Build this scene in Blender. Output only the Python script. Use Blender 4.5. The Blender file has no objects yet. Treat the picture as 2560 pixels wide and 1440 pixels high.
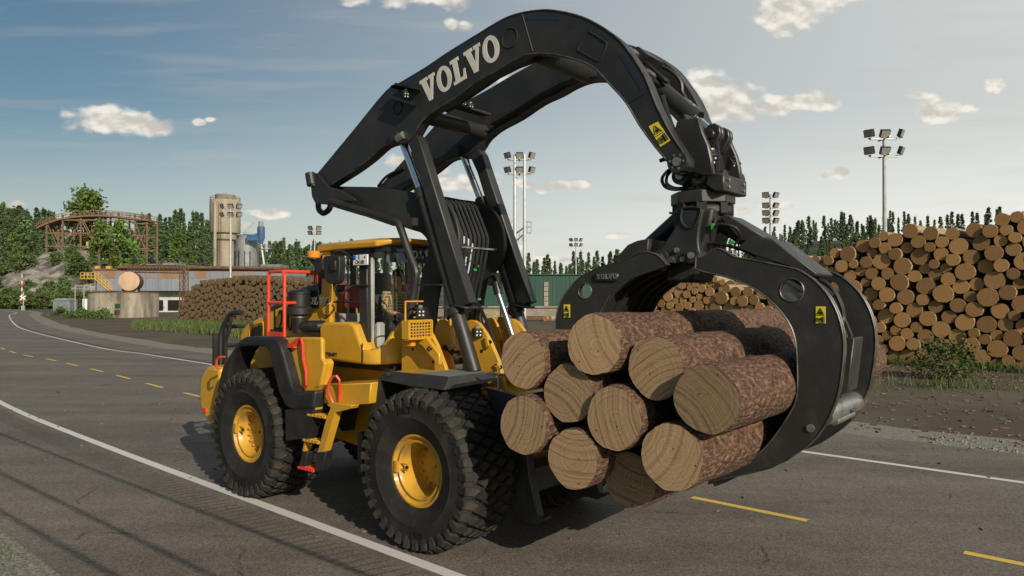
# Loader with log grapple on a road beside a log yard. Units: metres. Camera looks along +Y.
import bpy, bmesh, math, random
from mathutils import Vector, Matrix, noise
random.seed(11)
R = math.radians
scene = bpy.context.scene
COL = scene.collection

# ------------------------------------------------------------------ camera, sky, sun, exposure
cam = bpy.data.cameras.new('camera'); cam_o = bpy.data.objects.new('camera', cam); COL.objects.link(cam_o)
cam.sensor_width = 36.0; cam.lens = 36.0 * 1800 / 2560
cam.clip_start = 0.1; cam.clip_end = 6000
cam_o.location = (0, 0, 2.92); cam_o.rotation_euler = (R(90) + math.atan(22 / 1800), 0, 0)
scene.camera = cam_o

SUN_AZ, SUN_EL = 150.0, 25.0         # azimuth clockwise from +Y, elevation
sdir = Vector((math.sin(R(SUN_AZ)) * math.cos(R(SUN_EL)), math.cos(R(SUN_AZ)) * math.cos(R(SUN_EL)), math.sin(R(SUN_EL))))
sun = bpy.data.lights.new('sun', 'SUN'); sun.energy = 4.2; sun.angle = R(0.25); sun.color = (1.0, 0.89, 0.74)
sun_o = bpy.data.objects.new('sun', sun); COL.objects.link(sun_o)
sun_o.rotation_euler = (-sdir).to_track_quat('-Z', 'Y').to_euler()

scene.view_settings.view_transform = 'Standard'; scene.view_settings.look = 'None'
scene.view_settings.exposure = 0.13; scene.view_settings.gamma = 1.0
scene.view_settings.use_curve_mapping = False

world = bpy.data.worlds.new('World'); scene.world = world; world.use_nodes = True
wn, wl = world.node_tree.nodes, world.node_tree.links
wn.clear()
def W(kind, **kw):
    n = wn.new(kind)
    for k, v in kw.items(): setattr(n, k, v)
    return n
def wlink(a, b): wl.new(a, b)
w_out = W('ShaderNodeOutputWorld'); w_bg = W('ShaderNodeBackground'); wlink(w_bg.outputs[0], w_out.inputs[0])
w_bg.inputs['Strength'].default_value = 0.07
sky = W('ShaderNodeTexSky', sky_type='NISHITA', sun_disc=False, sun_elevation=R(SUN_EL), sun_rotation=R(SUN_AZ),
        altitude=100.0, air_density=1.2, dust_density=2.2, ozone_density=1.3)
w_tc = W('ShaderNodeTexCoord'); w_sep = W('ShaderNodeSeparateXYZ'); wlink(w_tc.outputs['Generated'], w_sep.inputs[0])
def wmath(op, a, b=None, c=None, clamp=False):
    n = W('ShaderNodeMath', operation=op, use_clamp=clamp)
    for i, v in enumerate((a, b, c)):
        if v is None: continue
        if isinstance(v, (int, float)): n.inputs[i].default_value = v
        else: wlink(v, n.inputs[i])
    return n.outputs[0]
def wmix(f, a, b):
    n = W('ShaderNodeMix', data_type='RGBA')
    for i, v in ((0, f), (6, a), (7, b)):
        if isinstance(v, (int, float)): n.inputs[i].default_value = v
        elif isinstance(v, tuple): n.inputs[i].default_value = (*v, 1)
        else: wlink(v, n.inputs[i])
    return n.outputs[2]
ypos = wmath('MAXIMUM', w_sep.outputs[1], 0.02)
w_u = wmath('DIVIDE', w_sep.outputs[0], ypos); w_v = wmath('DIVIDE', w_sep.outputs[2], ypos)
w_uv = W('ShaderNodeCombineXYZ'); wlink(w_u, w_uv.inputs[0]); wlink(w_v, w_uv.inputs[1])
# cumulus clouds: (u, v, half width, half height) as tangents of the direction from due north
CL = [(-0.58,.246,.050,.020),(-0.537,.243,.048,.017),(-0.50,.238,.038,.014),(-.435,.243,.011,.005),(-.42,.247,.009,.004),
 (-0.14,.426,.060,.022),(-.09,.421,.038,.018),(-.22,.417,.025,.012),(-.085,.380,.013,.008),(-.066,.378,.012,.008),
 (.385,.394,.050,.028),(.43,.413,.050,.016),(.355,.386,.018,.012),(.47,.418,.028,.010),
 (.292,.277,.050,.027),(.272,.298,.030,.018),(.318,.262,.036,.016),(.375,.268,.045,.014),(.415,.272,.038,.013),
 (.585,.262,.026,.013),(.598,.252,.036,.012),(.623,.262,.028,.010),(.57,.281,.02,.006),(.672,.294,.014,.011),
 (-.083,.157,.034,.009),(-.052,.160,.036,.011),(.066,.155,.028,.007),(.092,.155,.018,.006),(-.16,.284,.012,.006),(-.012,.30,.014,.010),
 (-.158,.188,.025,.010),(-.105,.180,.02,.01),(.148,.0855,.020,.0045),(-.006,.104,.016,.006),(.045,.148,.012,.004),(.30,.12,.045,.006),(.37,.126,.03,.006),
 (-.346,.116,.034,.007),(-.39,.10,.04,.006),(-.688,.129,.013,.006),(-.60,.105,.06,.006),(.045,.052,.05,.004),(.0,.068,.02,.004),
 (.018,.158,.016,.006),(.46,.174,.012,.008),(.438,.17,.01,.005),(.33,.058,.05,.004)]
cm = None
for (cu, cv, a, b) in CL:
    s = W('ShaderNodeVectorMath', operation='SUBTRACT'); wlink(w_uv.outputs[0], s.inputs[0]); s.inputs[1].default_value = (cu, cv, 0)
    m = W('ShaderNodeVectorMath', operation='MULTIPLY'); wlink(s.outputs[0], m.inputs[0]); m.inputs[1].default_value = (1 / (a * 1.25), 1 / (b * 1.35), 0)
    l = W('ShaderNodeVectorMath', operation='LENGTH'); wlink(m.outputs[0], l.inputs[0])
    d = wmath('SUBTRACT', 1.0, l.outputs['Value'])
    cm = d if cm is None else wmath('SMOOTH_MAX', cm, d, 0.12)
def wnoise(scale, detail, off, rough=.55):
    mp = W('ShaderNodeMapping'); wlink(w_uv.outputs[0], mp.inputs[0]); mp.inputs['Location'].default_value = off; mp.inputs['Scale'].default_value = (1, 1.5, 1)
    t = W('ShaderNodeTexNoise'); wlink(mp.outputs[0], t.inputs['Vector'])
    t.inputs['Scale'].default_value = scale; t.inputs['Detail'].default_value = detail; t.inputs['Roughness'].default_value = rough
    return t.outputs[0]
n1 = wnoise(26, 7, (0, 0, 0), .5); n2 = wnoise(26, 7, (-.003, -.014, 0), .5); n3 = wnoise(70, 4, (3, 1, 0))
cd = wmath('ADD', cm, wmath('MULTIPLY', wmath('SUBTRACT', n1, .5), 1.45))
dens = W('ShaderNodeMapRange', interpolation_type='SMOOTHSTEP'); wlink(cd, dens.inputs[0]); dens.inputs[1].default_value = .10; dens.inputs[2].default_value = .56
lit = W('ShaderNodeMapRange'); wlink(wmath('SUBTRACT', n1, n2), lit.inputs[0]); lit.inputs[1].default_value = -.09; lit.inputs[2].default_value = .12
ccol = wmix(lit.outputs[0], (8.0, 7.5, 6.7), (12.0, 11.4, 10.2))
# faint cirrus streaks low in the west
ci = W('ShaderNodeMapping'); wlink(w_uv.outputs[0], ci.inputs[0]); ci.inputs['Scale'].default_value = (2.2, 26, 1)
cit = W('ShaderNodeTexNoise'); wlink(ci.outputs[0], cit.inputs['Vector']); cit.inputs['Scale'].default_value = 1.6; cit.inputs['Detail'].default_value = 5
cir = W('ShaderNodeMapRange'); wlink(cit.outputs[0], cir.inputs[0]); cir.inputs[1].default_value = .5; cir.inputs[2].default_value = .8; cir.inputs[4].default_value = .34
# broad glow of the thin high cloud towards the east, part of the sky itself
hz = W('ShaderNodeMapRange', interpolation_type='SMOOTHSTEP'); wlink(w_v, hz.inputs[0]); hz.inputs[1].default_value = .30; hz.inputs[2].default_value = .0
ez = W('ShaderNodeMapRange', interpolation_type='SMOOTHSTEP'); wlink(w_u, ez.inputs[0]); ez.inputs[1].default_value = -.75; ez.inputs[2].default_value = .85
fr_ = W('ShaderNodeMapRange', interpolation_type='SMOOTHSTEP'); wlink(w_sep.outputs[1], fr_.inputs[0]); fr_.inputs[1].default_value = -.1; fr_.inputs[2].default_value = .35
sk = W('ShaderNodeVectorMath', operation='MULTIPLY'); wlink(sky.outputs[0], sk.inputs[0]); sk.inputs[1].default_value = (.66, .81, .84); SKYMUL = sk.outputs[0]
thin = wmath('MULTIPLY', wmath('ADD', wmath('MULTIPLY', hz.outputs[0], .44), wmath('MULTIPLY', ez.outputs[0], .66)), fr_.outputs[0], clamp=True)
base = wmix(thin, SKYMUL, (11.7, 11.75, 11.0))
base = wmix(cir.outputs[0], base, (6.6, 6.6, 6.3))
front = W('ShaderNodeMapRange'); wlink(w_sep.outputs[1], front.inputs[0]); front.inputs[1].default_value = .05; front.inputs[2].default_value = .15
cmask = wmath('MULTIPLY', wmath('MULTIPLY', dens.outputs[0], front.outputs[0]), .93)
wlink(wmix(cmask, base, ccol), w_bg.inputs['Color'])

# ------------------------------------------------------------------ materials
def nodes_of(name):
    m = bpy.data.materials.new(name); m.use_nodes = True
    return m, m.node_tree.nodes, m.node_tree.links, m.node_tree.nodes['Principled BSDF']
def MAT(name, col, rough=.5, metal=0.0, col2=None, scale=6.0, detail=5, lo=.4, hi=.65, bump=0.0, bscale=None, coat=0.0, rvar=.0, spec=.5, coord='Object', stretch=None, fine=0.0):
    """principled material whose colour wanders between col and col2 with object-space noise"""
    m, n, l, p = nodes_of(name)
    p.inputs['Base Color'].default_value = (*col, 1); p.inputs['Roughness'].default_value = rough
    p.inputs['Metallic'].default_value = metal; p.inputs['Coat Weight'].default_value = coat; p.inputs['Coat Roughness'].default_value = .15
    p.inputs['Specular IOR Level'].default_value = spec
    tc = n.new('ShaderNodeTexCoord'); src = tc.outputs[coord]
    if stretch:
        mp = n.new('ShaderNodeMapping'); l.new(src, mp.inputs[0]); mp.inputs['Scale'].default_value = stretch; src = mp.outputs[0]
    if col2 or rvar:
        t = n.new('ShaderNodeTexNoise'); l.new(src, t.inputs['Vector']); t.inputs['Scale'].default_value = scale; t.inputs['Detail'].default_value = detail
        t.inputs['Roughness'].default_value = .6
        mr = n.new('ShaderNodeMapRange'); l.new(t.outputs[0], mr.inputs[0]); mr.inputs[1].default_value = lo; mr.inputs[2].default_value = hi
        if col2:
            mx = n.new('ShaderNodeMix'); mx.data_type = 'RGBA'; l.new(mr.outputs[0], mx.inputs[0])
            mx.inputs[6].default_value = (*col, 1); mx.inputs[7].default_value = (*col2, 1)
            outc = mx.outputs[2]
            if fine:
                t2 = n.new('ShaderNodeTexNoise'); l.new(src, t2.inputs['Vector']); t2.inputs['Scale'].default_value = scale * 14; t2.inputs['Detail'].default_value = 3
                hs = n.new('ShaderNodeHueSaturation'); l.new(outc, hs.inputs['Color'])
                m2 = n.new('ShaderNodeMapRange'); l.new(t2.outputs[0], m2.inputs[0]); m2.inputs[1].default_value = .3; m2.inputs[2].default_value = .7
                m2.inputs[3].default_value = 1 - fine; m2.inputs[4].default_value = 1 + fine; l.new(m2.outputs[0], hs.inputs['Value']); outc = hs.outputs[0]
            l.new(outc, p.inputs['Base Color'])
        if rvar:
            m3 = n.new('ShaderNodeMapRange'); l.new(t.outputs[0], m3.inputs[0]); m3.inputs[1].default_value = .3; m3.inputs[2].default_value = .7
            m3.inputs[3].default_value = max(.02, rough - rvar); m3.inputs[4].default_value = min(1, rough + rvar); l.new(m3.outputs[0], p.inputs['Roughness'])
    if bump:
        t4 = n.new('ShaderNodeTexNoise'); l.new(src, t4.inputs['Vector']); t4.inputs['Scale'].default_value = bscale or scale * 4; t4.inputs['Detail'].default_value = 6
        b = n.new('ShaderNodeBump'); b.inputs['Strength'].default_value = bump; b.inputs['Distance'].default_value = .02
        l.new(t4.outputs[0], b.inputs['Height']); l.new(b.outputs[0], p.inputs['Normal'])
    return m
M = {}
M['yellow'] = MAT('yellow_paint', (.56, .30, .022), .38, col2=(.40, .225, .035), scale=2.6, detail=8, lo=.46, hi=.78, coat=.25, rvar=.10)
M['rim_paint'] = MAT('dusty_yellow_rim', (.52, .28, .024), .48, col2=(.26, .165, .06), scale=6, detail=7, lo=.47, hi=.72, coat=.1, rvar=.1)
M['edge'] = MAT('worn_edge_highlight', (.085, .082, .074), .45, metal=.3, col2=(.035, .034, .031), scale=7, lo=.45, hi=.6)  # lighter steel: edge wear with a highlight put into the colour
M['steel'] = MAT('dark_grey_paint', (.019, .0195, .0185), .46, col2=(.034, .031, .026), scale=2.1, lo=.45, hi=.75, rvar=.10)
M['worn'] = MAT('worn_dark_steel', (.025, .0245, .022), .5, col2=(.050, .042, .029), scale=4, lo=.52, hi=.80, rvar=.12, bump=.15)
M['black'] = MAT('black_plastic', (.012, .012, .013), .5, col2=(.022, .021, .020), scale=4, rvar=.08)
M['navy'] = MAT('dark_blue_grey_paint', (.013, .018, .034), .35, col2=(.02, .024, .036), scale=2, coat=.3)
M['rubber'] = MAT('tyre_rubber', (.016, .0155, .0145), .72, col2=(.045, .038, .030), scale=3.2, lo=.46, hi=.8, bump=.2, bscale=60, spec=.3)
M['chrome'] = MAT('chrome_rod', (.74, .78, .84), .26, metal=1)
M['bare'] = MAT('bare_metal', (.42, .42, .40), .38, metal=.8, col2=(.22, .20, .17), scale=9, lo=.45, hi=.7)
M['hose'] = MAT('hose_rubber', (.010, .010, .011), .42)
M['red'] = MAT('orange_red_paint', (.66, .055, .022), .38, col2=(.5, .05, .025), scale=4, lo=.5, hi=.8, coat=.2)
M['white'] = MAT('white_decal', (.62, .60, .55), .5, col2=(.5, .48, .44), scale=6)
M['sticker'] = MAT('yellow_sticker', (.70, .56, .03), .5)
M['ink'] = MAT('black_ink', (.01, .01, .01), .5)
M['grey_int'] = MAT('light_grey_trim', (.36, .36, .34), .6, col2=(.28, .28, .27), scale=4)
M['platewhite'] = MAT('plate_white', (.75, .77, .76), .4)
M['blue'] = MAT('plate_blue', (.02, .12, .5), .4)
M['amber'] = MAT('amber_lens', (.75, .25, .02), .2, coat=.5)
M['lens'] = MAT('lamp_lens', (.45, .44, .40), .15, col2=(.10, .10, .09), scale=40, lo=.4, hi=.6, coat=.5)
M['green_tag'] = MAT('green_tape', (.02, .35, .06), .5)
M['darkgreen'] = MAT('anti_slip_deck', (.135, .165, .162), .75, col2=(.17, .175, .17), scale=8, bump=.4, bscale=150)
M['seat'] = MAT('seat_fabric', (.025, .026, .028), .85)
M['skin'] = MAT('skin', (.46, .25, .17), .5)
M['hair'] = MAT('dark_hair', (.018, .012, .009), .6)
M['denim'] = MAT('denim', (.22, .28, .36), .85, col2=(.16, .21, .29), scale=30)
M['redcloth'] = MAT('red_upholstery', (.35, .02, .02), .5)
def glass_mat():
    m, n, l, p = nodes_of('window_glass'); n.remove(p)
    o = n['Material Output']; tr = n.new('ShaderNodeBsdfTransparent'); tr.inputs[0].default_value = (.955, .965, .96, 1)
    gl = n.new('ShaderNodeBsdfGlossy'); gl.inputs['Roughness'].default_value = .03; gl.inputs[0].default_value = (.9, .9, .9, 1)
    fr = n.new('ShaderNodeFresnel'); fr.inputs[0].default_value = 1.45
    ge = n.new('ShaderNodeNewGeometry'); iv = n.new('ShaderNodeMath'); iv.operation = 'SUBTRACT'; iv.inputs[0].default_value = 1; l.new(ge.outputs['Backfacing'], iv.inputs[1])
    fm = n.new('ShaderNodeMath'); fm.operation = 'MULTIPLY'; l.new(fr.outputs[0], fm.inputs[0]); l.new(iv.outputs[0], fm.inputs[1])
    mx = n.new('ShaderNodeMixShader'); l.new(fm.outputs[0], mx.inputs[0]); l.new(tr.outputs[0], mx.inputs[1]); l.new(gl.outputs[0], mx.inputs[2]); l.new(mx.outputs[0], o.inputs[0])
    return m
M['glass'] = glass_mat()
def plaid_mat():
    m, n, l, p = nodes_of('plaid_cloth'); p.inputs['Roughness'].default_value = .85
    tc = n.new('ShaderNodeTexCoord'); w1 = n.new('ShaderNodeTexWave'); w2 = n.new('ShaderNodeTexWave'); w2.bands_direction = 'Z'
    for w in (w1, w2): w.inputs['Scale'].default_value = 7; l.new(tc.outputs['Object'], w.inputs[0])
    a = n.new('ShaderNodeMath'); a.operation = 'ADD'; l.new(w1.outputs[1], a.inputs[0]); l.new(w2.outputs[1], a.inputs[1])
    r = n.new('ShaderNodeValToRGB'); l.new(a.outputs[0], r.inputs[0]); e = r.color_ramp.elements
    e[0].color = (.06, .035, .02, 1); e[0].position = .35; e[1].color = (.34, .24, .12, 1); e[1].position = .95
    l.new(r.outputs[0], p.inputs[0]); return m
M['plaid'] = plaid_mat()
def cut_mat(name, ca, cb, cc, sc=1.0):
    """sawn log end: irregular growth rings round an off-centre pith, curved saw marks, stain blotches, small knots"""
    m, n, l, p = nodes_of(name); p.inputs['Roughness'].default_value = .85
    tc = n.new('ShaderNodeTexCoord'); oi = n.new('ShaderNodeObjectInfo')
    def nz(scale, detail, rough=.55):
        t = n.new('ShaderNodeTexNoise'); l.new(tc.outputs['Object'], t.inputs['Vector']); t.inputs['Scale'].default_value = scale * sc; t.inputs['Detail'].default_value = detail; t.inputs['Roughness'].default_value = rough; return t.outputs[0]
    def mth(op, a, b):
        x = n.new('ShaderNodeMath'); x.operation = op
        for i, v in enumerate((a, b)):
            if isinstance(v, (int, float)): x.inputs[i].default_value = v
            else: l.new(v, x.inputs[i])
        return x.outputs[0]
    def mr(f, a, b, c, d):
        r = n.new('ShaderNodeMapRange'); l.new(f, r.inputs[0])
        for i, v in enumerate((a, b, c, d)): r.inputs[i + 1].default_value = v
        return r.outputs[0]
    wob = nz(3.5, 4)
    def bands(cx, cz, k, w, detail):
        """one-dimensional noise of the distance from a centre: bands that never repeat evenly"""
        s_ = n.new('ShaderNodeVectorMath'); s_.operation = 'SUBTRACT'; l.new(tc.outputs['Object'], s_.inputs[0]); s_.inputs[1].default_value = (cx, 0, cz)
        le = n.new('ShaderNodeVectorMath'); le.operation = 'LENGTH'; l.new(s_.outputs[0], le.inputs[0])
        d = mth('ADD', mth('MULTIPLY', le.outputs['Value'], k * sc), mth('MULTIPLY', wob, w))
        t = n.new('ShaderNodeTexNoise'); t.noise_dimensions = '1D'; t.inputs['Scale'].default_value = 1.0; t.inputs['Detail'].default_value = detail; t.inputs['Roughness'].default_value = .7
        l.new(mth('ADD', d, mth('MULTIPLY', oi.outputs['Random'], 40)), t.inputs['W']); return t.outputs[0]
    rings = bands(.035, -.02, 46, 1.6, 3); saw = bands(.62, .30, 26, 1.2, 4)
    big = nz(4.0, 4, .6)
    x1 = n.new('ShaderNodeMix'); x1.data_type = 'RGBA'; l.new(mr(saw, .32, .66, 0, 1), x1.inputs[0]); x1.inputs[6].default_value = (*cc, 1); x1.inputs[7].default_value = (*cb, 1)
    x2 = n.new('ShaderNodeMix'); x2.data_type = 'RGBA'; l.new(mr(big, .38, .60, .15, 1.0), x2.inputs[0]); x2.inputs[6].default_value = (*ca, 1); l.new(x1.outputs[2], x2.inputs[7])
    v = mth('MULTIPLY', mr(rings, .3, .7, .82, 1.14), mr(oi.outputs['Random'], 0, 1, .62, 1.16)); v = mth('MULTIPLY', v, mr(nz(60, 2), .3, .7, .9, 1.1)); v = mth('MULTIPLY', v, mr(saw, .25, .46, .52, 1.0))
    hs = n.new('ShaderNodeHueSaturation'); l.new(x2.outputs[2], hs.inputs['Color']); l.new(v, hs.inputs['Value'])
    sp = n.new('ShaderNodeTexVoronoi'); l.new(tc.outputs['Object'], sp.inputs['Vector']); sp.inputs['Scale'].default_value = 10 * sc
    x3 = n.new('ShaderNodeMix'); x3.data_type = 'RGBA'; l.new(mr(sp.outputs['Distance'], .07, .12, 0, 1), x3.inputs[0]); x3.inputs[6].default_value = (.05, .03, .015, 1); l.new(hs.outputs[0], x3.inputs[7])
    l.new(x3.outputs[2], p.inputs['Base Color'])
    bp = n.new('ShaderNodeBump'); bp.inputs['Strength'].default_value = .3; bp.inputs['Distance'].default_value = .01; l.new(saw, bp.inputs['Height']); l.new(bp.outputs[0], p.inputs['Normal'])
    return m
M['cut'] = cut_mat('sawn_wood', (.36, .245, .135), (.40, .275, .15), (.27, .155, .075))
M['cut_warm'] = cut_mat('sawn_wood_weathered', (.42, .225, .08), (.52, .295, .11), (.27, .135, .045), .8)
M['cut_dark'] = cut_mat('sawn_wood_old', (.23, .14, .062), (.28, .175, .08), (.16, .095, .04), .7)
def bark_mat(name, c1, c2, c3, sc):
    m, n, l, p = nodes_of(name); p.inputs['Roughness'].default_value = .9
    tc = n.new('ShaderNodeTexCoord'); mp = n.new('ShaderNodeMapping'); l.new(tc.outputs['Object'], mp.inputs[0]); mp.inputs['Scale'].default_value = (1, .62, 1)
    v = n.new('ShaderNodeTexVoronoi'); v.feature = 'F1'; v.inputs['Scale'].default_value = sc; l.new(mp.outputs[0], v.inputs['Vector'])
    t = n.new('ShaderNodeTexNoise'); l.new(mp.outputs[0], t.inputs['Vector']); t.inputs['Scale'].default_value = sc * .9; t.inputs['Detail'].default_value = 6; t.inputs['Roughness'].default_value = .7
    r = n.new('ShaderNodeValToRGB'); l.new(t.outputs[0], r.inputs[0]); e = r.color_ramp.elements
    e[0].position = .36; e[0].color = (*c1, 1); e[1].position = .68; e[1].color = (*c3, 1); x = r.color_ramp.elements.new(.5); x.color = (*c2, 1)
    hs = n.new('ShaderNodeHueSaturation'); l.new(r.outputs[0], hs.inputs['Color'])
    mr = n.new('ShaderNodeMapRange'); l.new(v.outputs['Color'], mr.inputs[0]); mr.inputs[3].default_value = .72; mr.inputs[4].default_value = 1.28; l.new(mr.outputs[0], hs.inputs['Value'])
    l.new(hs.outputs[0], p.inputs['Base Color'])
    ad = n.new('ShaderNodeMath'); ad.operation = 'SUBTRACT'; l.new(t.outputs[0], ad.inputs[0]); l.new(v.outputs['Distance'], ad.inputs[1])
    b = n.new('ShaderNodeBump'); b.inputs['Strength'].default_value = .8; b.inputs['Distance'].default_value = .03; l.new(ad.outputs[0], b.inputs['Height']); l.new(b.outputs[0], p.inputs['Normal'])
    return m
M['bark'] = bark_mat('red_pine_bark', (.034, .019, .0125), (.108, .053, .0315), (.25, .148, .092), 30)
M['bark_pale'] = bark_mat('pale_bark', (.22, .16, .09), (.33, .25, .15), (.42, .33, .20), 9)
M['bark_dark'] = bark_mat('grey_brown_bark', (.045, .032, .019), (.09, .066, .038), (.16, .125, .075), 9)

# ------------------------------------------------------------------ mesh helpers
class MB:
    """collects shapes into one bmesh; build() links them as one mesh object"""
    def __init__(s): s.bm = bmesh.new()
    def face(s, vs, mi=0):
        try: f = s.bm.faces.new(vs); f.material_index = mi; return f
        except ValueError: return None
    def box(s, c, d, rot=None, mi=0, taper=None):
        x, y, z = d[0] / 2, d[1] / 2, d[2] / 2; vs = []
        for sz in (-1, 1):
            k = taper if (taper and sz > 0) else 1.0
            for sx, sy in ((-1, -1), (1, -1), (1, 1), (-1, 1)):
                v = Vector((sx * x * k, sy * y * k, sz * z))
                if rot: v = rot @ v
                vs.append(s.bm.verts.new(v + Vector(c)))
        for q in ((3, 2, 1, 0), (4, 5, 6, 7), (0, 1, 5, 4), (1, 2, 6, 5), (2, 3, 7, 6), (3, 0, 4, 7)): s.face([vs[i] for i in q], mi)
        return s
    def prism(s, pts, y0, y1, mi=0, inset=None):
        """outline in the x-z plane, extruded from y0 to y1"""
        if sum(a[0] * b[1] - b[0] * a[1] for a, b in zip(pts, pts[1:] + pts[:1])) < 0: pts = pts[::-1]
        A = [s.bm.verts.new((p[0], y0, p[1])) for p in pts]; B = [s.bm.verts.new((p[0], y1, p[1])) for p in pts]
        n = len(pts); fa = s.face(A, mi); fb = s.face(B[::-1], mi)
        for i in range(n): s.face([A[i], B[i], B[(i + 1) % n], A[(i + 1) % n]], mi)
        return s
    def plan(s, pts, z0, z1, mi=0):
        """outline in the x-y plane, extruded from z0 to z1"""
        if sum(a[0] * b[1] - b[0] * a[1] for a, b in zip(pts, pts[1:] + pts[:1])) < 0: pts = pts[::-1]
        A = [s.bm.verts.new((p[0], p[1], z0)) for p in pts]; B = [s.bm.verts.new((p[0], p[1], z1)) for p in pts]
        n = len(pts); s.face(A[::-1], mi); s.face(B, mi)
        for i in range(n): s.face([A[i], A[(i + 1) % n], B[(i + 1) % n], B[i]], mi)
        return s
    def strip(s, la, lb, mi=0):
        A = [s.bm.verts.new(p) for p in la]; B = [s.bm.verts.new(p) for p in lb]
        for i in range(len(A) - 1): s.face([A[i], A[i + 1], B[i + 1], B[i]], mi)
        return s
    def loft(s, loops, mi=0, cap=True):
        V = [[s.bm.verts.new(p) for p in lp] for lp in loops]; n = len(V[0])
        for a, b in zip(V, V[1:]):
            for i in range(n): s.face([a[i], a[(i + 1) % n], b[(i + 1) % n], b[i]], mi)
        if cap: s.face(V[0][::-1], mi); s.face(V[-1], mi)
        return s
    def tube(s, pts, r, n=8, mi=0, cap=True, rs=None):
        pts = [Vector(p) for p in pts]; loops = []; up = None
        for i, p in enumerate(pts):
            a = pts[max(0, i - 1)]; b = pts[min(len(pts) - 1, i + 1)]; t = (b - a).normalized()
            if up is None:
                up = Vector((0, 0, 1)) if abs(t.z) < .9 else Vector((1, 0, 0))
            u = t.cross(up); u = u.normalized() if u.length > 1e-6 else t.orthogonal().normalized(); w = u.cross(t); up = w
            rr = rs[i] if rs else r
            loops.append([p + (u * math.cos(k * 2 * math.pi / n) + w * math.sin(k * 2 * math.pi / n)) * rr for k in range(n)])
        return s.loft(loops, mi, cap)
    def cyl(s, a, b, r, n=16, mi=0, r2=None): return s.tube([a, b], r, n, mi, True, [r, r if r2 is None else r2])
    def lathe(s, prof, c, axis='y', n=40, mi=0, cap=False):
        """prof: (radius, offset along axis)"""
        loops = []
        for k in range(n):
            a = 2 * math.pi * k / n; ca, sa = math.cos(a), math.sin(a); lp = []
            for r, o in prof:
                v = (r * ca, o, r * sa) if axis == 'y' else ((r * ca, r * sa, o) if axis == 'z' else (o, r * ca, r * sa))
                lp.append(s.bm.verts.new(Vector(v) + Vector(c)))
            loops.append(lp)
        m = len(prof)
        for k in range(n):
            a, b = loops[k], loops[(k + 1) % n]
            for i in range(m - 1): s.face([a[i], a[i + 1], b[i + 1], b[i]], mi)
        if cap:
            s.face([l[0] for l in loops], mi); s.face([l[-1] for l in loops][::-1], mi)
        return s
    def add(s, me, mat=None, mi=0):
        """append another mesh data-block"""
        vs = [s.bm.verts.new((mat @ v.co) if mat else v.co) for v in me.vertices]
        for p in me.polygons: s.face([vs[i] for i in p.vertices], mi)
        return s
    def mesh(s, name, mats, smooth=35):
        bmesh.ops.recalc_face_normals(s.bm, faces=s.bm.faces)
        me = bpy.data.meshes.new(name); s.bm.to_mesh(me); s.bm.free()
        for m in (mats if isinstance(mats, (list, tuple)) else [mats]): me.materials.append(M[m] if isinstance(m, str) else m)
        if smooth:
            me.shade_smooth(); me.set_sharp_from_angle(angle=R(smooth))
        return me
    def build(s, name, mats, parent=None, smooth=35, bevel=0.0, seg=1, loc=None):
        o = bpy.data.objects.new(name, s.mesh(name, mats, smooth)); COL.objects.link(o)
        if parent: o.parent = parent
        if loc: o.location = loc
        if bevel:
            b = o.modifiers.new('bevel', 'BEVEL'); b.width = bevel; b.segments = seg; b.limit_method = 'ANGLE'; b.angle_limit = R(40)
        return o
def ray_at(y, x0, kx, z0, kz): return (x0 + kx * y, y, z0 + kz * y)   # point of a measured line at the depth y
def tag(o, label=None, cat=None, group=None, kind=None):
    if label: o['label'] = label
    if cat: o['category'] = cat
    if group: o['group'] = group
    if kind: o['kind'] = kind
    return o
def thing(name, label, cat, loc=(0, 0, 0), rz=0, group=None):
    o = bpy.data.objects.new(name, None); COL.objects.link(o); o.location = loc; o.rotation_euler = (0, 0, rz); o.empty_display_size = .3
    return tag(o, label, cat, group)
def smoothpath(pts, n=6):
    """Catmull-Rom through the points"""
    P = [Vector(p) for p in pts]; out = []
    for i in range(len(P) - 1):
        p0, p1, p2, p3 = P[max(0, i - 1)], P[i], P[i + 1], P[min(len(P) - 1, i + 2)]
        for k in range(n):
            t = k / n
            out.append(.5 * ((2 * p1) + (p2 - p0) * t + (2 * p0 - 5 * p1 + 4 * p2 - p3) * t * t + (3 * p1 - p0 - 3 * p2 + p3) * t ** 3))
    out.append(P[-1]); return out
def smooth2(pts, n=4, closed=False):
    return [(v.x, v.y) for v in smoothpath([(p[0], p[1], 0) for p in pts], n)]
def text_mesh(s, size, depth=.002, shear=0, width=1.0, space=1.0):
    cu = bpy.data.curves.new('lettering', 'FONT'); cu.body = s; cu.size = size; cu.extrude = depth; cu.align_x = 'CENTER'; cu.align_y = 'CENTER'
    cu.shear = shear; cu.space_character = space
    o = bpy.data.objects.new('lettering', cu); me = bpy.data.meshes.new_from_object(o)
    bpy.data.objects.remove(o); bpy.data.curves.remove(cu)
    if width != 1: 
        for v in me.vertices: v.co.x *= width
    return me
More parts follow.
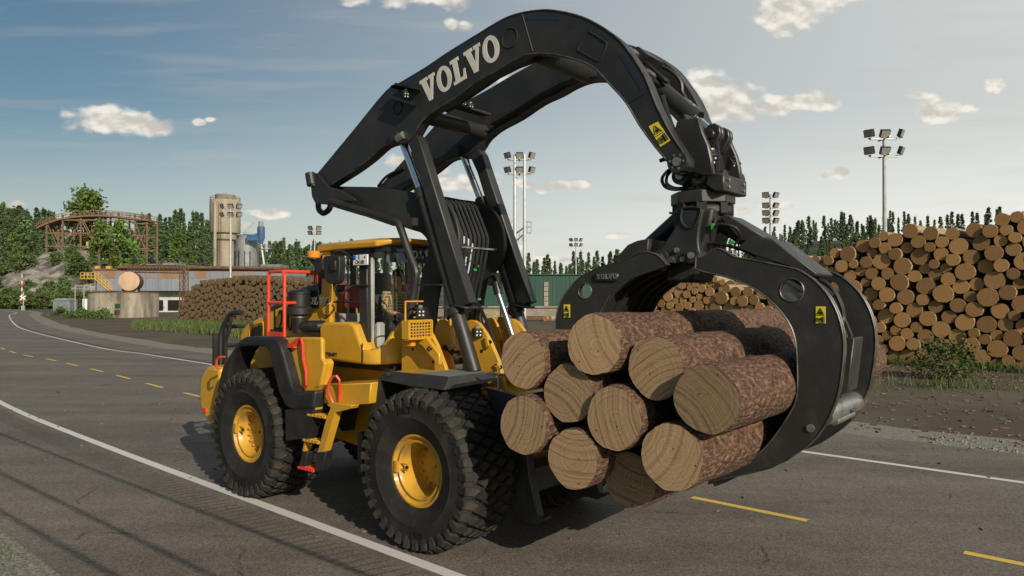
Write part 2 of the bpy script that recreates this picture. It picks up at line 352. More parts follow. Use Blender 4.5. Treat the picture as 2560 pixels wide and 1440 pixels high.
# slab-serif letters, unit height, drawn as outlines (x, z); O carries its hole
def glyph(c):
    if c == 'V': return [[(0,1),(.62,1),(.62,.86),(.50,.86),(.67,.36),(.84,.86),(.72,.86),(.72,1),(1.2,1),(1.2,.86),(1.08,.86),(.74,0),(.46,0),(.12,.86),(0,.86)]], 1.2
    if c == 'L': return [[(0,1),(.64,1),(.64,.86),(.50,.86),(.50,.15),(.74,.15),(.84,.42),(.96,.42),(.93,0),(0,0),(0,.14),(.16,.14),(.16,.86),(0,.86)]], .98
    if c == 'O':
        n = 28; o = [(.56 + .56 * math.cos(2*math.pi*k/n), .5 + .52 * math.sin(2*math.pi*k/n)) for k in range(n)]
        i = [(.56 + .25 * math.cos(2*math.pi*k/n), .5 + .36 * math.sin(2*math.pi*k/n)) for k in range(n)]
        return [o, i], 1.12
def slab_word(mb, word, mat4, depth=.004, gap=.06, mi=0):
    """extruded slab letters on the x-z plane, front towards -y, moved by mat4"""
    x = 0
    for c in word:
        loops, w = glyph(c)
        if len(loops) == 1:
            F = [mb.bm.verts.new(mat4 @ Vector((p[0] + x, 0, p[1]))) for p in loops[0]]; B = [mb.bm.verts.new(mat4 @ Vector((p[0] + x, depth, p[1]))) for p in loops[0]]
            f = mb.face(F, mi); n = len(F)
            for i in range(n): mb.face([F[i], B[i], B[(i+1) % n], F[(i+1) % n]], mi)
        else:
            o, i_ = loops; n = len(o)
            VO = [mb.bm.verts.new(mat4 @ Vector((p[0] + x, 0, p[1]))) for p in o]; VI = [mb.bm.verts.new(mat4 @ Vector((p[0] + x, 0, p[1]))) for p in i_]
            WO = [mb.bm.verts.new(mat4 @ Vector((p[0] + x, depth, p[1]))) for p in o]; WI = [mb.bm.verts.new(mat4 @ Vector((p[0] + x, depth, p[1]))) for p in i_]
            for k in range(n):
                j = (k + 1) % n
                mb.face([VO[k], VO[j], VI[j], VI[k]], mi); mb.face([VO[k], WO[k], WO[j], VO[j]], mi); mb.face([VI[k], VI[j], WI[j], WI[k]], mi)
        x += w + gap
    return x - gap

# ------------------------------------------------------------------ wheel loader (local x = forward, y = left, origin on the ground under the front axle)
LOADER_LOC = (-.15, 9.43, 0); LOADER_RZ = R(90 - 129.2)
LD = thing('wheel_loader', 'yellow and dark grey wheel loader gripping logs in its raised grapple on the road', 'wheel loader', LOADER_LOC, LOADER_RZ)
HALF = ((-1, ''), (1, ''))
# --- wheels
M['rubber_dust'] = MAT('dusty_tyre_lugs', (.020, .019, .017), .8, col2=(.058, .048, .037), scale=5, lo=.42, hi=.68, bump=.25, bscale=50, spec=.3)
def make_tyre():
    mb = MB(); R0 = .885
    prof = [(.40,-.26),(.43,-.36),(.52,-.405),(.60,-.425),(.615,-.434),(.63,-.428),(.72,-.432),(.80,-.425),(.815,-.428),(.86,-.40),(.885,-.36),(R0,-.25),(R0,0),(R0,.25),(.885,.36),(.86,.40),(.80,.425),(.72,.432),(.60,.425),(.52,.405),(.43,.36),(.40,.26)]
    mb.lathe(prof, (0,0,0), 'y', 64)
    N = 36; st = 2 * math.pi / N
    def block(poly, a0, h, k=.84, R1=R0-.014, mi=0):
        """raised tread block; poly holds (angle offset, y) corners"""
        lo, hi = [], []
        cx = sum(p[0] for p in poly) / len(poly); cy = sum(p[1] for p in poly) / len(poly)
        for (da, y) in poly:
            rb = R1 - max(0, abs(y) - .33) * .8; lo.append((rb * math.cos(a0 + da), y, rb * math.sin(a0 + da)))
            d2 = cx + (da - cx) * k; y2 = cy + (y - cy) * (k + .06); rt = rb + h; hi.append((rt * math.cos(a0 + d2), y2, rt * math.sin(a0 + d2)))
        mb.loft([lo, hi], mi)
    for k in range(N):
        a = k * st
        for sd in (-1, 1):
            off = st * .5 if sd < 0 else 0
            block([(d, sd * y) for d, y in ((-.056,.442),(.056,.442),(.060,.36),(.0,.292),(-.060,.36))], a + off, .072, .88, mi=1)
            b_ = a + off; q = lambda da, r, y: (r * math.cos(b_ + da), sd * y, r * math.sin(b_ + da))
            mb.loft([[q(-.034,R0-.15,.434), q(.034,R0-.15,.434), q(.034,R0-.15,.40), q(-.034,R0-.15,.40)], [q(-.048,R0-.02,.452), q(.048,R0-.02,.452), q(.048,R0-.03,.38), q(-.048,R0-.03,.38)]], 1)
        for c in range(4):
            y = (c - 1.5) * .142; hy = .142 * .76; ha = st * .5 * .76
            block([(-ha, y), (0, y + hy), (ha, y), (0, y - hy)], a + (st * .5 if c % 2 else 0), .064, .84)
    return mb.mesh('tyre', ['rubber', 'rubber_dust'], 30)
TYRE = make_tyre()
def make_rim(deep):
    mb = MB(); d = .26 if deep else .12
    prof = [(.365,-.285),(.392,-.335),(.412,-.342),(.425,-.330),(.425,-.30),(.40,-.28)]
    mb.lathe([(.425,-.28),(.428,-.335),(.415,-.350),(.395,-.350),(.375,-.315),(.352,-.305),(.338,-.322),(.325,-.322),(.305,-.29),(.292,-.29+d*.55),(.28,-.29+d),(.14,-.29+d+.01),(.02,-.29+d+.012)], (0,0,0), 'y', 48)
    for k in range(16):
        a = 2*math.pi*k/16
        mb.cyl((.235*math.cos(a), -.29+d, .235*math.sin(a)), (.235*math.cos(a), -.325+d, .235*math.sin(a)), .016, 6)
    # lock-ring key and valve bracket
    mb.box((-.345,-.345,.0), (.05,.03,.13)); mb.box((-.26,-.30,.035), (.13,.02,.014)); mb.box((-.26,-.30,-.035), (.13,.02,.014))
    mb.cyl((-.21,-.31,0), (-.21,-.29,0), .022, 8, 1)
    return mb.mesh('rim', ['rim_paint', 'ink'], 30)
RIM_F, RIM_R = make_rim(True), make_rim(False)
def make_lettering():
    mb = MB()
    def arc(s, size, r, a0, up=1):
        for i, ch in enumerate(s):
            if ch == ' ': continue
            a = a0 - up * (i - (len(s)-1)/2) * size * .78 / r
            me = text_mesh(ch, size, .006)
            # letters stand radially on the sidewall, readable from outside (-y)
            m = Matrix.Translation((r*math.cos(a), -.438, r*math.sin(a))) @ Matrix.Rotation(-(a - math.pi/2) + (0 if up > 0 else math.pi), 4, 'Y') @ Matrix.Rotation(math.pi/2, 4, 'X')
            mb.add(me, m); bpy.data.meshes.remove(me)
    arc('BKT', .11, .70, R(98)); arc('BKT', .11, .70, R(278)); arc('875/65 R 29', .055, .70, R(186))
    return mb.mesh('lettering', 'hose', 0)
LETT = make_lettering()
for (x, rim) in ((0, RIM_F), (-3.55, RIM_R)):
    for sd in (-1, 1):
        w = bpy.data.objects.new('wheel', None); COL.objects.link(w); w.parent = LD; w.location = (x, sd * 1.15, .925); w.empty_display_size = .2
        w.rotation_euler = (0, R(7 if x else 0), 0 if sd < 0 else math.pi)
        for nm, me in (('tyre', TYRE), ('rim', rim), ('sidewall_lettering', LETT)):
            o = bpy.data.objects.new(nm, me); COL.objects.link(o); o.parent = w
# --- axles and centre chassis
mb = MB(); mb.cyl((0,-.8,.92),(0,.8,.92), .26, 20); mb.cyl((0,-1.0,.92),(0,1.0,.92),.19,20); mb.lathe([(.05,-.32),(.30,-.26),(.36,0),(.30,.26),(.05,.32)],(0,0,.92),'y',24)
mb.build('axle', 'yellow', LD)
mb = MB(); mb.cyl((-3.55,-.8,.92),(-3.55,.8,.92), .26, 20); mb.cyl((-3.55,-1.0,.92),(-3.55,1.0,.92),.19,20); mb.lathe([(.05,-.32),(.30,-.26),(.36,0),(.30,.26),(.05,.32)],(-3.55,0,.92),'y',24)
mb.build('axle', 'yellow', LD)
# --- rear frame with counterweight
mb = MB(); mb.prism([(-5.0,1.75),(-5.35,1.55),(-5.38,1.1),(-5.2,.85),(-4.75,.80),(-4.6,1.0),(-1.7,.75),(-1.3,.8),(-1.3,1.6),(-1.6,2.0),(-4.9,2.0)], -.62, .62)
mb.build('rear_frame', 'yellow', LD, bevel=.02)
CW_OUT = [(-4.946,1.759),(-5.262,1.673),(-5.378,1.514),(-5.388,1.217),(-5.294,1.029),(-5.001,0.961)]
mb = MB()
xs = [(-4.75,1.80),(-5.15,1.80),(-5.38,1.62),(-5.42,1.30),(-5.33,1.0),(-5.05,.85),(-4.75,.85)]
mb.prism(xs, -1.28, 1.28); mb.build('counterweight', 'yellow', LD, bevel=.06, seg=3)
mb = MB(); mb.box((-5.2,-1.288,1.08),(.10,.02,.07)); mb.build('tail_lamp', 'red', LD)
# --- rear guard bars
mb = MB()
for y in (-.92, .92):
    mb.tube(smoothpath([(-4.72,y,2.66),(-4.95,y,2.66),(-5.12,y,2.6),(-5.32,y,2.38),(-5.36,y,2.15),(-5.36,y,1.75)],5), .042, 10)
    mb.box((-5.22,y,2.02),(.05,.05,.75)); mb.tube([(-5.05,y,2.6),(-5.1,y,2.35),(-5.22,y,2.2)],.03,8)
    mb.box((-5.44,y-.02,2.0),(.05,.16,.62))
mb.tube([(-5.3,-.92,2.42),(-5.3,.92,2.42)],.035,8); mb.tube([(-5.34,-.92,2.1),(-5.34,.92,2.1)],.035,8)
mb.build('rear_guard', 'steel', LD)
# --- engine hood
hood = [(-4.928,2.155),(-4.905,2.301),(-4.808,2.422),(-4.628,2.511),(-4.358,2.587),(-3.962,2.707),(-3.614,2.822),(-3.373,2.902),(-3.117,2.974),(-2.695,2.972),(-2.691,2.223)]
mb = MB(); mb.prism(hood, -.85, .85); HOOD = mb.build('engine_hood', 'yellow', LD, bevel=.05, seg=3)
top = [(-4.176,2.691),(-3.82,2.82),(-3.447,2.975),(-3.21,3.046),(-3.029,3.087),(-2.794,3.102),(-2.745,3.102),(-2.744,2.75),(-3.188,2.74),(-3.446,2.828),(-3.69,2.778)]
mb = MB(); mb.prism(top, -.865, .865); mb.build('hood_stripe', 'navy', HOOD, bevel=.015)
hx = (-3.027,-0.87,2.784); s_ = .112
mb = MB(); slab_word(mb, 'VOLVO', Matrix.Translation((hx[0]-.1,-.874,hx[2]+.02)) @ Matrix(((s_,0,s_*.18,0),(0,1,0,0),(0,0,s_,0),(0,0,0,1))), .006)
mb.build('hood_lettering', 'white', HOOD, 0)
me = text_mesh('L200H', .46, .004, 0, .58, .95); mb = MB(); c = (-3.555,-0.86,2.541)
mb.add(me, Matrix.Translation(c) @ Matrix.Rotation(math.pi/2,4,'X')); bpy.data.meshes.remove(me)
c = (-3.833,-0.86,2.38); me = text_mesh('HIGH LIFT', .09, .004, 0, .9)
mb.add(me, Matrix.Translation(c) @ Matrix.Rotation(math.pi/2,4,'X')); bpy.data.meshes.remove(me); mb.build('model_lettering', 'ink', HOOD, 0)
g = [(-4.538,2.281),(-4.515,2.378),(-4.445,2.432),(-4.283,2.474),(-4.225,2.463),(-4.224,2.292)]
mb = MB(); mb.prism(g, -.872, -.80); mb.build('side_grille', 'ink', HOOD)
g2 = [(-4.585,2.266),(-4.562,2.396),(-4.469,2.463),(-4.26,2.513),(-4.18,2.489),(-4.178,2.281)]
mb = MB(); n_ = len(g2); mb.tube([(p[0],-.86,p[1]) for p in smooth2(g2,3)], .016, 6); mb.build('grille_frame', 'yellow', HOOD)
# --- rear fender, deck, mudguard
deck = [(-3.976,2.161),(-3.7,2.28),(-3.507,2.31),(-2.911,2.332),(-2.552,2.362),(-1.934,2.384),(-1.932,2.092),(-1.852,1.69),(-2.519,1.608),(-2.615,1.678),(-2.87,2.221),(-3.172,2.231),(-3.943,2.162)]
mb = MB(); mb.prism([(-2.88,2.34),(-2.476,2.365),(-1.932,2.385),(-1.897,2.349),(-1.896,2.111),(-1.826,2.046),(-1.946,1.669),(-2.49,1.613),(-2.594,1.687),(-2.83,2.224)], -1.42, -1.35); mb.prism([(-2.702,2.051),(-1.931,2.093),(-1.878,2.043),(-1.981,1.677),(-2.49,1.624),(-2.594,1.698)], -1.345, -1.22)
mb.build('side_panel', 'yellow', LD, bevel=.04, seg=3)
mb = MB(); zt = (-2.88,-1.42,2.34)[2]; mb.box((-3.42,-1.08,zt-.06),(.95,.50,.06)); mb.box((-3.45,-1.0,1.95),(1.25,.05,.62)); mb.box((-3.3,1.12,zt-.05),(2.6,.56,.06)); mb.build('deck', 'yellow', LD)
outer = [(-4.304,1.466),(-4.156,1.826),(-4.077,1.945),(-3.655,2.29),(-3.504,2.342),(-3.314,2.354),(-2.788,2.356),(-2.671,2.316),(-2.584,2.194),(-2.355,1.721),(-2.253,1.644),(-1.819,1.701),(-1.861,1.464),(-2.279,1.401),(-2.418,1.409),(-2.512,1.454),(-2.666,1.631),(-2.885,2.152),(-3.005,2.225),(-3.632,2.197),(-3.763,2.109),(-3.917,1.913),(-3.961,1.714),(-4.095,1.465)]
mb = MB(); mb.prism(outer, -1.58, -1.22); FEND = mb.build('rear_fender', 'black', LD, bevel=.035, seg=3)
flap = [(-2.514,1.386),(-2.492,0.966),(-1.992,1.066),(-1.88,1.459)]
mb = MB(); mb.prism(flap, -1.56, -.80); mb.build('mud_flap', 'black', FEND)
mb = MB()
for q in (1,): 
    m_ = [(x,z) for x,z in outer]; mb.prism(m_, 1.22, 1.58)
mb.build('rear_fender', 'black', LD, bevel=.035, seg=2)
# --- red handrails
def rail(name, paths, r=.021, parent=None):
    mb = MB()
    for p in paths: mb.tube(p, r, 8)
    return mb.build(name, 'red', parent or LD)
yo, yi = -1.32, -.98
a0, a1 = (-3.31,-1.32,2.355), (-3.317,-1.32,3.282); b0, b1 = (-2.905,-1.32,2.351), (-2.911,-1.32,3.284)
zb, zm, zt2 = a0[2], (-3.314,-1.32,2.833)[2], a1[2]
xl, xr = a0[0], b0[0]
HR = rail('handrail', [[(xl,yo,zb),(xl,yo,zt2-.03),(xl+.02,yo,zt2),(xr-.04,yo,zt2),(xr,yo,zt2-.05),(xr,yo,zb)],
   [(xl,yo,zm),(xr,yo,zm)], [(xr-.03,yo,zt2),(xr-.02,yo+.04,zt2),(xr-.0,yi+.14,zt2),(xr+.0,yi+.2,zt2-.06),(xr+.0,yi+.2,zt2-.42)],
   [(xr,yo,zm),(xr,yi+.1,zm)]], .024)
mb = MB(); mb.box(((xl+xr)/2,yo,zb+.03),(xr-xl,.03,.06)); mb.build('toe_board', 'red', HR)
rail('handrail', [[(-2.435,-1.46,2.265),(-2.342,-1.46,2.355),(-2.258,-1.48,2.349),(-2.23,-1.48,2.274),(-2.249,-1.46,2.079),(-2.184,-1.46,1.91),(-2.174,-1.46,1.74),(-2.239,-1.44,1.69)]], .021)
mb = MB(); mb.tube([(-2.566,-1.46,2.248),(-2.37,-1.46,2.354)], .02, 6); mb.box((-2.51,-1.46,2.245),(.16,.05,.05)); mb.build('handrail_bracket', 'red', LD)
rail('grab_handle', [[(-4.09,-1.56,2.021),(-4.179,-1.6,2.012),(-4.249,-1.6,1.967),(-4.26,-1.6,1.869),(-4.213,-1.6,1.842),(-4.204,-1.56,1.846)]], .018)
rail('grab_handle', [[(-1.554,-1.5,1.428),(-1.555,-1.5,1.571),(-1.648,-1.5,1.691),(-1.632,-1.5,1.806),(-1.557,-1.5,1.894),(-1.466,-1.5,1.91),(-1.443,-1.48,1.859),(-1.473,-1.45,1.726),(-1.52,-1.42,1.575)]], .019)
# --- air intake
ax, ay, az_ = (-2.986,-1.02,2.33)
mb = MB(); z1 = (-2.991,-1.02,3.014)[2]; z2 = (-2.989,-1.02,2.756)[2]; z3 = (-2.988,-1.02,2.669)[2]; z4 = (-2.987,-1.02,2.406)[2]
mb.lathe([(.0,z1+.01),(.12,z1+.005),(.172,z1-.03),(.172,z1-.05),(.160,z1-.06),(.160,z2+.03),(.168,z2+.02),(.19,z2),(.19,z3),(.10,z3-.02),(.10,z4+.02),(.09,z4-.02),(.0,z4-.02)],(ax,ay,0),'z',32)
for k in range(26):
    for j in range(3):
        a = 2*math.pi*(k+.5*j)/26; mb.cyl((ax+.157*math.cos(a),ay+.157*math.sin(a),z1-.085-.022*j),(ax+.1625*math.cos(a),ay+.1625*math.sin(a),z1-.085-.022*j),.007,5,1)
mb.tube([(ax+.02,ay,z4+.08),(ax+.35,ay+.1,z4+.09),(ax+.45,ay+.3,z4+.09)],.085,12); mb.tube([(ax+.05,ay,z4),(ax+.5,ay+.1,z4-.06)],.02,6)
AI = mb.build('air_intake', ['black','ink'], LD)
mb = MB(); mb.lathe([(.103,z3-.03),(.106,z3-.03),(.106,z3-.05),(.103,z3-.05)],(ax,ay,0),'z',28); mb.build('clamp_ring', 'bare', AI)
# --- step ladder and boxes
mb = MB(); mb.prism([(-2.061,1.739),(-0.889,1.86),(-0.933,1.595),(-1.57,1.514),(-2.06,1.515)], -1.42, -.75); mb.build('step_box', 'yellow', LD, bevel=.012)
LDR = bpy.data.objects.new('ladder', None); COL.objects.link(LDR); LDR.parent = LD
def lad(name, y, pts, mat, t=.03):
    mb = MB(); mb.prism(pts, y-t/2, y+t/2); return mb.build(name, mat, LDR, bevel=.006)
lad('side_rail', -1.47, [(-1.989,1.475),(-1.919,1.502),(-1.858,1.503),(-1.944,1.305),(-2.137,0.858),(-2.164,0.865),(-2.024,1.339)], 'yellow', .12)
lad('side_rail', -1.47, [(-1.553,1.501),(-1.645,1.533),(-1.537,1.569),(-1.118,1.573),(-1.15,1.53),(-1.47,1.448),(-1.701,0.917),(-1.829,0.889),(-1.636,1.38)], 'yellow', .12)
lad('rubber_strap', -1.47, [(-2.155,0.866),(-2.048,0.87),(-2.118,0.664),(-2.235,0.663)], 'black', .12)
lad('rubber_strap', -1.47, [(-1.821,0.89),(-1.651,0.924),(-1.742,0.668),(-1.888,0.63)], 'black', .12)
for a, b, m_ in (((-2.015,-1.47,1.351),(-1.636,-1.47,1.39),'yellow'), ((-2.111,-1.47,1.005),(-1.77,-1.47,1.048),'yellow'), ((-2.226,-1.47,0.632),(-1.88,-1.47,0.662),'red')):
    mb = MB(); zc = (a[2]+b[2])/2
    for k in (-.08, 0, .08): mb.box(((a[0]+b[0])/2, -1.47+k, zc), (b[0]-a[0], .025, .03))
    for k in range(5): mb.box((a[0]+(b[0]-a[0])*(k+.5)/5, -1.47, zc+.006), (.014, .2, .022))
    mb.build('step', m_, LDR)

# --- cab
CAB = bpy.data.objects.new('cab', None); COL.objects.link(CAB); CAB.parent = LD
YC = -.80
shell = [(-2.57,2.474),(-2.514,2.555),(-1.891,2.575),(-1.788,2.539),(-1.719,2.427),(-1.634,2.274),(-1.601,2.238),(-1.6,2.012),(-2.483,2.022),(-2.549,2.104)]
for sd in (-1, 1):
    mb = MB(); mb.prism(shell, sd*.98, sd*.70); mb.build('lower_shell', 'yellow', CAB, bevel=.045, seg=4)
# the shell and the glass wrap round the front of the cab
def wrap(pts, z): return [(x, y, z) for x, y in pts]
half = [(-1.62,-.975,2.215),(-1.50,-.955,2.20),(-1.40,-.89,2.22),(-1.33,-.79,2.31),(-1.28,-.70,2.47),(-1.245,-.60,2.575),(-1.22,-.42,2.60),(-1.20,-.2,2.605)]
ring_ = half + [(x, -y, z) for x, y, z in half[::-1]]
mb = MB(); mb.loft([[(x,y,2.01),(x,y,z),(x-.13,y*.90,z),(x-.13,y*.90,2.01)] for x, y, z in ring_]); mb.build('front_shell', 'yellow', CAB, bevel=.03, seg=3)
g_half = [(-1.83,-.835,2.20),(-1.60,-.825,2.19),(-1.46,-.79,2.20),(-1.385,-.725,2.30),(-1.335,-.65,2.46),(-1.30,-.56,2.57),(-1.275,-.38,2.60),(-1.26,-.18,2.605)]
g_ring = g_half + [(x, -y, z) for x, y, z in g_half[::-1]]
mb = MB(); mb.strip([(x,y,z-.03) for x, y, z in g_ring], [(x-.05*(x > -1.5),y*.985,3.57) for x, y, z in g_ring]); mb.build('windscreen', 'glass', CAB, smooth=60)
mb = MB(); mb.tube([(x+.004,y*1.004,z) for x, y, z in g_ring], .022, 6); mb.build('glass_gasket', 'steel', CAB)
mb = MB(); zf = (-1.6,-0.98,2.044)[2]; mb.box((-1.98,0,zf+.06),(1.3,1.38,.10)); mb.box((-1.98,0,zf-.06),(1.3,1.5,.14)); mb.build('floor', 'black', CAB)
mb = MB(); xx = (-1.6,-0.98,2.044)[0]; mb.box((xx,-.983,zf+.12),(.012,.012,.26)); mb.build('panel_seam', 'ink', CAB)
me = text_mesh('OPTISHIFT', .075, .002, 0, 1.0); mb = MB(); c = (-2.31,-0.985,2.111)
mb.add(me, Matrix.Translation((c[0],-.987,c[2])) @ Matrix.Rotation(math.pi/2,4,'X')); bpy.data.meshes.remove(me); mb.build('shell_lettering', 'navy', CAB, 0)
# roof
zr0 = (-2.584,-0.85,3.568)[2]; zr1 = (-2.585,-0.85,3.678)[2]
xr0, xr1 = (-2.756,-0.85,3.633)[0], -1.20
mb = MB()
mb.loft([[(xr0-.06,-.80,zr0),(xr0+.08,-.92,zr0),(xr1-.20,-.92,zr0+.02),(xr1+.02,-.62,zr0+.09),(xr1+.02,.62,zr0+.09),(xr1-.20,.92,zr0+.02),(xr0+.08,.92,zr0),(xr0-.06,.80,zr0)],
         [(xr0-.08,-.80,zr0+.09),(xr0+.08,-.93,zr0+.10),(xr1-.20,-.93,zr0+.10),(xr1+.05,-.63,zr0+.13),(xr1+.05,.63,zr0+.13),(xr1-.20,.93,zr0+.10),(xr0+.08,.93,zr0+.10),(xr0-.08,.80,zr0+.09)],
         [(xr0,-.70,zr0+.12),(xr0+.15,-.82,zr0+.13),(xr1-.24,-.82,zr0+.145),(xr1-.02,-.62,zr0+.15),(xr1-.02,.62,zr0+.15),(xr1-.24,.82,zr0+.145),(xr0+.15,.82,zr0+.13),(xr0,.70,zr0+.12)]])
mb.build('roof', 'yellow', CAB, bevel=.02, seg=2)
mb = MB(); mb.box(((xr0+xr1)/2,0,zr0-.01),(xr1-xr0-.25,1.62,.06)); mb.build('headliner', 'navy', CAB)
# pillars: side A (front), B (door), C (rear)
def post(name, y, pts, mat, t=.07):
    mb = MB(); mb.prism(pts, y-t/2, y+t/2); return mb.build(name, mat, CAB, bevel=.012)
for y in (-.82, .82):
    post('pillar', y, [(-2.653,3.584),(-2.456,3.576),(-2.469,2.546),(-2.686,2.541)], 'yellow', .10)
    post('pillar', y, [(-1.837,3.551),(-1.667,3.544),(-1.645,2.21),(-1.815,2.247)], 'steel', .08)
    post('top_rail', y, [(-2.653,3.584),(-1.6,3.585),(-1.6,3.509),(-2.653,3.502)], 'black', .08)
vis = [(x+.012-.045*(x > -1.5), y*.99, 0) for x, y, z in g_ring[3:-3]]
mb = MB(); mb.loft([[(x,y,3.39),(x,y,3.60),(x-.02,y,3.60),(x-.02,y,3.39)] for x, y, _ in vis]); mb.build('windscreen_visor', 'navy', CAB)
mb = MB(); s_ = .105
slab_word(mb, 'VOLVO', Matrix.Translation((-1.272,-.52,3.455)) @ Matrix.Rotation(math.pi/2,4,'Z') @ Matrix.Diagonal((s_,1,s_,1)), .006)
mb.build('visor_lettering', 'white', CAB, 0)
# glass
def pane(name, y, pts):
    mb = MB(); mb.prism(pts, y-.004, y+.004); return mb.build(name, 'glass', CAB, smooth=0)
for y in (-.83, .83):
    pane('window', y, [(-2.455,3.507),(-1.837,3.484),(-1.815,2.247),(-1.911,2.404),(-1.99,2.529),(-2.096,2.56),(-2.451,2.552)])
zb_ = (-2.62,-0.82,2.583)[2]
mb = MB()
for y in (-.80,-.3,.35,.80): mb.box((-2.66,y,(zb_+zr0)/2),(.05,.07,zr0-zb_))
mb.box((-2.66,0,zb_),(.05,1.6,.10)); mb.build('rear_window_frame', 'steel', CAB)
mb = MB(); mb.box((-2.67,0,(zb_+zr0)/2),(.008,1.56,zr0-zb_)); mb.build('rear_window', 'glass', CAB)
mb = MB(); mb.tube([(-2.067,-0.86,3.48),(-2.063,-0.86,2.562)],.016,6); mb.tube([(-2.38,-0.86,2.846),(-1.777,-0.86,2.849)],.016,6); mb.build('window_bar', 'black', CAB)
# interior
mb = MB(); mb.box((-2.50,-.38,2.42),(.22,.62,.52)); mb.box((-2.45,.40,2.36),(.26,.6,.45)); mb.box((-1.62,-.66,2.32),(.10,.14,.5)); mb.build('rear_console', 'grey_int', CAB, bevel=.03)
mb = MB(); mb.box((-1.70,-.74,2.95),(.08,.07,1.35)); mb.box((-1.62,-.62,zf+.15),(.42,.3,.08)); mb.build('door_trim', 'grey_int', CAB, bevel=.02)
SX = -1.94
mb = MB(); mb.box((SX-.05,.0,2.42),(.50,.50,.14)); mb.box((SX-.30,0,2.78),(.13,.48,.66),Matrix.Rotation(R(-8),3,'Y')); mb.box((SX-.40,0,3.16),(.11,.30,.24),Matrix.Rotation(R(-8),3,'Y')); mb.box((SX,0,2.22),(.35,.35,.28))
mb.box((SX+.02,-.32,2.62),(.42,.09,.07)); mb.box((SX+.22,-.33,2.56),(.12,.12,.22)); mb.build('seat', 'seat', CAB, bevel=.035, seg=3)
mb = MB(); mb.tube([(-1.40,0,2.36),(-1.44,0,2.55),(-1.50,0,2.70)],.03,8)
wc = Vector((-1.52,0,2.74)); rotw = Matrix.Rotation(R(-35),3,'Y')
mb.tube([wc + rotw @ Vector((.17*math.cos(t),.17*math.sin(t),0)) for t in [2*math.pi*k/20 for k in range(21)]],.014,6); mb.box(wc,(.3,.04,.02),rotw)
mb.box((-1.45,0,2.32),(.12,.5,.4)); mb.build('steering_column', 'black', CAB)
mb = MB(); mb.box((-2.30,-.55,2.92),(.05,.36,.32)); mb.box((-2.45,.35,2.95),(.06,.8,.34)); mb.build('red_cushion', 'redcloth', CAB, bevel=.02)
mb = MB(); q = (-1.418,-0.6,3.523); mb.box((q[0],-.55,q[2]),(.10,.22,.24)); mb.build('overhead_display', 'black', CAB, bevel=.015)
# number plate in the side window
a, b = (-1.893,-0.9,3.494), (-1.586,-0.9,3.353)
pc = ((a[0]+b[0])/2,-.90,(a[2]+b[2])/2); pw, ph = b[0]-a[0], a[2]-b[2]
mb = MB(); mb.box(pc,(pw,.02,ph)); NP = mb.build('number_plate', 'platewhite', CAB, bevel=.004)
mb = MB(); mb.box((pc[0],pc[1]+.016,pc[2]),(pw+.02,.012,ph+.02)); mb.build('plate_frame', 'black', NP)
mb = MB(); mb.box((a[0]+pw*.11,-.9115,pc[2]+ph*.24),(pw*.18,.004,ph*.44)); mb.build('plate_band', 'blue', NP)
mb = MB()
for t_, sx, dx, dz in (('E',ph*.56,-.07,.24),('CN 581',ph*.52,.0,-.23)):
    me = text_mesh(t_, sx, .002, 0, .80); mb.add(me, Matrix.Translation((pc[0]+dx*pw,-.9125,pc[2]+dz*ph)) @ Matrix.Rotation(math.pi/2,4,'X')); bpy.data.meshes.remove(me)
mb.cyl((pc[0]+pw*.30,-.9125,pc[2]+ph*.24),(pc[0]+pw*.30,-.909,pc[2]+ph*.24),ph*.10,12)
mb.build('plate_lettering', 'ink', NP, 0)
# mirror and its bow
ym = -1.12
mb = MB(); mb.tube(smoothpath([(-1.943,-0.86,3.425),(-1.87,-1.0,3.489),(-1.845,-1.12,3.531),(-1.976,-1.12,3.531),(-2.046,-1.12,3.479),(-2.036,-1.12,3.259),(-2.035,-1.12,3.084),(-2.008,-1.12,2.996),(-1.938,-1.12,2.963),(-1.834,-1.12,2.969),(-1.92,-1.0,3.013),(-1.926,-0.9,3.069),(-1.634,-0.86,3.072)],4), .017, 8)
MIR = mb.build('mirror_arm', 'black', CAB)
mo = [(-2.216,3.457),(-2.153,3.483),(-1.905,3.474),(-1.862,3.429),(-1.87,3.202),(-1.904,3.121),(-2.009,3.095),(-2.115,3.112),(-2.188,3.207)]
mb = MB(); mb.prism(smooth2(mo+[mo[0]],3)[:-1], ym-.05, ym+.06); mb.box((-1.965,-1.18,3.343),(.12,.05,.14)); mb.build('mirror', 'black', MIR, bevel=.02, seg=2)
# beacon
q = (-2.655,-0.95,3.531)
mb = MB(); mb.lathe([(.09,-.045),(.095,-.02),(.095,.045),(.07,.055),(0,.055)],(q[0]-.08,-.95,q[2]),'z',20); BEA = mb.build('beacon', 'amber', CAB)
mb = MB(); mb.cyl((q[0]-.08,-.95,q[2]-.07),(q[0]-.08,-.95,q[2]-.045),.10,20); mb.prism([(q[0]-.16,q[2]-.07),(q[0]+.12,q[2]-.07),(q[0]+.17,q[2]-.35),(q[0]+.14,q[2]-.35)],-.97,-.93); mb.build('beacon_bracket', 'black', BEA)
# exhaust stack behind the cab
mb = MB(); q = (-3.17,-0.55,3.177); mb.prism([(q[0]-.1,2.9),(q[0]+.1,2.9),(q[0]+.1,zr0-.02),(q[0]-.06,zr0-.02)],-.6,-.3); mb.build('exhaust_stack', 'navy', LD, bevel=.02)
# wipers
mb = MB(); mb.tube([(-1.3,-0.683,3.444),(-1.28,-0.512,3.122),(-1.25,-0.466,2.958)],.012,5); mb.tube([(-1.25,-0.318,3.624),(-1.22,-0.24,3.376),(-1.22,-0.208,2.987)],.013,5); mb.build('wiper', 'ink', CAB)
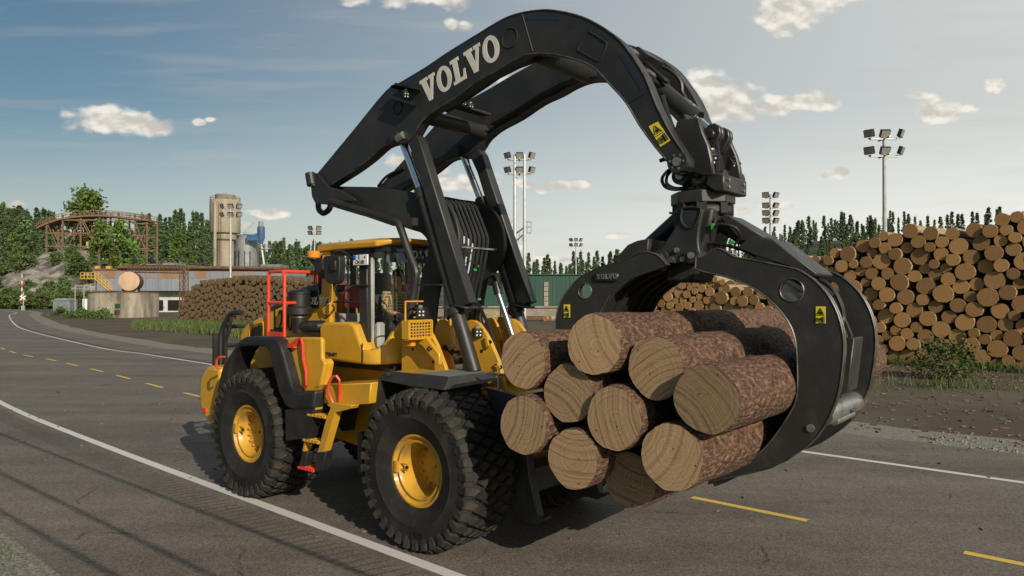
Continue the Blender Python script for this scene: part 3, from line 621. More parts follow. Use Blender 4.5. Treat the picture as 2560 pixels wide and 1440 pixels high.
# hazard stripes on the rear pillar
mb = MB()
for k in range(6):
    c = (-2.518,-0.875,2.863); mb.box((c[0],-.876,c[2]-.045*k),(.10,.006,.016),Matrix.Rotation(R(-38),3,'Y'))
mb.build('hazard_stripe', 'ink', CAB)
# cab grab bar (big dark tube from the tower down past the windscreen is a hose guard of the tower)
# ------------------------------------------------------------------ driver
def skin_body(name, joints, edges, mat, parent=None, sub=2):
    me = bpy.data.meshes.new(name); me.from_pydata([j[:3] for j in joints], edges, [])
    o = bpy.data.objects.new(name, me); COL.objects.link(o)
    sk = o.modifiers.new('skin', 'SKIN'); sk.use_smooth_shade = True
    lay = me.skin_vertices[0] if me.skin_vertices else None
    if lay is None:
        bm = bmesh.new(); bm.from_mesh(me); bm.verts.layers.skin.verify(); bm.to_mesh(me); bm.free(); lay = me.skin_vertices[0]
    for i, j in enumerate(joints):
        r = j[3]; lay.data[i].radius = r if isinstance(r, tuple) else (r, r); lay.data[i].use_root = (i == 0)
    s = o.modifiers.new('subdivision', 'SUBSURF'); s.levels = sub; s.render_levels = sub
    dg = bpy.context.evaluated_depsgraph_get(); m2 = bpy.data.meshes.new_from_object(o.evaluated_get(dg))
    o.modifiers.clear(); o.data = m2; o.name = name
    m2.materials.clear(); m2.materials.append(M[mat]); m2.shade_smooth()
    if parent: o.parent = parent
    return o
PE = thing('person', 'driver in a plaid shirt and pale jeans seated behind the cab windows', 'person', LOADER_LOC, LOADER_RZ)
x0, z0 = SX - .02, 2.48
# one continuous body: pelvis, spine, neck, head, two arms with hands, two legs
J = [(x0-.10,0,z0+.05,.15),(x0-.12,0,z0+.22,.145),(x0-.10,0,z0+.40,.15),(x0-.07,0,z0+.52,.10),(x0-.05,0,z0+.59,.055),(x0-.02,0,z0+.70,.088),(x0-.01,0,z0+.78,.085),
 (x0-.08,-.20,z0+.48,.07),(x0-.02,-.27,z0+.25,.05),(x0+.20,-.31,z0+.20,.036),(x0+.29,-.32,z0+.21,.028),
 (x0-.08,.20,z0+.48,.07),(x0+.05,.27,z0+.26,.05),(x0+.30,.17,z0+.26,.036),(x0+.40,.12,z0+.28,.028),
 (x0+.05,-.11,z0+.03,.10),(x0+.40,-.14,z0+.06,.075),(x0+.50,-.14,z0-.32,.055),(x0+.62,-.14,z0-.38,.04),
 (x0+.05,.11,z0+.03,.10),(x0+.40,.14,z0+.06,.075),(x0+.50,.14,z0-.32,.055),(x0+.62,.14,z0-.38,.04)]
E_ = [(0,1),(1,2),(2,3),(3,4),(4,5),(5,6),(2,7),(7,8),(8,9),(9,10),(2,11),(11,12),(12,13),(13,14),(0,15),(15,16),(16,17),(17,18),(0,19),(19,20),(20,21),(21,22)]
body = skin_body('body', J, E_, 'skin', PE)
# clothing follows the body: shirt and jeans slots by region
me = body.data; me.materials.append(M['plaid']); me.materials.append(M['denim'])
for p in me.polygons:
    c = p.center
    if c.z < z0 + .13 and c.x > x0 - .3 and abs(c.y) < .24: p.material_index = 2
    elif c.z < z0 + .555 and not (c.x > x0 + .17 and c.z < z0 + .36 and abs(c.y) > .08): p.material_index = 1
# fingers round the lever and the wheel
def fingers(hx_, hy, hz_, sgn):
    js, es = [(hx_,hy,hz_,.024)], []
    for k in range(4):
        yy = hy + (k-1.5)*.019; b = len(js); L_ = (.050,.058,.055,.044)[k]
        js += [(hx_+.035,yy,hz_+.008,.0095),(hx_+.035+L_*.6,yy,hz_-.006,.0085),(hx_+.035+L_*.75,yy,hz_-.034,.0075)]; es += [(0,b),(b,b+1),(b+1,b+2)]
    b = len(js); js += [(hx_+.015,hy+sgn*.036,hz_-.01,.011),(hx_+.045,hy+sgn*.042,hz_-.028,.009)]; es += [(0,b),(b,b+1)]
    return skin_body('hand', js, es, 'skin', PE, 1)
fingers(x0+.30,-.32,z0+.205,1); fingers(x0+.41,.12,z0+.275,-1)
# face and hair
mb = MB(); hc = Vector((x0-.015,0,z0+.74))
mb.loft([[hc+Vector((.085,-.012,-.005)),hc+Vector((.085,.012,-.005)),hc+Vector((.085,.012,.0)),hc+Vector((.085,-.012,.0))],[hc+Vector((.112,-.016,-.045)),hc+Vector((.112,.016,-.045)),hc+Vector((.085,.012,-.055)),hc+Vector((.085,-.012,-.055))]])
for sy in (-1,1): mb.box(hc+Vector((-.005,sy*.092,-.01)),(.045,.02,.065))
mb.build('nose_and_ears', 'skin', PE, bevel=.006)
mb = MB()
for sy in (-1,1): mb.lathe([(0,-.012),(.009,-.008),(.012,0),(.009,.008),(0,.012)],tuple(hc+Vector((.078,sy*.034,.008))),'z',8)
mb.box(hc+Vector((.088,0,-.075)),(.012,.05,.008)); mb.build('eyes_and_mouth', 'hair', PE)
mb = MB(); loops = []
for i in range(8):
    th = i/7*math.pi*.52; rr = .098*math.sin(th+.02); loops.append([(hc.x-.012+rr*math.cos(a)*1.0, rr*.93*math.sin(a), hc.z+.028+.095*math.cos(th)-(.03 if (math.cos(a)<.2 and i>5) else 0)) for a in [2*math.pi*k/18 for k in range(18)]])
mb.loft(loops[::-1]); mb.build('hair', 'hair', PE, 60)

# --- tower, boom arms, cylinders
def mirrored(name, mat, parent, shapes, bevel=.0, seg=1):
    """the same outline plate on the near and the far side, two objects"""
    out = []
    for sd in (-1, 1):
        mb = MB()
        for pts, ya, yb in shapes: mb.prism(pts, sd * ya, sd * yb)
        out.append(mb.build(name, mat, parent, bevel=bevel, seg=seg))
    return out
arm_top = smooth2([(-2.971,4.778),(-2.189,5.266),(-1.458,5.725),(-1.176,5.787),(-0.714,5.888),(-0.258,6.01),(0.216,6.118),(0.642,6.21),(0.944,6.21),(1.232,6.165),(1.464,6.089),(1.756,5.954),(2.01,5.781),(2.219,5.597),(2.375,5.384),(2.509,5.163),(2.621,4.891),(2.67,4.782),(2.796,4.546),(2.95,4.304)], 3)
arm_tip = [(2.975,4.254),(2.97,4.2),(2.932,4.161),(2.881,4.155),(2.834,4.176),(2.804,4.215)]
arm_low = smooth2([(2.804,4.215),(2.62,4.438),(2.439,4.688),(2.29,4.935),(2.083,5.174),(1.919,5.355),(1.755,5.466),(1.464,5.598),(1.163,5.685),(0.955,5.706),(0.74,5.676),(0.518,5.612),(0.217,5.55),(-0.16,5.41),(-0.492,5.324),(-0.675,5.25),(-0.787,5.179),(-0.863,5.095),(-0.924,5.041),(-1.001,4.999),(-1.134,4.979),(-1.293,4.995),(-1.522,4.977),(-1.809,4.847),(-2.159,4.718),(-2.678,4.563)], 3)
arm = arm_top + arm_tip[:-1] + arm_low + [(-2.842,4.537),(-2.97,4.573),(-3.079,4.632),(-3.1,4.707)]
arms = mirrored('boom_arm', 'steel', LD, [(arm, .53, .70)], .012)
AN, AF = arms
# welded trim on each arm: flange edges, access covers, slots, seams
def ring(mb, pts, y, r=.012):
    mb.tube([(p[0], y, p[1]) for p in pts], r, 6)
for sd, A in ((-1, AN), (1, AF)):
    y = sd * .70; mb = MB()
    for (cx, cz), rr in (([(0.734,5.961)][0], .115), ([(-1.222,5.461)][0], .085)):
        ring(mb, [(cx + rr*math.cos(t), cz + rr*math.sin(t)) for t in [2*math.pi*k/24 for k in range(25)]], y)
    sq = [(1.807,5.772),(1.848,5.771),(2.034,5.626),(2.059,5.582),(1.989,5.452),(1.944,5.44),(1.73,5.581),(1.698,5.631),(1.807,5.772)]
    ring(mb, smooth2(sq, 3), y)
    mb.build('access_cover', 'steel', A)
    mb = MB(); ol = [(p[0], y, p[1]) for p in arm]; mb.tube(ol + ol[:1], .011, 5, cap=False); mb.build('flange_edge', 'edge', A)  # outline tube in the lighter steel, a painted highlight along the flange
    mb = MB()
    for pl in ([(0.991,6.166),(1.453,6.051),(1.448,5.999),(0.979,6.113)], [(0.203,6.097),(0.21,6.056),(-0.258,5.944),(-0.272,5.987)], [(-0.819,5.846),(-0.812,5.803),(-1.175,5.728),(-1.191,5.768)], [(2.214,5.434),(2.257,5.446),(2.504,5.046),(2.463,5.025)]):
        mb.prism(pl, y - .003, y + .003)
    mb.build('anti_slip_strip', 'navy', A, 0)
    mb = MB()
    for q in ([(0.92,6.193),(1.072,5.732)], [(2.313,4.915),(2.536,4.995)]): mb.tube([(q[0][0], y, q[0][1]), (q[1][0], y, q[1][1])], .007, 4)
    mb.build('weld_seam', 'black', A)
    # warning sticker near the tip
    st = [(2.553,4.646),(2.656,4.679),(2.792,4.471),(2.682,4.422)]
    mb = MB(); mb.prism(st, y - .003, y + .003); SK = mb.build('warning_sticker', 'sticker', A, 0)
    a, b, c, d = [Vector((p[0], y + sd*.0045, p[1])) for p in st]
    def on(u, v): return (a*(1-u)+b*u)*(1-v) + (d*(1-u)+c*u)*v
    mb = MB()
    mb.tube([on(.5,.10), on(.16,.45), on(.84,.45), on(.5,.10)], .006, 4); mb.tube([on(.08,.53), on(.92,.53)], .004, 4)
    mb.tube([on(.42,.32), on(.60,.38)], .012, 4); mb.tube([on(.5,.25), on(.5,.42)], .008, 4)
    mb.tube([on(.80,.62), on(.80,.92)], .024, 5); mb.tube([on(.66,.72), on(.92,.72)], .010, 4); mb.tube([on(.36,.78), on(.62,.78)], .006, 4); mb.tube([on(.12,.68), on(.30,.68), on(.30,.90), on(.12,.90), on(.12,.68)], .004, 4)
    mb.build('sticker_symbol', 'ink', SK)
    # pin heads
    mb = MB(); c0 = (2.882,-0.7,4.242); mb.cyl((c0[0], y - sd*.02, c0[2]), (c0[0], y + sd*.045, c0[2]), .105, 24); mb.cyl((c0[0], y, c0[2]), (c0[0], y + sd*.058, c0[2]), .045, 12, 1); 
    for k in range(6): mb.cyl((c0[0]+.07*math.cos(k), y, c0[2]+.07*math.sin(k)), (c0[0]+.07*math.cos(k), y+sd*.052, c0[2]+.07*math.sin(k)), .012, 6, 1)
    c1 = (-1.15,-0.7,5.057); mb.tube([(c1[0]-.06, y + sd*.012, c1[2]-.02), (c1[0]+.06, y + sd*.012, c1[2]+.02)], .055, 10, 1)
    mb.build('pin_head', ['steel', 'bare'], A)
# cross tubes
mb = MB(); c = (-0.775,-0.42,5.293); mb.cyl((c[0], -.54, c[2]), (c[0], .54, c[2]), .10, 24); mb.build('cross_tube', 'steel', LD)
mb = MB(); c = (1.028,0,5.77); mb.cyl((c[0], -.54, c[2]), (c[0], .54, c[2]), .12, 24); mb.build('cross_tube', 'steel', LD)
mb = MB(); c = (2.09,0,5.438); mb.cyl((c[0], -.54, c[2]), (c[0], .54, c[2]), .085, 20); mb.build('cross_tube', 'steel', LD)
# work lamps on the boom
def lamp(name, c, d, parent, size=.085, mat='black'):
    d = Vector(d).normalized(); q = d.to_track_quat('X', 'Z').to_matrix()
    mb = MB(); mb.box(c, (size*.9, size, size), q, 0); c = Vector(c); mb.box(c + d*size*.47, (.008, size*.84, size*.84), q, 1)
    for a, b in ((-1,-1),(1,-1),(1,1),(-1,1)): mb.box(c + d*size*.49 + q @ Vector((0, a*size*.2, b*size*.2)), (.012, size*.18, size*.18), q, 2)
    mb.box(c + q @ Vector((-.02, 0, size*.65)), (.03, size*.5, size*.3), q, 3)
    return mb.build(name, [mat, 'black', 'platewhite', 'bare'], parent, bevel=.006)
fw = (.75, -.45, -.45)
lamp('work_lamp', (-0.926,-0.82,5.565), fw, LD); lamp('work_lamp', (-0.671,0.0,5.556), fw, LD); lamp('work_lamp', (-0.61,0.08,5.529), fw, LD)
mb = MB(); q = [(-1.197,5.698),(-1.086,5.741),(-0.749,5.631),(-0.824,5.42),(-1.205,5.602)]; mb.prism(q[:2] + q[2:3] + [(-0.764,5.608),(-1.165,5.724)], -.86, -.70); mb.prism([(-1.213,5.604),(-1.023,5.533),(-0.824,5.441),(-0.839,5.417),(-1.212,5.572)], -.86, -.70); mb.build('lamp_bracket', 'steel', AN)
mb = MB(); a, b = (-0.625,-0.42,5.461), (-0.601,0.42,5.518); mb.box(((a[0]+b[0])/2,0,(a[2]+b[2])/2),(.16,.84,.03)); mb.build('lamp_bracket', 'steel', LD)
# hose lines on the boom
mb = MB()
for sd in (-1, 1):
    pth = [(-0.551,5.248),(-0.124,5.376),(0.344,5.531),(0.661,5.594),(0.964,5.62),(1.254,5.571)]
    for k in range(3): mb.tube([(p[0], sd*(.50-.035*k), p[1]+.10) for p in pth], .014, 6)
for k in range(2): mb.tube(smoothpath([(-2.976,-0.5,4.573), (-2.898,-0.5,4.687), (-2.724,-0.5,4.777), (-2.44,-0.5,4.794), (-2.122,-0.5,4.897)],5) if k == 0 else smoothpath([(-3.038,0.5,4.723), (-2.813,0.5,4.869), (-2.415,0.5,4.953)],5), .022, 6)
mb.tube(smoothpath([(-3.256,-0.5,4.415),(-3.245,-0.5,4.278),(-3.134,-0.5,4.202),(-2.994,-0.5,4.246),(-2.935,-0.5,4.339)],5), .045, 8)
mb.build('boom_hoses', 'hose', LD)
# tower: two tall plates joined by cross webs, hooked back over the cab to carry the boom pivot
tower = [(-3.176,4.52),(-3.006,4.609),(-2.647,4.568),(-1.961,4.495),(-1.411,4.403),(-1.129,4.339)] + smooth2([(-0.935,4.305),(-0.707,4.252),(-0.545,4.17),(-0.414,4.034),(-0.321,3.857),(-0.286,3.675),(-0.299,3.506),(-0.377,3.354),(-0.543,3.202),(-0.631,3.114)],3) + [(-0.697,2.878),(-0.734,2.613),(-0.57,2.095),(-0.483,1.659),(-0.929,1.621),(-1.038,2.176),(-1.078,2.606),(-1.055,2.877),(-1.009,3.146),(-0.933,3.359),(-0.872,3.502),(-0.857,3.624),(-0.88,3.679),(-0.933,3.735),(-1.011,3.788),(-1.176,3.83),(-1.533,3.935),(-2.272,4.11),(-2.837,4.26),(-3.115,4.343)]
TW = bpy.data.objects.new('tower', None); COL.objects.link(TW); TW.parent = LD
mirrored('tower_plate', 'steel', TW, [(tower, .42, .485)], .012)
b_top = [(-2.626,4.421),(-2.494,4.462),(-2.401,4.517),(-1.752,4.452),(-1.418,4.395),(-1.137,4.336),(-0.737,4.252)]; b_bot = [(-2.625,4.315),(-2.493,4.239),(-2.4,4.191),(-1.751,4.002),(-1.416,3.919),(-1.167,3.854),(-0.789,3.758)]
for sd in (-1, 1):
    mb = MB(); mb.loft([[(t[0], sd*.487, t[1]), (t[0], sd*yo_, t[1]), (b[0], sd*yo_, b[1]), (b[0], sd*.487, b[1])] for t, b, yo_ in zip(b_top, b_bot, (.66,.66,.66,.66,.62,.56,.489))])
    mb.build('tower_beam', 'steel', TW, bevel=.012)
cheek = [(-3.11,4.708),(-3.08,4.759),(-3.0,4.774),(-2.931,4.755),(-2.871,4.713),(-2.774,4.619),(-2.658,4.531),(-2.376,4.458),(-2.068,4.31),(-2.041,4.274),(-2.459,4.286),(-2.59,4.309),(-2.638,4.26),(-2.988,4.318),(-3.068,4.421),(-3.099,4.604)]
mirrored('pivot_cheek', 'steel', TW, [(cheek, .705, .76)], .012)
mb = MB()
for sd in (-1, 1):
    c = (-3.035,-0.76,4.639); mb.tube([(c[0]-.05, sd*.775, c[2]+.13), (c[0], sd*.775, c[2]-.05)], .075, 12); c = (-3.005,-0.76,4.594); mb.cyl((c[0], sd*.76, c[2]), (c[0], sd*.80, c[2]), .025, 8, 1)
mb.build('pivot_pin', ['steel', 'bare'], TW)
mb = MB(); a, b = (-0.871,-0.36,4.243), (-0.52,-0.36,3.88)
mb.box((a[0]-.1, 0, a[2]-.03), (.55, .836, .05), Matrix.Rotation(R(10),3,'Y')); mb.box((a[0]-.22,0,a[2]-.22),(.05,.836,.34)); a = (-1.55,-0.36,4.284); mb.box((a[0],0,a[2]-.1),(.08,.836,.35)); mb.build('cross_web', 'steel', TW)
mb = MB(); near = [(-0.697,4.218),(-0.622,4.158),(-0.439,3.8),(-0.41,3.719),(-0.41,3.635),(-0.467,3.353),(-0.576,2.931),(-0.664,2.61)]
for k in range(7): mb.tube([(p[0], -.30 + .085*k, p[1]) for p in near], .020, 6)
mb.build('hydraulic_pipes', 'steel', TW)
mb = MB(); 
for px_ in ([(-0.431,3.573)][0], [(-0.62,2.782)][0]): mb.box((px_[0]+.015, -.02, px_[1]), (.05, .836, .022))
mb.build('pipe_clamp', 'bare', TW)
mb = MB(); 
for k, dz in ((4,.35),(5,.40),(3,-.10),(5,-.05)): 
    p = near[5]; mb.cyl((p[0]-.02, -.30+.085*k, p[1]-.1+dz-.3), (p[0]-.02, -.30+.085*k, p[1]-.1+dz-.33), .025, 6)
mb.build('pipe_tape', 'green_tag', TW)
mb = MB(); mb.tube(smoothpath([(-2.533,-0.8,4.304),(-1.839,-0.8,4.113),(-1.257,-0.8,3.951),(-1.122,-0.8,3.905),(-1.043,-0.8,3.815),(-0.889,-0.8,3.503),(-0.767,-0.8,3.282),(-0.752,-0.8,3.188),(-0.811,-0.8,2.93),(-0.901,-0.8,2.576)],4), .052, 10)
mb.tube([(-2.439,-0.8,4.245),(-1.882,-0.8,4.083),(-1.177,-0.8,3.876)], .02, 6); a = (-0.85,-0.78,3.894); mb.box(a, (.12,.1,.10)); mb.build('hose_guard', 'steel', TW, bevel=0)
mb = MB(); a = (-0.692,-0.8,3.074); mb.box((a[0]+.1,-.62,a[2]),(.5,.3,.02)); mb.build('guard_bracket', 'steel', TW)
# small levelling cylinder beside the far plate
mb = MB(); a, b = (-0.291,0.3,2.958), (-0.016,0.3,2.34); mb.cyl(a, b, .042, 16, 0); mb.cyl((-0.334,0.3,3.123), a, .06, 12, 1); mb.cyl(b, (b[0]+.10, .30, b[2]-.5), .07, 16, 1)
mb.box((-0.39,0.34,3.163), (.16,.10,.18), None, 1); mb.tube(smoothpath([(-0.448,0.28,3.207),(-0.332,0.28,3.216),(-0.274,0.28,3.122),(-0.231,0.28,3.04)],4), .02, 6, 1)
mb.build('levelling_cylinder', ['chrome', 'steel'], LD)
# lift cylinders with box guards
LB = (0.083,-0.6,1.99); LT = (-1.261,-0.6,5.089); LH = (-0.876,-0.6,4.329)
gu = [(-1.091,5.05),(-0.982,5.083),(-0.875,5.057),(-0.806,4.968),(0.084,2.846),(-0.146,2.775),(-0.905,4.727)]
for sd in (-1, 1):
    LC = bpy.data.objects.new('lift_cylinder', None); COL.objects.link(LC); LC.parent = LD
    t, h, b = Vector((LT[0], sd*.60, LT[2])), Vector((LH[0], sd*.60, LH[2])), Vector((LB[0], sd*.60, LB[2]))
    mb = MB(); mb.cyl(t, h, .055, 18); mb.build('rod', 'chrome', LC)
    mb = MB(); d = (b - h).normalized(); k = h + d*(((-0.196,-0.6,2.753)[2]-h.z)/d.z); mb.cyl(h - d*.02, h + d*.12, .088, 18); mb.cyl(h + d*.1, k, .074, 18); mb.cyl(k - d*.03, k + d*.06, .115, 18); mb.cyl(k, b, .092, 20)
    m_ = k + d*1.05; mb.cyl(m_, m_ + d*.016, .097, 18, 1); mb.build('barrel', ['steel', 'bare'], LC)
    mb = MB(); mb.prism(gu, sd*.69, sd*.54); mb.box((-0.093,-0.6,2.805)[:1] + (sd*.58,) + (-0.093,-0.6,2.805)[2:], (.26,.26,.035), Matrix.Rotation(R(12),3,'Y')); mb.build('box_guard', 'steel', LC, bevel=.012)
    mb = MB(); mb.cyl(t + Vector((-.0,-.15,0)), t + Vector((0,.15,0)), .075, 16); mb.build('rod_eye', 'steel', LC)
# --- front frame plates, headlamps, fenders
mb = MB(); mb.prism([(-1.25,.75),(.55,.62),(.75,1.0),(.62,1.75),(-1.25,1.75)], -.52, .52); mb.build('front_frame', 'yellow', LD, bevel=.03)
pa = [(-1.119,2.054),(-1.12,2.303),(-0.911,2.396),(-0.598,2.489),(-0.539,2.429),(-0.452,2.31),(-0.31,2.05),(-0.261,1.902),(-0.26,1.677),(-1.118,1.603)]
pb = [(-0.704,2.551),(-0.645,2.61),(-0.571,2.628),(-0.498,2.603),(-0.44,2.527),(-0.376,2.353),(-0.376,2.302),(-0.44,2.289),(-0.383,2.08),(-0.255,1.654),(-0.913,1.597)]
pc_ = [(-0.261,2.591),(-0.177,2.623),(-0.081,2.62),(0.001,2.581),(0.109,2.469),(0.175,2.381),(0.332,2.116),(0.409,1.85),(0.46,1.61),(-0.33,1.536)]
mirrored('frame_plate', 'yellow', LD, [(pa, .66, .72)], .012)
mirrored('frame_plate', 'yellow', LD, [(pb, .46, .50)], .012)
mirrored('frame_plate', 'yellow', LD, [(pc_, .36, .42)], .012)
gp = [(-0.836,2.399),(-0.511,2.416),(-0.269,2.211),(-0.269,2.077),(-0.297,2.066),(-0.569,2.292),(-0.657,2.329),(-0.835,2.332)]
mirrored('lamp_arm', 'yellow', LD, [(gp, .80, .86)], .01)
mb = MB()
for (px_, pz_) in [(-0.475,2.266),(-0.41,2.269),(-0.446,2.287),(-0.446,2.247)]: mb.cyl((px_, -.864, pz_), (px_, -.85, pz_), .016, 8)
for (px_, pz_) in [(-0.896,2.234),(-0.517,2.088)]: mb.cyl((px_, -.724, pz_), (px_, -.71, pz_), .022, 8)
for (px_, pz_) in [(0.182,2.356),(0.042,2.235),(0.352,2.053)]: mb.cyl((px_, -.424, pz_), (px_, -.41, pz_), .025, 8)
mb.build('bolt_holes', 'ink', LD)
for sd in (-1, 1):
    HL = bpy.data.objects.new('headlamp', None); COL.objects.link(HL); HL.parent = LD
    p, q = [(-0.74,2.613),(-0.426,2.404)]
    x_, z_, w_, h_ = (p[0]+q[0])/2, (p[1]+q[1])/2, q[0]-p[0], p[1]-q[1]
    y_ = sd*.92
    # the guard faces forward and outward: box with a perforated front
    mb = MB(); mb.box((x_-.08, y_, z_), (.10, .34, h_*.9)); mb.cyl((x_-.2,y_,z_),(x_-.1,y_,z_),.12,16); mb.build('lamp_body', 'black', HL, bevel=.02)
    mb = MB(); mb.box((x_-.02, y_, z_), (.02, .30, h_*.78)); mb.build('lamp_lens', 'lens', HL)
    mb = MB(); fx = x_ + .04; W_, H_ = .40, h_*1.08
    for yy in (-1, 1): mb.box((fx-.05, y_+yy*W_/2, z_), (.12, .02, H_))
    for zz in (-1, 1): mb.box((fx-.05, y_, z_+zz*H_/2), (.12, W_, .02))
    nx, nz = 8, 6
    for i in range(nx): mb.box((fx, y_-W_/2+W_*(i+.5)/nx, z_), (.008, .012, H_))
    for j in range(nz): mb.box((fx+.003, y_, z_-H_/2+H_*(j+.5)/nz), (.008, W_, .012))
    mb.tube([(fx-.06,y_-.2,z_+H_/2),(fx-.06,y_-.2,z_+H_/2+.24),(fx-.06,y_+.1,z_+H_/2+.24)], .014, 5)
    mb.build('lamp_guard', 'yellow', HL)
    o = lamp('work_lamp', (x_+.0, y_+.04, z_+H_/2+.10), (.8,-.5,-.2), HL, .115)
    mb = MB(); mb.box((x_-.12, y_-.05, z_-H_/2-.06), (.16,.08,.07)); mb.build('indicator', 'amber', HL)
    lamp('work_lamp', (-0.008,-0.44,2.466)[:1] + (sd*.44,) + (-0.008,-0.44,2.466)[2:], (.8,-.5,-.1), LD, .11)
mb = MB()
for pth in ([(1212,845),(1218,850),(1222,866),(1218,871)], [(1237,912),(1244,910),(1250,918),(1252,925)]): pass
mb.tube([(0.113,-0.44,2.404),(0.171,-0.46,2.392),(0.197,-0.46,2.314),(0.16,-0.44,2.286)], .012, 6); mb.tube([(0.284,-0.44,2.08),(0.334,-0.46,2.099),(0.379,-0.46,2.048)], .012, 6); mb.build('grab_handle', 'yellow', LD)
mb = MB()
for k in range(4): mb.tube(smoothpath([ray_at(-.30+.06*k,-1.1135,-0.9968,2.5655,-0.0491),ray_at(-.30+.06*k,-1.0187,-0.9837,2.3161,-0.0837),ray_at(-.35+.06*k,-1.0183,-0.9836,2.0648,-0.1186),ray_at(-.40+.06*k,-1.0729,-0.9912,1.8658,-0.1462)],4), .028, 6)
for k in range(4): mb.tube(smoothpath([ray_at(.0+.07*k,-0.3962,-0.8973,2.8232,-0.0134),ray_at(.0+.07*k,-0.2531,-0.8775,2.6112,-0.0428),ray_at(.0+.07*k,-0.1336,-0.8609,2.3496,-0.0791),(-0.078,0.0,2.089)],4), .024, 6)
mb.tube([(-0.541,-0.5,2.264),(-0.454,-0.5,2.247),(-0.312,-0.5,2.161)], .035, 8); mb.tube([(-0.326,-0.5,2.212),(-0.241,-0.5,2.088)], .05, 8); mb.build('frame_hoses', 'hose', LD)
mb = MB(); mb.cyl((-0.421,-0.52,2.27), (-0.335,-0.52,2.305), .045, 10); mb.cyl((-0.321,-0.52,2.172), (-0.237,-0.52,2.131), .045, 10); mb.build('hose_fitting', 'bare', LD)
# front fenders
zF = 2.0
for sd in (-1, 1):
    FF = bpy.data.objects.new('front_fender', None); COL.objects.link(FF); FF.parent = LD
    def q(p): return (p[0], sd*abs(p[1]))
    XA, XB, XM, YO, YI = -.72, .28, -.27, 1.25, .50
    mb = MB(); mb.plan([(XA,sd*YI),(XM-.02,sd*YI),(XM-.02,sd*(YO-.01)),(XA,sd*(YO-.02))], zF-.05, zF-.005); mb.build('fender_deck', 'yellow', FF, bevel=.008)
    mb = MB(); mb.plan([(XM-.018,sd*YI),(XB,sd*YI),(XB-.01,sd*YO),(XM-.018,sd*(YO-.01))], zF-.05, zF); mb.build('anti_slip_plate', 'darkgreen', FF, bevel=.008)
    mb = MB()
    mb.loft([[(XA-.03,sd*(YO-.03),zF-.004),(XM,sd*(YO-.008),zF-.001),(XB-.01,sd*(YO+.002),zF+.003)],[(XA-.16,sd*(YO+.06),zF-.11),(XM,sd*(YO+.10),zF-.135),(XB-.04,sd*(YO+.12),zF-.135)],[(XA-.16,sd*(YO+.0),zF-.11),(XM,sd*(YO+.05),zF-.135),(XB-.04,sd*(YO+.07),zF-.135)],[(XA-.03,sd*(YO-.08),zF-.03),(XM,sd*(YO-.05),zF-.03),(XB-.05,sd*(YO-.05),zF-.03)]], cap=False)
    mb.loft([[(XB+.001,sd*(YI-.02),zF+.002),(XB-.008,sd*YO,zF+.002)],[(XB+.10,sd*YI,zF-.10),(XB+.03,sd*(YO+.12),zF-.135)],[(XB+.06,sd*YI,zF-.10),(XB-.01,sd*(YO+.09),zF-.135)],[(XB-.04,sd*YI,zF-.03),(XB-.06,sd*(YO-.04),zF-.03)]], cap=False)
    mb.loft([[(XB-.007,sd*(YO+.001),zF+.001),(XB-.006,sd*(YO-.001),zF+.001)],[(XB-.04,sd*(YO+.122),zF-.135),(XB+.03,sd*(YO+.122),zF-.135)]], cap=False)
    mb.prism([(-.75,zF-.01),(-.88,zF-.10),(-1.13,1.20),(-1.06,1.18),(-.84,zF-.13),(-.72,zF-.05)], sd*1.31, sd*.85)
    mb.box((.22,sd*.95,zF-.20),(.05,.6,.26)); mb.prism([(-1.15,1.22),(-1.06,1.22),(-1.06,.72),(-1.15,.72)], sd*1.42, sd*.80)
    mb.build('fender_edge', 'worn', FF)
mb = MB(); a = (0.647,-0.85,2.071); mb.box((a[0], -.85, 2.02), (.4,.04,.03)); mb.cyl((a[0]+.08,-.9,2.03),(a[0]+.08,-.9,1.86),.016,8); mb.build('fender_clamp', 'bare', LD)
# stand / log rest at the nose
st = [(0.406,1.838),(0.884,1.728),(0.989,1.098),(1.018,0.866),(1.149,0.418),(1.261,0.449),(1.239,0.409),(1.115,0.344),(0.883,0.348),(0.656,0.476),(0.52,0.584),(0.488,0.981),(0.507,1.505)]
NS = bpy.data.objects.new('nose_stand', None); COL.objects.link(NS); NS.parent = LD
for sd in (-1, 1):
    mb = MB(); mb.prism([(p[0], p[1]) for p in st], sd*.70, sd*.58); mb.build('stand_plate', 'worn', NS, bevel=.012)
mb = MB(); a = (1.035,-0.7,0.855); mb.box((a[0]-.12,0,a[2]+.05),(.20,1.16,.06)); mb.box((a[0]-.2,0,a[2]-.12),(.06,1.16,.28)); a = (0.972,-0.7,1.462); mb.box((a[0]-.1,0,a[2]),(.1,1.16,.4)); mb.cyl((a[0]-.05,-.45,a[2]-.3),(a[0]-.05,.45,a[2]-.3),.07,14); mb.build('stand_crossbar', 'worn', NS)
mb = MB(); mb.prism([(0.568,1.875),(1.24,1.792),(0.822,1.481),(0.69,1.632)], -.95, -.86); mb.build('side_fin', 'navy', NS)

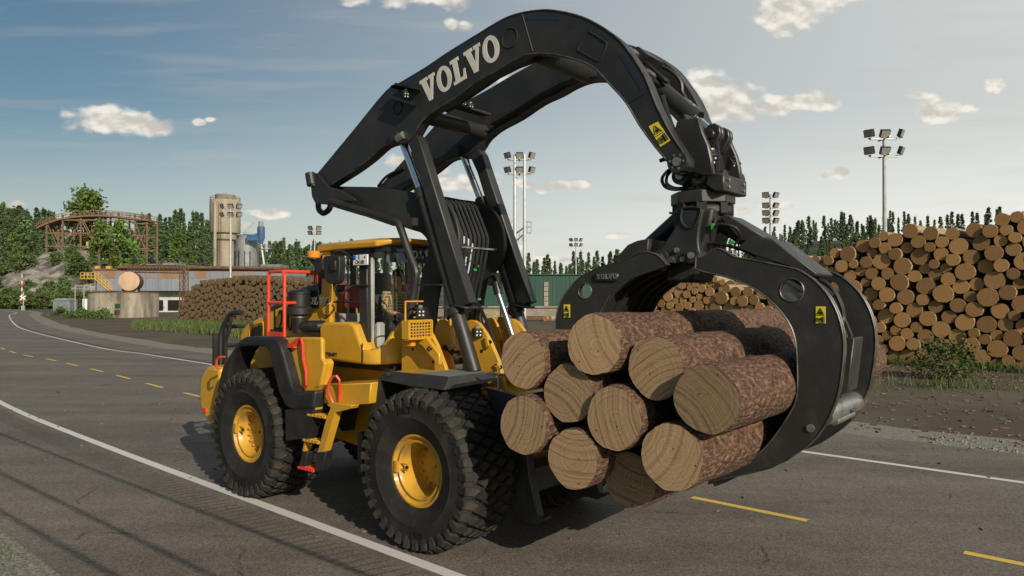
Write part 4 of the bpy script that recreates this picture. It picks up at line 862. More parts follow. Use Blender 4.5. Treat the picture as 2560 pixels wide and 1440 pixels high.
# --- knuckle at the boom tip, rotator, grapple
GR = bpy.data.objects.new('grapple', None); COL.objects.link(GR); GR.parent = LD
kn = [(2.695,4.68),(2.709,4.732),(2.736,4.744),(2.934,4.738),(2.951,4.723),(2.993,4.579),(3.052,4.442),(3.085,4.305),(3.102,4.14),(3.009,4.133),(2.906,4.177),(2.747,4.165),(2.671,4.194),(2.658,4.254)]
mb = MB(); mb.prism(kn, -.40, -.33); mb.prism(kn, .33, .40)
f1 = [(2.744,4.815),(2.767,4.824),(2.817,4.676),(2.879,4.531),(2.914,4.386),(2.931,4.211),(2.851,4.219),(2.793,4.529)]
mb.prism(f1, -.33, -.10); mb.prism(f1, .10, .33); KN = mb.build('knuckle', 'steel', GR, bevel=.012)
mb = MB(); 
for sy in (-.22, .22): 
    c = ray_at(sy,2.8654,-0.4452,4.4558,0.2129) ; mb.lathe([(0,-.004),(.05,-.004),(.05,.004),(0,.004)], (c[0]+.03, c[1], c[2]), 'x', 14)
mb.build('knuckle_opening', 'ink', KN)
lug = [(0,-.14),(-.10,-.10),(-.02,.06),(.03,.105),(.09,.115),(.145,.07),(.155,.0),(.12,-.07),(.06,-.16)]
mb = MB(); c = (2.928,0,4.596)
for yy in (-.17,-.10,.06,.13): mb.prism([(c[0]+p[0], c[2]+p[1]) for p in lug], yy, yy+.045)
mb.cyl((c[0]+.05,-.2,c[2]+.0),(c[0]+.05,.2,c[2]+.0),.05,14); mb.build('lug', 'steel', KN, bevel=.008)
# tilt cylinder between the arms
a, b, e = Vector((2.065,0,5.466)), Vector((2.749,0,4.814)), Vector((c[0]+.05, 0, c[2]))
TC = bpy.data.objects.new('tilt_cylinder', None); COL.objects.link(TC); TC.parent = LD
mb = MB(); mb.cyl(a, b, .095, 20); mb.cyl(b-(b-a).normalized()*.1, b, .105, 20); mb.build('barrel', 'steel', TC)
mb = MB(); mb.cyl(b, e, .05, 16); mb.build('rod', 'chrome', TC)
# manifold and fittings on the boom
mb = MB(); rq = Matrix.Rotation(R(45),3,'Y')
for (px_, py_, yy) in ((1583,132,-.2),(1592,150,-.1),(1628,152,.12),(1640,158,.2),(1632,186,-.05),(1645,192,.0),(1722,258,.26),(1733,266,.28)):
    pass
for q_ in ((2.101,-0.2,5.633),(2.1,-0.1,5.579),(2.142,0.12,5.617),(2.16,0.2,5.597),(2.243,-0.05,5.392),(2.29,0.0,5.368),(2.525,0.26,5.097),(2.573,0.28,5.048)): mb.cyl(Vector(q_)-Vector((.06,0,-.05)), Vector(q_)+Vector((.06,0,-.05)), .028, 6); mb.cyl(Vector(q_), Vector(q_)+Vector((.02,0,-.02)), .036, 6)
mb.build('hose_fitting', 'bare', LD)
mb = MB(); mb.box((2.126,0,5.554), (.16,.40,.22), rq); mb.build('valve_block', 'black', LD)
mb = MB()
mb.tube(smoothpath([(2.17,0.2,5.586),(2.335,0.25,5.473),(2.428,0.28,5.349),(2.447,0.28,5.232),(2.505,0.28,5.122)],5), .022, 7)
mb.tube(smoothpath([(2.07,-0.1,5.643),(2.345,-0.15,5.374),(2.453,-0.1,5.256),(2.292,-0.05,5.365)],5), .02, 7)
mb.tube(smoothpath([(2.494,-0.3,5.052),(2.563,-0.3,4.828),(2.618,-0.3,4.685),(2.682,-0.3,4.6)],5), .03, 7)
for k in range(4): mb.tube(smoothpath([ray_at(-.08+.1*k,2.7941,-0.4550,4.7131,0.2486),ray_at(-.1+.1*k,2.9417,-0.4346,4.6152,0.2350),ray_at(-.1+.1*k,2.9850,-0.4286,4.3985,0.2050),ray_at(-.12+.1*k,2.9623,-0.4317,4.1904,0.1761)],5), .026, 7)
for k in range(2): mb.tube(smoothpath([(2.635,-0.3,4.291),(2.564,-0.36,4.219),(2.543,-0.4,4.141),(2.579,-0.38,4.064),(2.653,-0.3,4.042),(2.718,-0.2,4.064)],5) if k == 0 else smoothpath([(2.617,-0.3,4.255),(2.567,-0.33,4.189),(2.572,-0.34,4.103),(2.653,-0.3,4.054),(2.731,-0.2,4.071)],5), .018, 6)
mb.tube(smoothpath([(2.469,-0.3,4.366),(2.534,-0.3,4.375),(2.608,-0.3,4.357)],3), .022, 6)
mb.build('tip_hoses', 'hose', GR)
lamp('work_lamp', (3.011,-0.25,4.341), (.6,-.5,-.62), GR, .12); lamp('work_lamp', (2.986,0.38,4.364), (.6,-.3,-.74), GR, .12)
# swivel block, plate box and rotator
c = (2.716,-0.1,4.178); cx0 = (2.814,0,3.993)[0]
mb = MB(); mb.cyl((c[0],-.34,c[2]),(c[0],.34,c[2]),.095,20); mb.cyl((c[0],-.36,c[2]),(c[0],-.34,c[2]),.045,12,1); mb.cyl((c[0]-.1,0,c[2]-.02),(c[0]+.35,0,c[2]-.02),.09,14); mb.build('swivel', ['black','bare'], GR)
p, q = (2.998,-0.3,4.188), (3.175,-0.3,3.988)
mb = MB(); bx = [(2.994,4.189),(3.176,4.153),(3.175,3.984),(3.074,3.986),(2.981,4.06)]; mb.prism(bx, -.30, .30); mb.build('cover_box', 'worn', GR, bevel=.012)
mb = MB()
for yy in (-.2,.2):
    for dz in (.05,-.02): mb.cyl((bx[1][0]-.01,yy,bx[1][1]-.1+dz),(bx[1][0]+.018,yy,bx[1][1]-.1+dz),.016,8)
mb.build('cover_bolts', 'bare', GR)
zt, zb2 = (2.814,0,4.023)[2], (2.814,0,3.891)[2]
mb = MB(); mb.cyl((cx0,0,zt+.10),(cx0,0,zt+.02),.16,24); mb.cyl((cx0,0,zt+.03),(cx0,0,zt-.01),.235,28)
for k in range(18): aa = 2*math.pi*k/18; mb.cyl((cx0+.205*math.cos(aa),.205*math.sin(aa),zt+.02),(cx0+.205*math.cos(aa),.205*math.sin(aa),zt+.045),.016,6,1)
oc = [(cx0+.335*math.cos(R(22.5+45*k)), .335*math.sin(R(22.5+45*k))) for k in range(8)]
mb.plan(oc, zt-.13, zt-.004); ROT = mb.build('rotator', ['steel','bare'], GR, bevel=.008)
mb = MB(); mb.cyl((cx0,0,zt-.13),(cx0,0,zb2-.06),.25,28); 
for k in range(8): aa = R(22.5+45*k); mb.box((cx0+.29*math.cos(aa),.29*math.sin(aa),zt-.18),(.05,.10,.12),Matrix.Rotation(aa,3,'Z'))
mb.box((cx0-.31,-.05,zt-.2),(.02,.2,.02)); mb.build('slew_ring', 'black', ROT)
# yoke
yk = smooth2([(2.691,3.84),(2.726,3.734),(2.681,3.666),(2.599,3.555),(2.525,3.458),(2.469,3.393),(2.455,3.33),(2.483,3.287),(2.534,3.264)],3) + [(2.88,3.254),(2.932,3.273),(2.949,3.333),(2.932,3.415),(2.924,3.497),(2.937,3.618),(2.959,3.718),(2.977,3.81)]
mb = MB(); mb.prism(yk, -.36, -.29); mb.prism(yk, .29, .36); YK = mb.build('yoke_plate', 'steel', GR, bevel=.02, seg=2)
yx = [(cx0-.22,zt-.2),(cx0+.24,zt-.2),(cx0+.20,zt-.42),(cx0+.12,zt-.62),(cx0-.02,zt-.95),(cx0-.30,zt-.95),(cx0-.28,zt-.7),(cx0-.2,zt-.42)]
mb = MB(); mb.prism(yx, -.285, .285); mb.cyl((cx0,0,zt-.15),(cx0,0,zt-.25),.30,28); mb.build('yoke_body', 'steel', GR, bevel=.03, seg=2)
sc_ = [(2.758,3.834),(2.951,3.819),(2.934,3.719),(2.899,3.652),(2.837,3.623),(2.785,3.643),(2.74,3.72)]
mb = MB(); mb.tube([(p[0],-.365,p[1]) for p in smooth2(sc_+[sc_[0]],3)], .014, 6); mb.build('yoke_rib', 'steel', YK)
piv_l, piv_r = [(2.52,3.34)][0], [(2.867,3.34)][0]
mb = MB()
for p in (piv_l, piv_r): mb.cyl((p[0],-.40,p[1]),(p[0],.40,p[1]),.075,20); mb.cyl((p[0],-.415,p[1]),(p[0],-.40,p[1]),.035,12,1)
for p in [(2.635,3.311),(2.761,3.307),(2.694,3.4)]: mb.cyl((p[0],-.385,p[1]),(p[0],-.36,p[1]),.028,8,1)
mb.build('yoke_pins', ['steel','bare'], GR)
# tines: two big side plates joined by a curved inner sheet, a covered cylinder between them
t_out = [(1733,660),(1740,640),(1755,644),(1776,627),(1794,621),(1818,631),(1837,643),(1879,650),(1974,669),(1998,676),(2031,697),(2064,730),(2087,768),(2101,806),(2108,843),(2109,880),(2106,914),(2097,976),(2078,1032),(2040,1094),(1988,1136),(1927,1169),(1870,1186),(1800,1205),(1740,1222)]
TO = [(3.013,3.316),(3.075,3.299),(3.162,3.365),(3.235,3.386),(3.331,3.343),(3.405,3.295),(3.566,3.263),(3.756,3.22),(3.914,3.183),(3.998,3.156),(4.111,3.079),(4.222,2.962),(4.297,2.83),(4.342,2.699),(4.364,2.572),(4.367,2.445),(4.357,2.327),(4.326,2.111),(4.263,1.912),(4.135,1.681),(3.955,1.509),(3.737,1.358),(3.401,1.225),(3.271,1.174),(3.129,1.109)]
TI = [(3.138,1.134),(3.271,1.205),(3.448,1.326),(3.6,1.452),(3.73,1.591),(3.858,1.784),(3.947,1.948),(3.976,2.083),(3.977,2.304),(3.967,2.49),(3.929,2.639),(3.844,2.775),(3.707,2.913),(3.531,3.028),(3.31,3.111),(3.1,3.161),(3.004,3.199)]
tine_r = smooth2(TO, 2) + smooth2(TI, 2)
# left tine: traced upper half, lower half mirrored from the right tine about the grapple's own axis
LO = [(2.645,3.301),(2.591,3.344),(2.505,3.376),(2.422,3.379),(2.285,3.334),(2.102,3.281),(1.907,3.239),(1.696,3.157),(1.574,3.079),(1.445,2.951),(1.357,2.803),(1.312,2.631),(1.29,2.431)]
LI = [(1.794,2.451),(1.845,2.643),(1.917,2.769),(2.007,2.911),(2.15,3.03),(2.374,3.144),(2.572,3.201),(2.698,3.243)]
cxm = (piv_l[0] + piv_r[0]) / 2
low_o = [(2*cxm - p[0], p[1]) for p in TO if p[1] < 2.25]; low_i = [(2*cxm - p[0], p[1]) for p in TI if p[1] < 2.0]
tine_l = smooth2(LO + low_o, 2) + smooth2(low_i + LI, 2)
def tine(outline, inner, side, hole, sticker, badge):
    T = bpy.data.objects.new('grapple_tine', None); COL.objects.link(T); T.parent = LD
    for sd in (-1, 1):
        mb = MB()
        # the round lightening hole is cut by bridging the outline to the hole
        if hole:
            hx, hz, hr = hole; n = 20
            k0 = min(range(len(outline)), key=lambda i: (outline[i][0]-hx)**2 + (outline[i][1]-hz)**2)
            a0 = math.atan2(outline[k0][1]-hz, outline[k0][0]-hx)
            ar = sum(a[0]*b[1]-b[0]*a[1] for a, b in zip(outline, outline[1:]+outline[:1])); sg = -1 if ar > 0 else 1
            hp = [(hx+hr*math.cos(a0+sg*2*math.pi*k/n), hz+hr*math.sin(a0+sg*2*math.pi*k/n)) for k in range(n+1)]
            e = 1e-4; pl = outline[:k0+1] + hp + [(outline[k0][0]+e, outline[k0][1]+e)] + outline[k0+1:]
            mb.prism(pl, sd*.60, sd*.54)
        else: mb.prism(outline, sd*.60, sd*.54)
        for yy in (.60, .54): ol = [(p[0], sd*yy, p[1]) for p in outline]; mb.tube(ol + ol[:1], .0075, 4, 1, cap=False)  # tubes round the plate outline paint its edges with a highlight
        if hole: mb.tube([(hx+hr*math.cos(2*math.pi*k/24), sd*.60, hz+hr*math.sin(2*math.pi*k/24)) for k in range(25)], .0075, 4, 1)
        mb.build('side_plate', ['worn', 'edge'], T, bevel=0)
    # inner curved sheet with ribs
    mb = MB(); n = len(inner)
    off = []
    for i in range(n):
        a, b = inner[max(0,i-1)], inner[min(n-1,i+1)]; tx, tz = b[0]-a[0], b[1]-a[1]; l = math.hypot(tx, tz); off.append((tz/l, -tx/l))
    cc = (3.35, 2.0); sgn = []
    th = .035
    for i in range(n):
        o = off[i]; d = (inner[i][0]-cc[0])*o[0] + (inner[i][1]-cc[1])*o[1]; s = 1 if side > 0 else 1
        k = 1 if d > 0 else -1; sgn.append((o[0]*k, o[1]*k))
    P_ = [(inner[i][0]+sgn[i][0]*.03, inner[i][1]+sgn[i][1]*.03) for i in range(n)]; Q_ = [(inner[i][0]+sgn[i][0]*(.03+th), inner[i][1]+sgn[i][1]*(.03+th)) for i in range(n)]
    mb.prism(P_ + Q_[::-1], -.538, .538); mb.build('inner_sheet', 'steel', T)
    mb = MB()
    for yy in (-.30, -.05, .20, .40):
        P2_ = [(inner[i][0]+sgn[i][0]*.0, inner[i][1]+sgn[i][1]*.0) for i in range(2, n-3)]
        mb.prism(P2_ + [(inner[i][0]+sgn[i][0]*.028, inner[i][1]+sgn[i][1]*.028) for i in range(n-4, 1, -1)], yy, yy+.035)
    mb.build('wear_rib', 'steel', T)
    return T
in_r = smooth2(TI, 2); in_l = smooth2(low_i + LI, 2)
hr_ = [(3.931,2.978)][0]; hl_ = [(1.712,2.981)][0]
TR = tine(tine_r, in_r, 1, (hr_[0], hr_[1], .105), None, None)
TL = tine(tine_l, in_l, -1, (hl_[0], hl_[1], .085), None, None)
def mark(T, pts, y, sd):
    mb = MB(); mb.prism(pts, y-.003, y+.003); S = mb.build('warning_sticker', 'sticker', T, 0)
    a, b, c, d = [Vector((p[0], y-.0045, p[1])) for p in pts]
    on = lambda u, v: (a*(1-u)+b*u)*(1-v) + (d*(1-u)+c*u)*v
    mb = MB(); mb.tube([on(.5,.10), on(.16,.45), on(.84,.45), on(.5,.10)], .005, 4); mb.tube([on(.08,.53), on(.92,.53)], .003, 4); mb.tube([on(.38,.36), on(.65,.36)], .011, 4)
    mb.tube([on(.78,.62), on(.78,.94)], .014, 5); mb.tube([on(.64,.73), on(.92,.73)], .008, 4); mb.tube([on(.34,.78), on(.62,.78)], .005, 4); mb.tube([on(.12,.68), on(.28,.68), on(.28,.90), on(.12,.90), on(.12,.68)], .004, 4)
    mb.build('sticker_symbol', 'ink', S)
mark(TR, [(4.141,2.835),(4.221,2.836),(4.221,2.689),(4.14,2.687)], -.603, -1)
mark(TL, [(1.434,2.835),(1.515,2.836),(1.515,2.689),(1.434,2.687)], -.603, -1)
bd = [(1.836,3.172),(2.15,3.169),(2.126,3.081),(1.856,3.085)]; mb = MB(); mb.prism(bd, -.625, -.60); BD = mb.build('name_badge', 'steel', TL, bevel=.012)
bw = bd[1][0]-bd[0][0]; mb = MB(); s_ = .055; slab_word(mb, 'VOLVO', Matrix.Translation((bd[0][0]+.045,-.632,bd[3][1]+.025)) @ Matrix.Diagonal((s_*.78,1,s_,1)), .008); mb.build('badge_lettering', 'bare', BD, 0)
# cylinders, covers and tubes inside the right tine; stub cover plates over both tine shoulders
mb = MB(); a = [(3.824,3.213),(4.148,2.909),(4.217,2.817)];
c1, c2, c3 = (4.112,0,3.003), (4.251,0,2.553), (4.265,0,1.919)
mb.cyl((3.68,-0.05,3.242), (4.143,-0.05,2.909), .085, 16); mb.cyl((4.169,0.1,1.899), (4.216,0.1,1.93), .11, 16)
o2 = [(4.154,2.852),(4.21,2.702),(4.265,2.561),(4.265,2.516),(4.216,2.514),(4.163,2.626),(4.128,2.776)]; mb.prism(o2, -.12, -.06); mb.prism(o2, .06, .12); mb.build('tine_linkage', 'steel', TR)
mb = MB(); cv = [(4.272,2.543),(4.348,2.545),(4.29,2.052),(4.213,2.008)]; mb.prism(cv, -.16, .16); mb.build('cylinder_cover', 'worn', TR, bevel=.01)
mb = MB(); q_ = (4.159,0,1.872); mb.cyl((q_[0],-.54,q_[2]),(q_[0],.54,q_[2]),.10,20); q_ = (4.205,-0.3,1.818); mb.cyl((q_[0],-.3,q_[2]-.03),(q_[0],.3,q_[2]-.03),.035,12); mb.build('cross_pin', 'bare', TR)
mb = MB(); q_ = (4.091,-0.6,1.76); mb.cyl((q_[0],-.615,q_[2]),(q_[0],-.60,q_[2]),.035,14); mb.build('bolt_head', 'bare', TR)
mb = MB(); mb.tube(smoothpath([(3.959,-0.1,3.118),(4.121,-0.1,3.021),(4.216,-0.1,2.853),(4.236,-0.1,2.705),(4.216,-0.2,2.634)],4), .022, 6)
mb.tube(smoothpath([(3.069,-0.25,3.72),(3.069,-0.3,3.614),(3.132,-0.3,3.651),(3.277,-0.25,3.605),(3.298,-0.2,3.508),(3.236,-0.2,3.443)],5), .016, 6)
for k in range(3): mb.tube(smoothpath([ray_at(-.2+.12*k,2.8710,-0.4444,3.4874,0.0787),ray_at(-.2+.12*k,3.0036,-0.4260,3.4727,0.0766),ray_at(-.2+.12*k,3.2181,-0.3963,3.4134,0.0684),ray_at(-.2+.12*k,3.3840,-0.3733,3.3334,0.0573)],4), .02, 6)
mb.build('tine_hoses', 'hose', TR)
mb = MB(); mb.box((3.056,-0.3,3.631),(.028,.03,.06)); mb.box((3.207,-0.2,3.468),(.05,.03,.035)); mb.build('hose_tape', 'green_tag', TR)
cov = [(3.09,3.653),(3.183,3.743),(3.362,3.628),(3.524,3.509),(3.64,3.48),(4.072,3.133),(4.026,3.101),(3.875,3.183),(3.515,3.284),(3.377,3.336),(3.305,3.41),(3.426,3.507),(3.358,3.538)]
cov1 = [(3.321,3.399),(3.441,3.511),(3.543,3.498),(3.666,3.468),(4.073,3.136),(4.052,3.104),(3.887,3.181),(3.511,3.314)]
mb = MB(); mb.prism(cov1, -.34, .20); mb.build('shoulder_cover', 'worn', TR, bevel=.01)
arm1 = [(3.068,3.728),(3.137,3.756),(3.528,3.511),(3.44,3.436),(3.278,3.492)]
mb = MB(); mb.prism(arm1, -.15, .25); a, b = Vector((3.004,0,3.716)), Vector((3.425,0,3.433)); mb.cyl(a, b, .10, 16); mb.build('grip_cylinder', 'steel', TR, bevel=.01)
cov2 = [(2.334,3.548),(2.186,3.529),(2.07,3.489),(1.957,3.385),(1.852,3.319),(2.059,3.281),(2.309,3.372)]
mb = MB(); mb.prism(cov2, -.30, .34); mb.build('shoulder_cover', 'worn', TL, bevel=.01)
mb = MB(); mb.cyl((2.502,0.1,3.789), (2.106,0.1,3.484), .09, 16); mb.build('grip_cylinder', 'navy', TL)
# boom arm lettering
a, b = Vector((-0.713,-0.7,5.418)), Vector((0.605,-0.7,5.766)); d = (b - a); ln = Vector((d.x, 0, d.z)).length; ang = math.atan2(d.z, d.x)
# letter height and slant follow the arm's own face
h0 = Vector((-0.841,-0.7,5.619)) - a; hh = .33
mb = MB(); tmp = 1.2+.98+1.2+1.12*2+.24; sx = ln / tmp
slab_word(mb, 'VOLVO', Matrix.Translation((a.x, -.706, a.z)) @ Matrix.Rotation(-ang, 4, 'Y') @ Matrix.Diagonal((sx, 1, hh, 1)), .006)
mb.build('arm_lettering', 'white', AN, 0)

# ------------------------------------------------------------------ ground, road, hills
M['litter'] = MAT('bark_chips', (.085, .055, .032), .95, col2=(.19, .135, .085), scale=3, lo=.4, hi=.6)
def ground_mat():
    m, n, l, p = nodes_of('packed_earth'); p.inputs['Roughness'].default_value = .95; p.inputs['Specular IOR Level'].default_value = .2
    tc = n.new('ShaderNodeTexCoord')
    def nz(s, d): 
        t = n.new('ShaderNodeTexNoise'); l.new(tc.outputs['Object'], t.inputs['Vector']); t.inputs['Scale'].default_value = s; t.inputs['Detail'].default_value = d; t.inputs['Roughness'].default_value = .65; return t.outputs[0]
    def mix(f, a, b, lo, hi):
        r = n.new('ShaderNodeMapRange'); l.new(f, r.inputs[0]); r.inputs[1].default_value = lo; r.inputs[2].default_value = hi
        x = n.new('ShaderNodeMix'); x.data_type = 'RGBA'; l.new(r.outputs[0], x.inputs[0])
        for i, v in ((6, a), (7, b)):
            if isinstance(v, tuple): x.inputs[i].default_value = (*v, 1)
            else: l.new(v, x.inputs[i])
        return x.outputs[2]
    c = mix(nz(.22, 6), (.088, .070, .050), (.128, .108, .078), .4, .65)
    c = mix(nz(.55, 7), c, (.085, .085, .042), .53, .68)
    c = mix(nz(2.6, 5), c, (.15, .12, .075), .62, .74)
    c = mix(nz(38, 3), c, (.05, .042, .03), .58, .72)
    l.new(c, p.inputs['Base Color'])
    b = n.new('ShaderNodeBump'); b.inputs['Strength'].default_value = .6; b.inputs['Distance'].default_value = .05; l.new(nz(14, 6), b.inputs['Height']); l.new(b.outputs[0], p.inputs['Normal'])
    return m
M['earth'] = ground_mat()
def asphalt_mat():
    m, n, l, p = nodes_of('asphalt'); p.inputs['Roughness'].default_value = .82; p.inputs['Specular IOR Level'].default_value = .3
    tc = n.new('ShaderNodeTexCoord')
    def nz(s, d, r=.6, src=None):
        t = n.new('ShaderNodeTexNoise'); l.new(src or tc.outputs['Object'], t.inputs['Vector']); t.inputs['Scale'].default_value = s; t.inputs['Detail'].default_value = d; t.inputs['Roughness'].default_value = r; return t.outputs[0]
    def mr(f, a, b, c, d):
        r = n.new('ShaderNodeMapRange'); l.new(f, r.inputs[0])
        for i, v in enumerate((a, b, c, d)): r.inputs[i + 1].default_value = v
        return r.outputs[0]
    def mul(a, b):
        x = n.new('ShaderNodeMath'); x.operation = 'MULTIPLY'; l.new(a, x.inputs[0]); l.new(b, x.inputs[1]); return x.outputs[0]
    mp = n.new('ShaderNodeMapping'); l.new(tc.outputs['Object'], mp.inputs[0]); mp.inputs['Rotation'].default_value = (0, 0, R(41.7)); mp.inputs['Scale'].default_value = (.18, 1.0, 1)
    v = mul(mr(nz(.55, 4, .6, mp.outputs[0]), .35, .65, .74, 1.22), mr(nz(1.7, 5), .35, .65, .92, 1.08))
    v = mul(v, mr(nz(52, 4, .85), .40, .60, .52, 1.52)); v = mul(v, mr(nz(30, 2, .7), .38, .62, .80, 1.20))
    cr = n.new('ShaderNodeTexVoronoi'); cr.feature = 'DISTANCE_TO_EDGE'; cr.inputs['Scale'].default_value = .42
    wp = n.new('ShaderNodeTexNoise'); l.new(tc.outputs['Object'], wp.inputs['Vector']); wp.inputs['Scale'].default_value = 1.4; wp.inputs['Detail'].default_value = 5
    ad = n.new('ShaderNodeMix'); ad.data_type = 'RGBA'; ad.inputs[0].default_value = .35; l.new(tc.outputs['Object'], ad.inputs[6]); l.new(wp.outputs['Color'], ad.inputs[7]); l.new(ad.outputs[2], cr.inputs['Vector'])
    line = mr(cr.outputs['Distance'], .0, .006, 1, 0); gate = mr(nz(.9, 2), .52, .60, 0, .85); crack = mul(line, gate)
    hs = n.new('ShaderNodeHueSaturation'); hs.inputs['Color'].default_value = (.141, .122, .102, 1); l.new(v, hs.inputs['Value'])
    x = n.new('ShaderNodeMix'); x.data_type = 'RGBA'; l.new(crack, x.inputs[0]); l.new(hs.outputs[0], x.inputs[6]); x.inputs[7].default_value = (.022, .02, .018, 1)
    l.new(x.outputs[2], p.inputs['Base Color'])
    b = n.new('ShaderNodeBump'); b.inputs['Strength'].default_value = .45; b.inputs['Distance'].default_value = .01; l.new(nz(120, 4, .7), b.inputs['Height']); l.new(b.outputs[0], p.inputs['Normal'])
    return m
M['asphalt'] = asphalt_mat()
M['groove'] = MAT('worn_groove', (.088, .076, .063), .9)
def paint_mat(name, c, w):
    m, n, l, p = nodes_of(name); p.inputs['Roughness'].default_value = .7
    tc = n.new('ShaderNodeTexCoord'); t = n.new('ShaderNodeTexNoise'); l.new(tc.outputs['Object'], t.inputs['Vector']); t.inputs['Scale'].default_value = 26; t.inputs['Detail'].default_value = 6; t.inputs['Roughness'].default_value = .7
    r = n.new('ShaderNodeMapRange'); l.new(t.outputs[0], r.inputs[0]); r.inputs[1].default_value = .60; r.inputs[2].default_value = .72
    x = n.new('ShaderNodeMix'); x.data_type = 'RGBA'; l.new(r.outputs[0], x.inputs[0]); x.inputs[6].default_value = (*c, 1); x.inputs[7].default_value = (*w, 1); l.new(x.outputs[2], p.inputs[0]); return m
M['linewhite'] = paint_mat('white_road_paint', (.58, .565, .53), (.30, .28, .25)); M['lineyellow'] = paint_mat('yellow_road_paint', (.62, .42, .06), (.34, .25, .07))
M['gravel'] = MAT('gravel', (.13, .118, .095), .95, col2=(.30, .28, .23), scale=26, detail=4, lo=.45, hi=.62, bump=1.0, bscale=30, fine=.3)
M['rock'] = MAT('grey_rock', (.09, .082, .07), .9, col2=(.34, .31, .26), scale=.30, detail=9, lo=.42, hi=.62, bump=1.0, bscale=.9, fine=.25)
M['hill'] = MAT('forest_floor', (.045, .05, .028), .95, col2=(.085, .078, .058), scale=.05, detail=6, lo=.45, hi=.65)
# ridge elevation, read as the sight-line column of each ridge point
RIDGE = [(-1500,640),(-400,625),(0,628),(100,640),(330,655),(430,612),(500,632),(600,668),(800,690),(1000,694),(1300,716),(1550,704),(1700,676),(1900,645),(2050,610),(2200,604),(2400,612),(2560,602),(2900,600),(4200,640)]
def ridge(col):
    if col <= RIDGE[0][0]: return RIDGE[0][1]
    for (a, ya), (b, yb) in zip(RIDGE, RIDGE[1:]):
        if col <= b: return ya + (yb - ya) * (col - a) / (b - a)
    return RIDGE[-1][1]
def ground_z(x, y):
    if y < 150: return 0.0
    col = 1280 + 1800 * x / y
    h = 2.92 + (742 - ridge(col)) / 1800 * 430
    t = min(1, max(0, (y - 185) / 235)); t = t * t * (3 - 2 * t)
    return max(0, h) * t + t * 2.4 * noise.noise((x * .03, y * .03, 0)) + t * .8 * noise.noise((x * .11, y * .11, 3))
mb = MB()
mb.plan([(-420,-160),(420,-160),(420,190),(-420,190)], -.6, 0); mb.build('ground', 'earth', None, 0)['kind'] = 'structure'
mb = MB(); ys = [178,186,194,202,212,224,238,254,272,292,314,338,364,392,420,450,500,600,800,1200]; rows = []
for y in ys: rows.append([mb.bm.verts.new((y * k / 26.0, y, ground_z(y * k / 26.0, y) - (.25 if y < 190 else 0) - (0 if y <= 450 else (y-450)*.02))) for k in range(-52, 53)])
for a, b in zip(rows, rows[1:]):
    for i in range(len(a) - 1): mb.face([a[i], a[i+1], b[i+1], b[i]])
mb.build('hills', 'hill', None, 60)['kind'] = 'structure'
# road: the upper white edge line is the guide curve
def sline(s, off): return (.666 * off + .747 * s, .747 * off - .665 * s)
U = [Vector((a, b, 0)) for a, b in [sline(q, 13.75) for q in (22, 16, 10, 4, -2, -8, -15)] + [sline(-22, 13.9), sline(-30, 14.5), sline(-38, 14.9)] + [(-24.41,42.09),(-42.17,62.62),(-55.13,79.68),(-78.1,111.88),(-98.81,142.11)] + [(-150.0,196.0)]]
US = smoothpath(U, 8)
def offs(path, d, z):
    out = []
    for i, p in enumerate(path):
        t = (path[min(len(path)-1, i+1)] - path[max(0, i-1)]).normalized(); out.append(Vector((p.x - t.y * d, p.y + t.x * d, z)))
    return out
def band(name, d0, d1, z, mat, path=US):
    mb = MB(); mb.strip(offs(path, d0, z), offs(path, d1, z)); o = mb.build(name, mat, None, 0); o['kind'] = 'structure'; return o
band('road', -2.45, 11.25, .012, 'asphalt')
band('road_edge_line', -.075, .075, .016, 'linewhite'); band('road_edge_line', 8.45, 8.61, .016, 'linewhite')
# gravel shoulder with a ragged edge
for d0, d1 in ((-2.40, -4.1), (11.2, 12.6)):
    mb = MB(); a = offs(US, d0, .008); b = [p + Vector((noise.noise(p * .9) * .35, noise.noise(p * .9 + Vector((7, 0, 0))) * .35, 0)) for p in offs(US, d1, .008)]
    mb.strip(a, b); mb.build('gravel_shoulder', 'gravel', None, 0)['kind'] = 'structure'
rs = random.Random(3)
def pebbles(name, spots, smin, smax, mat):
    mb = MB()
    for (x, y) in spots:
        s = rs.uniform(smin, smax); n = 5; h = s * rs.uniform(.5, .9)
        lo = [(x + s*math.cos(k*6.283/n + rs.random()*.5), y + s*.8*math.sin(k*6.283/n + rs.random()*.5), 0) for k in range(n)]
        hi = [(x + (p[0]-x)*.5, y + (p[1]-y)*.5, h) for p in lo]; mb.loft([lo, hi])
    o = mb.build(name, mat, None, 30); o['kind'] = 'stuff'; tag(o, 'loose grey stones lying along the shoulders of the road', 'gravel'); return o
sp = []
for i in range(2600):
    k = rs.randrange(0, 34); f = rs.random(); p = US[k] * (1 - f) + US[k + 1] * f; t = (US[k+1] - US[k]).normalized(); d = -2.45 - abs(rs.gauss(0, .75)) if rs.random() < .8 else 11.3 + rs.random() * 1.2
    sp.append((p.x - t.y * d, p.y + t.x * d))
ch = MB()
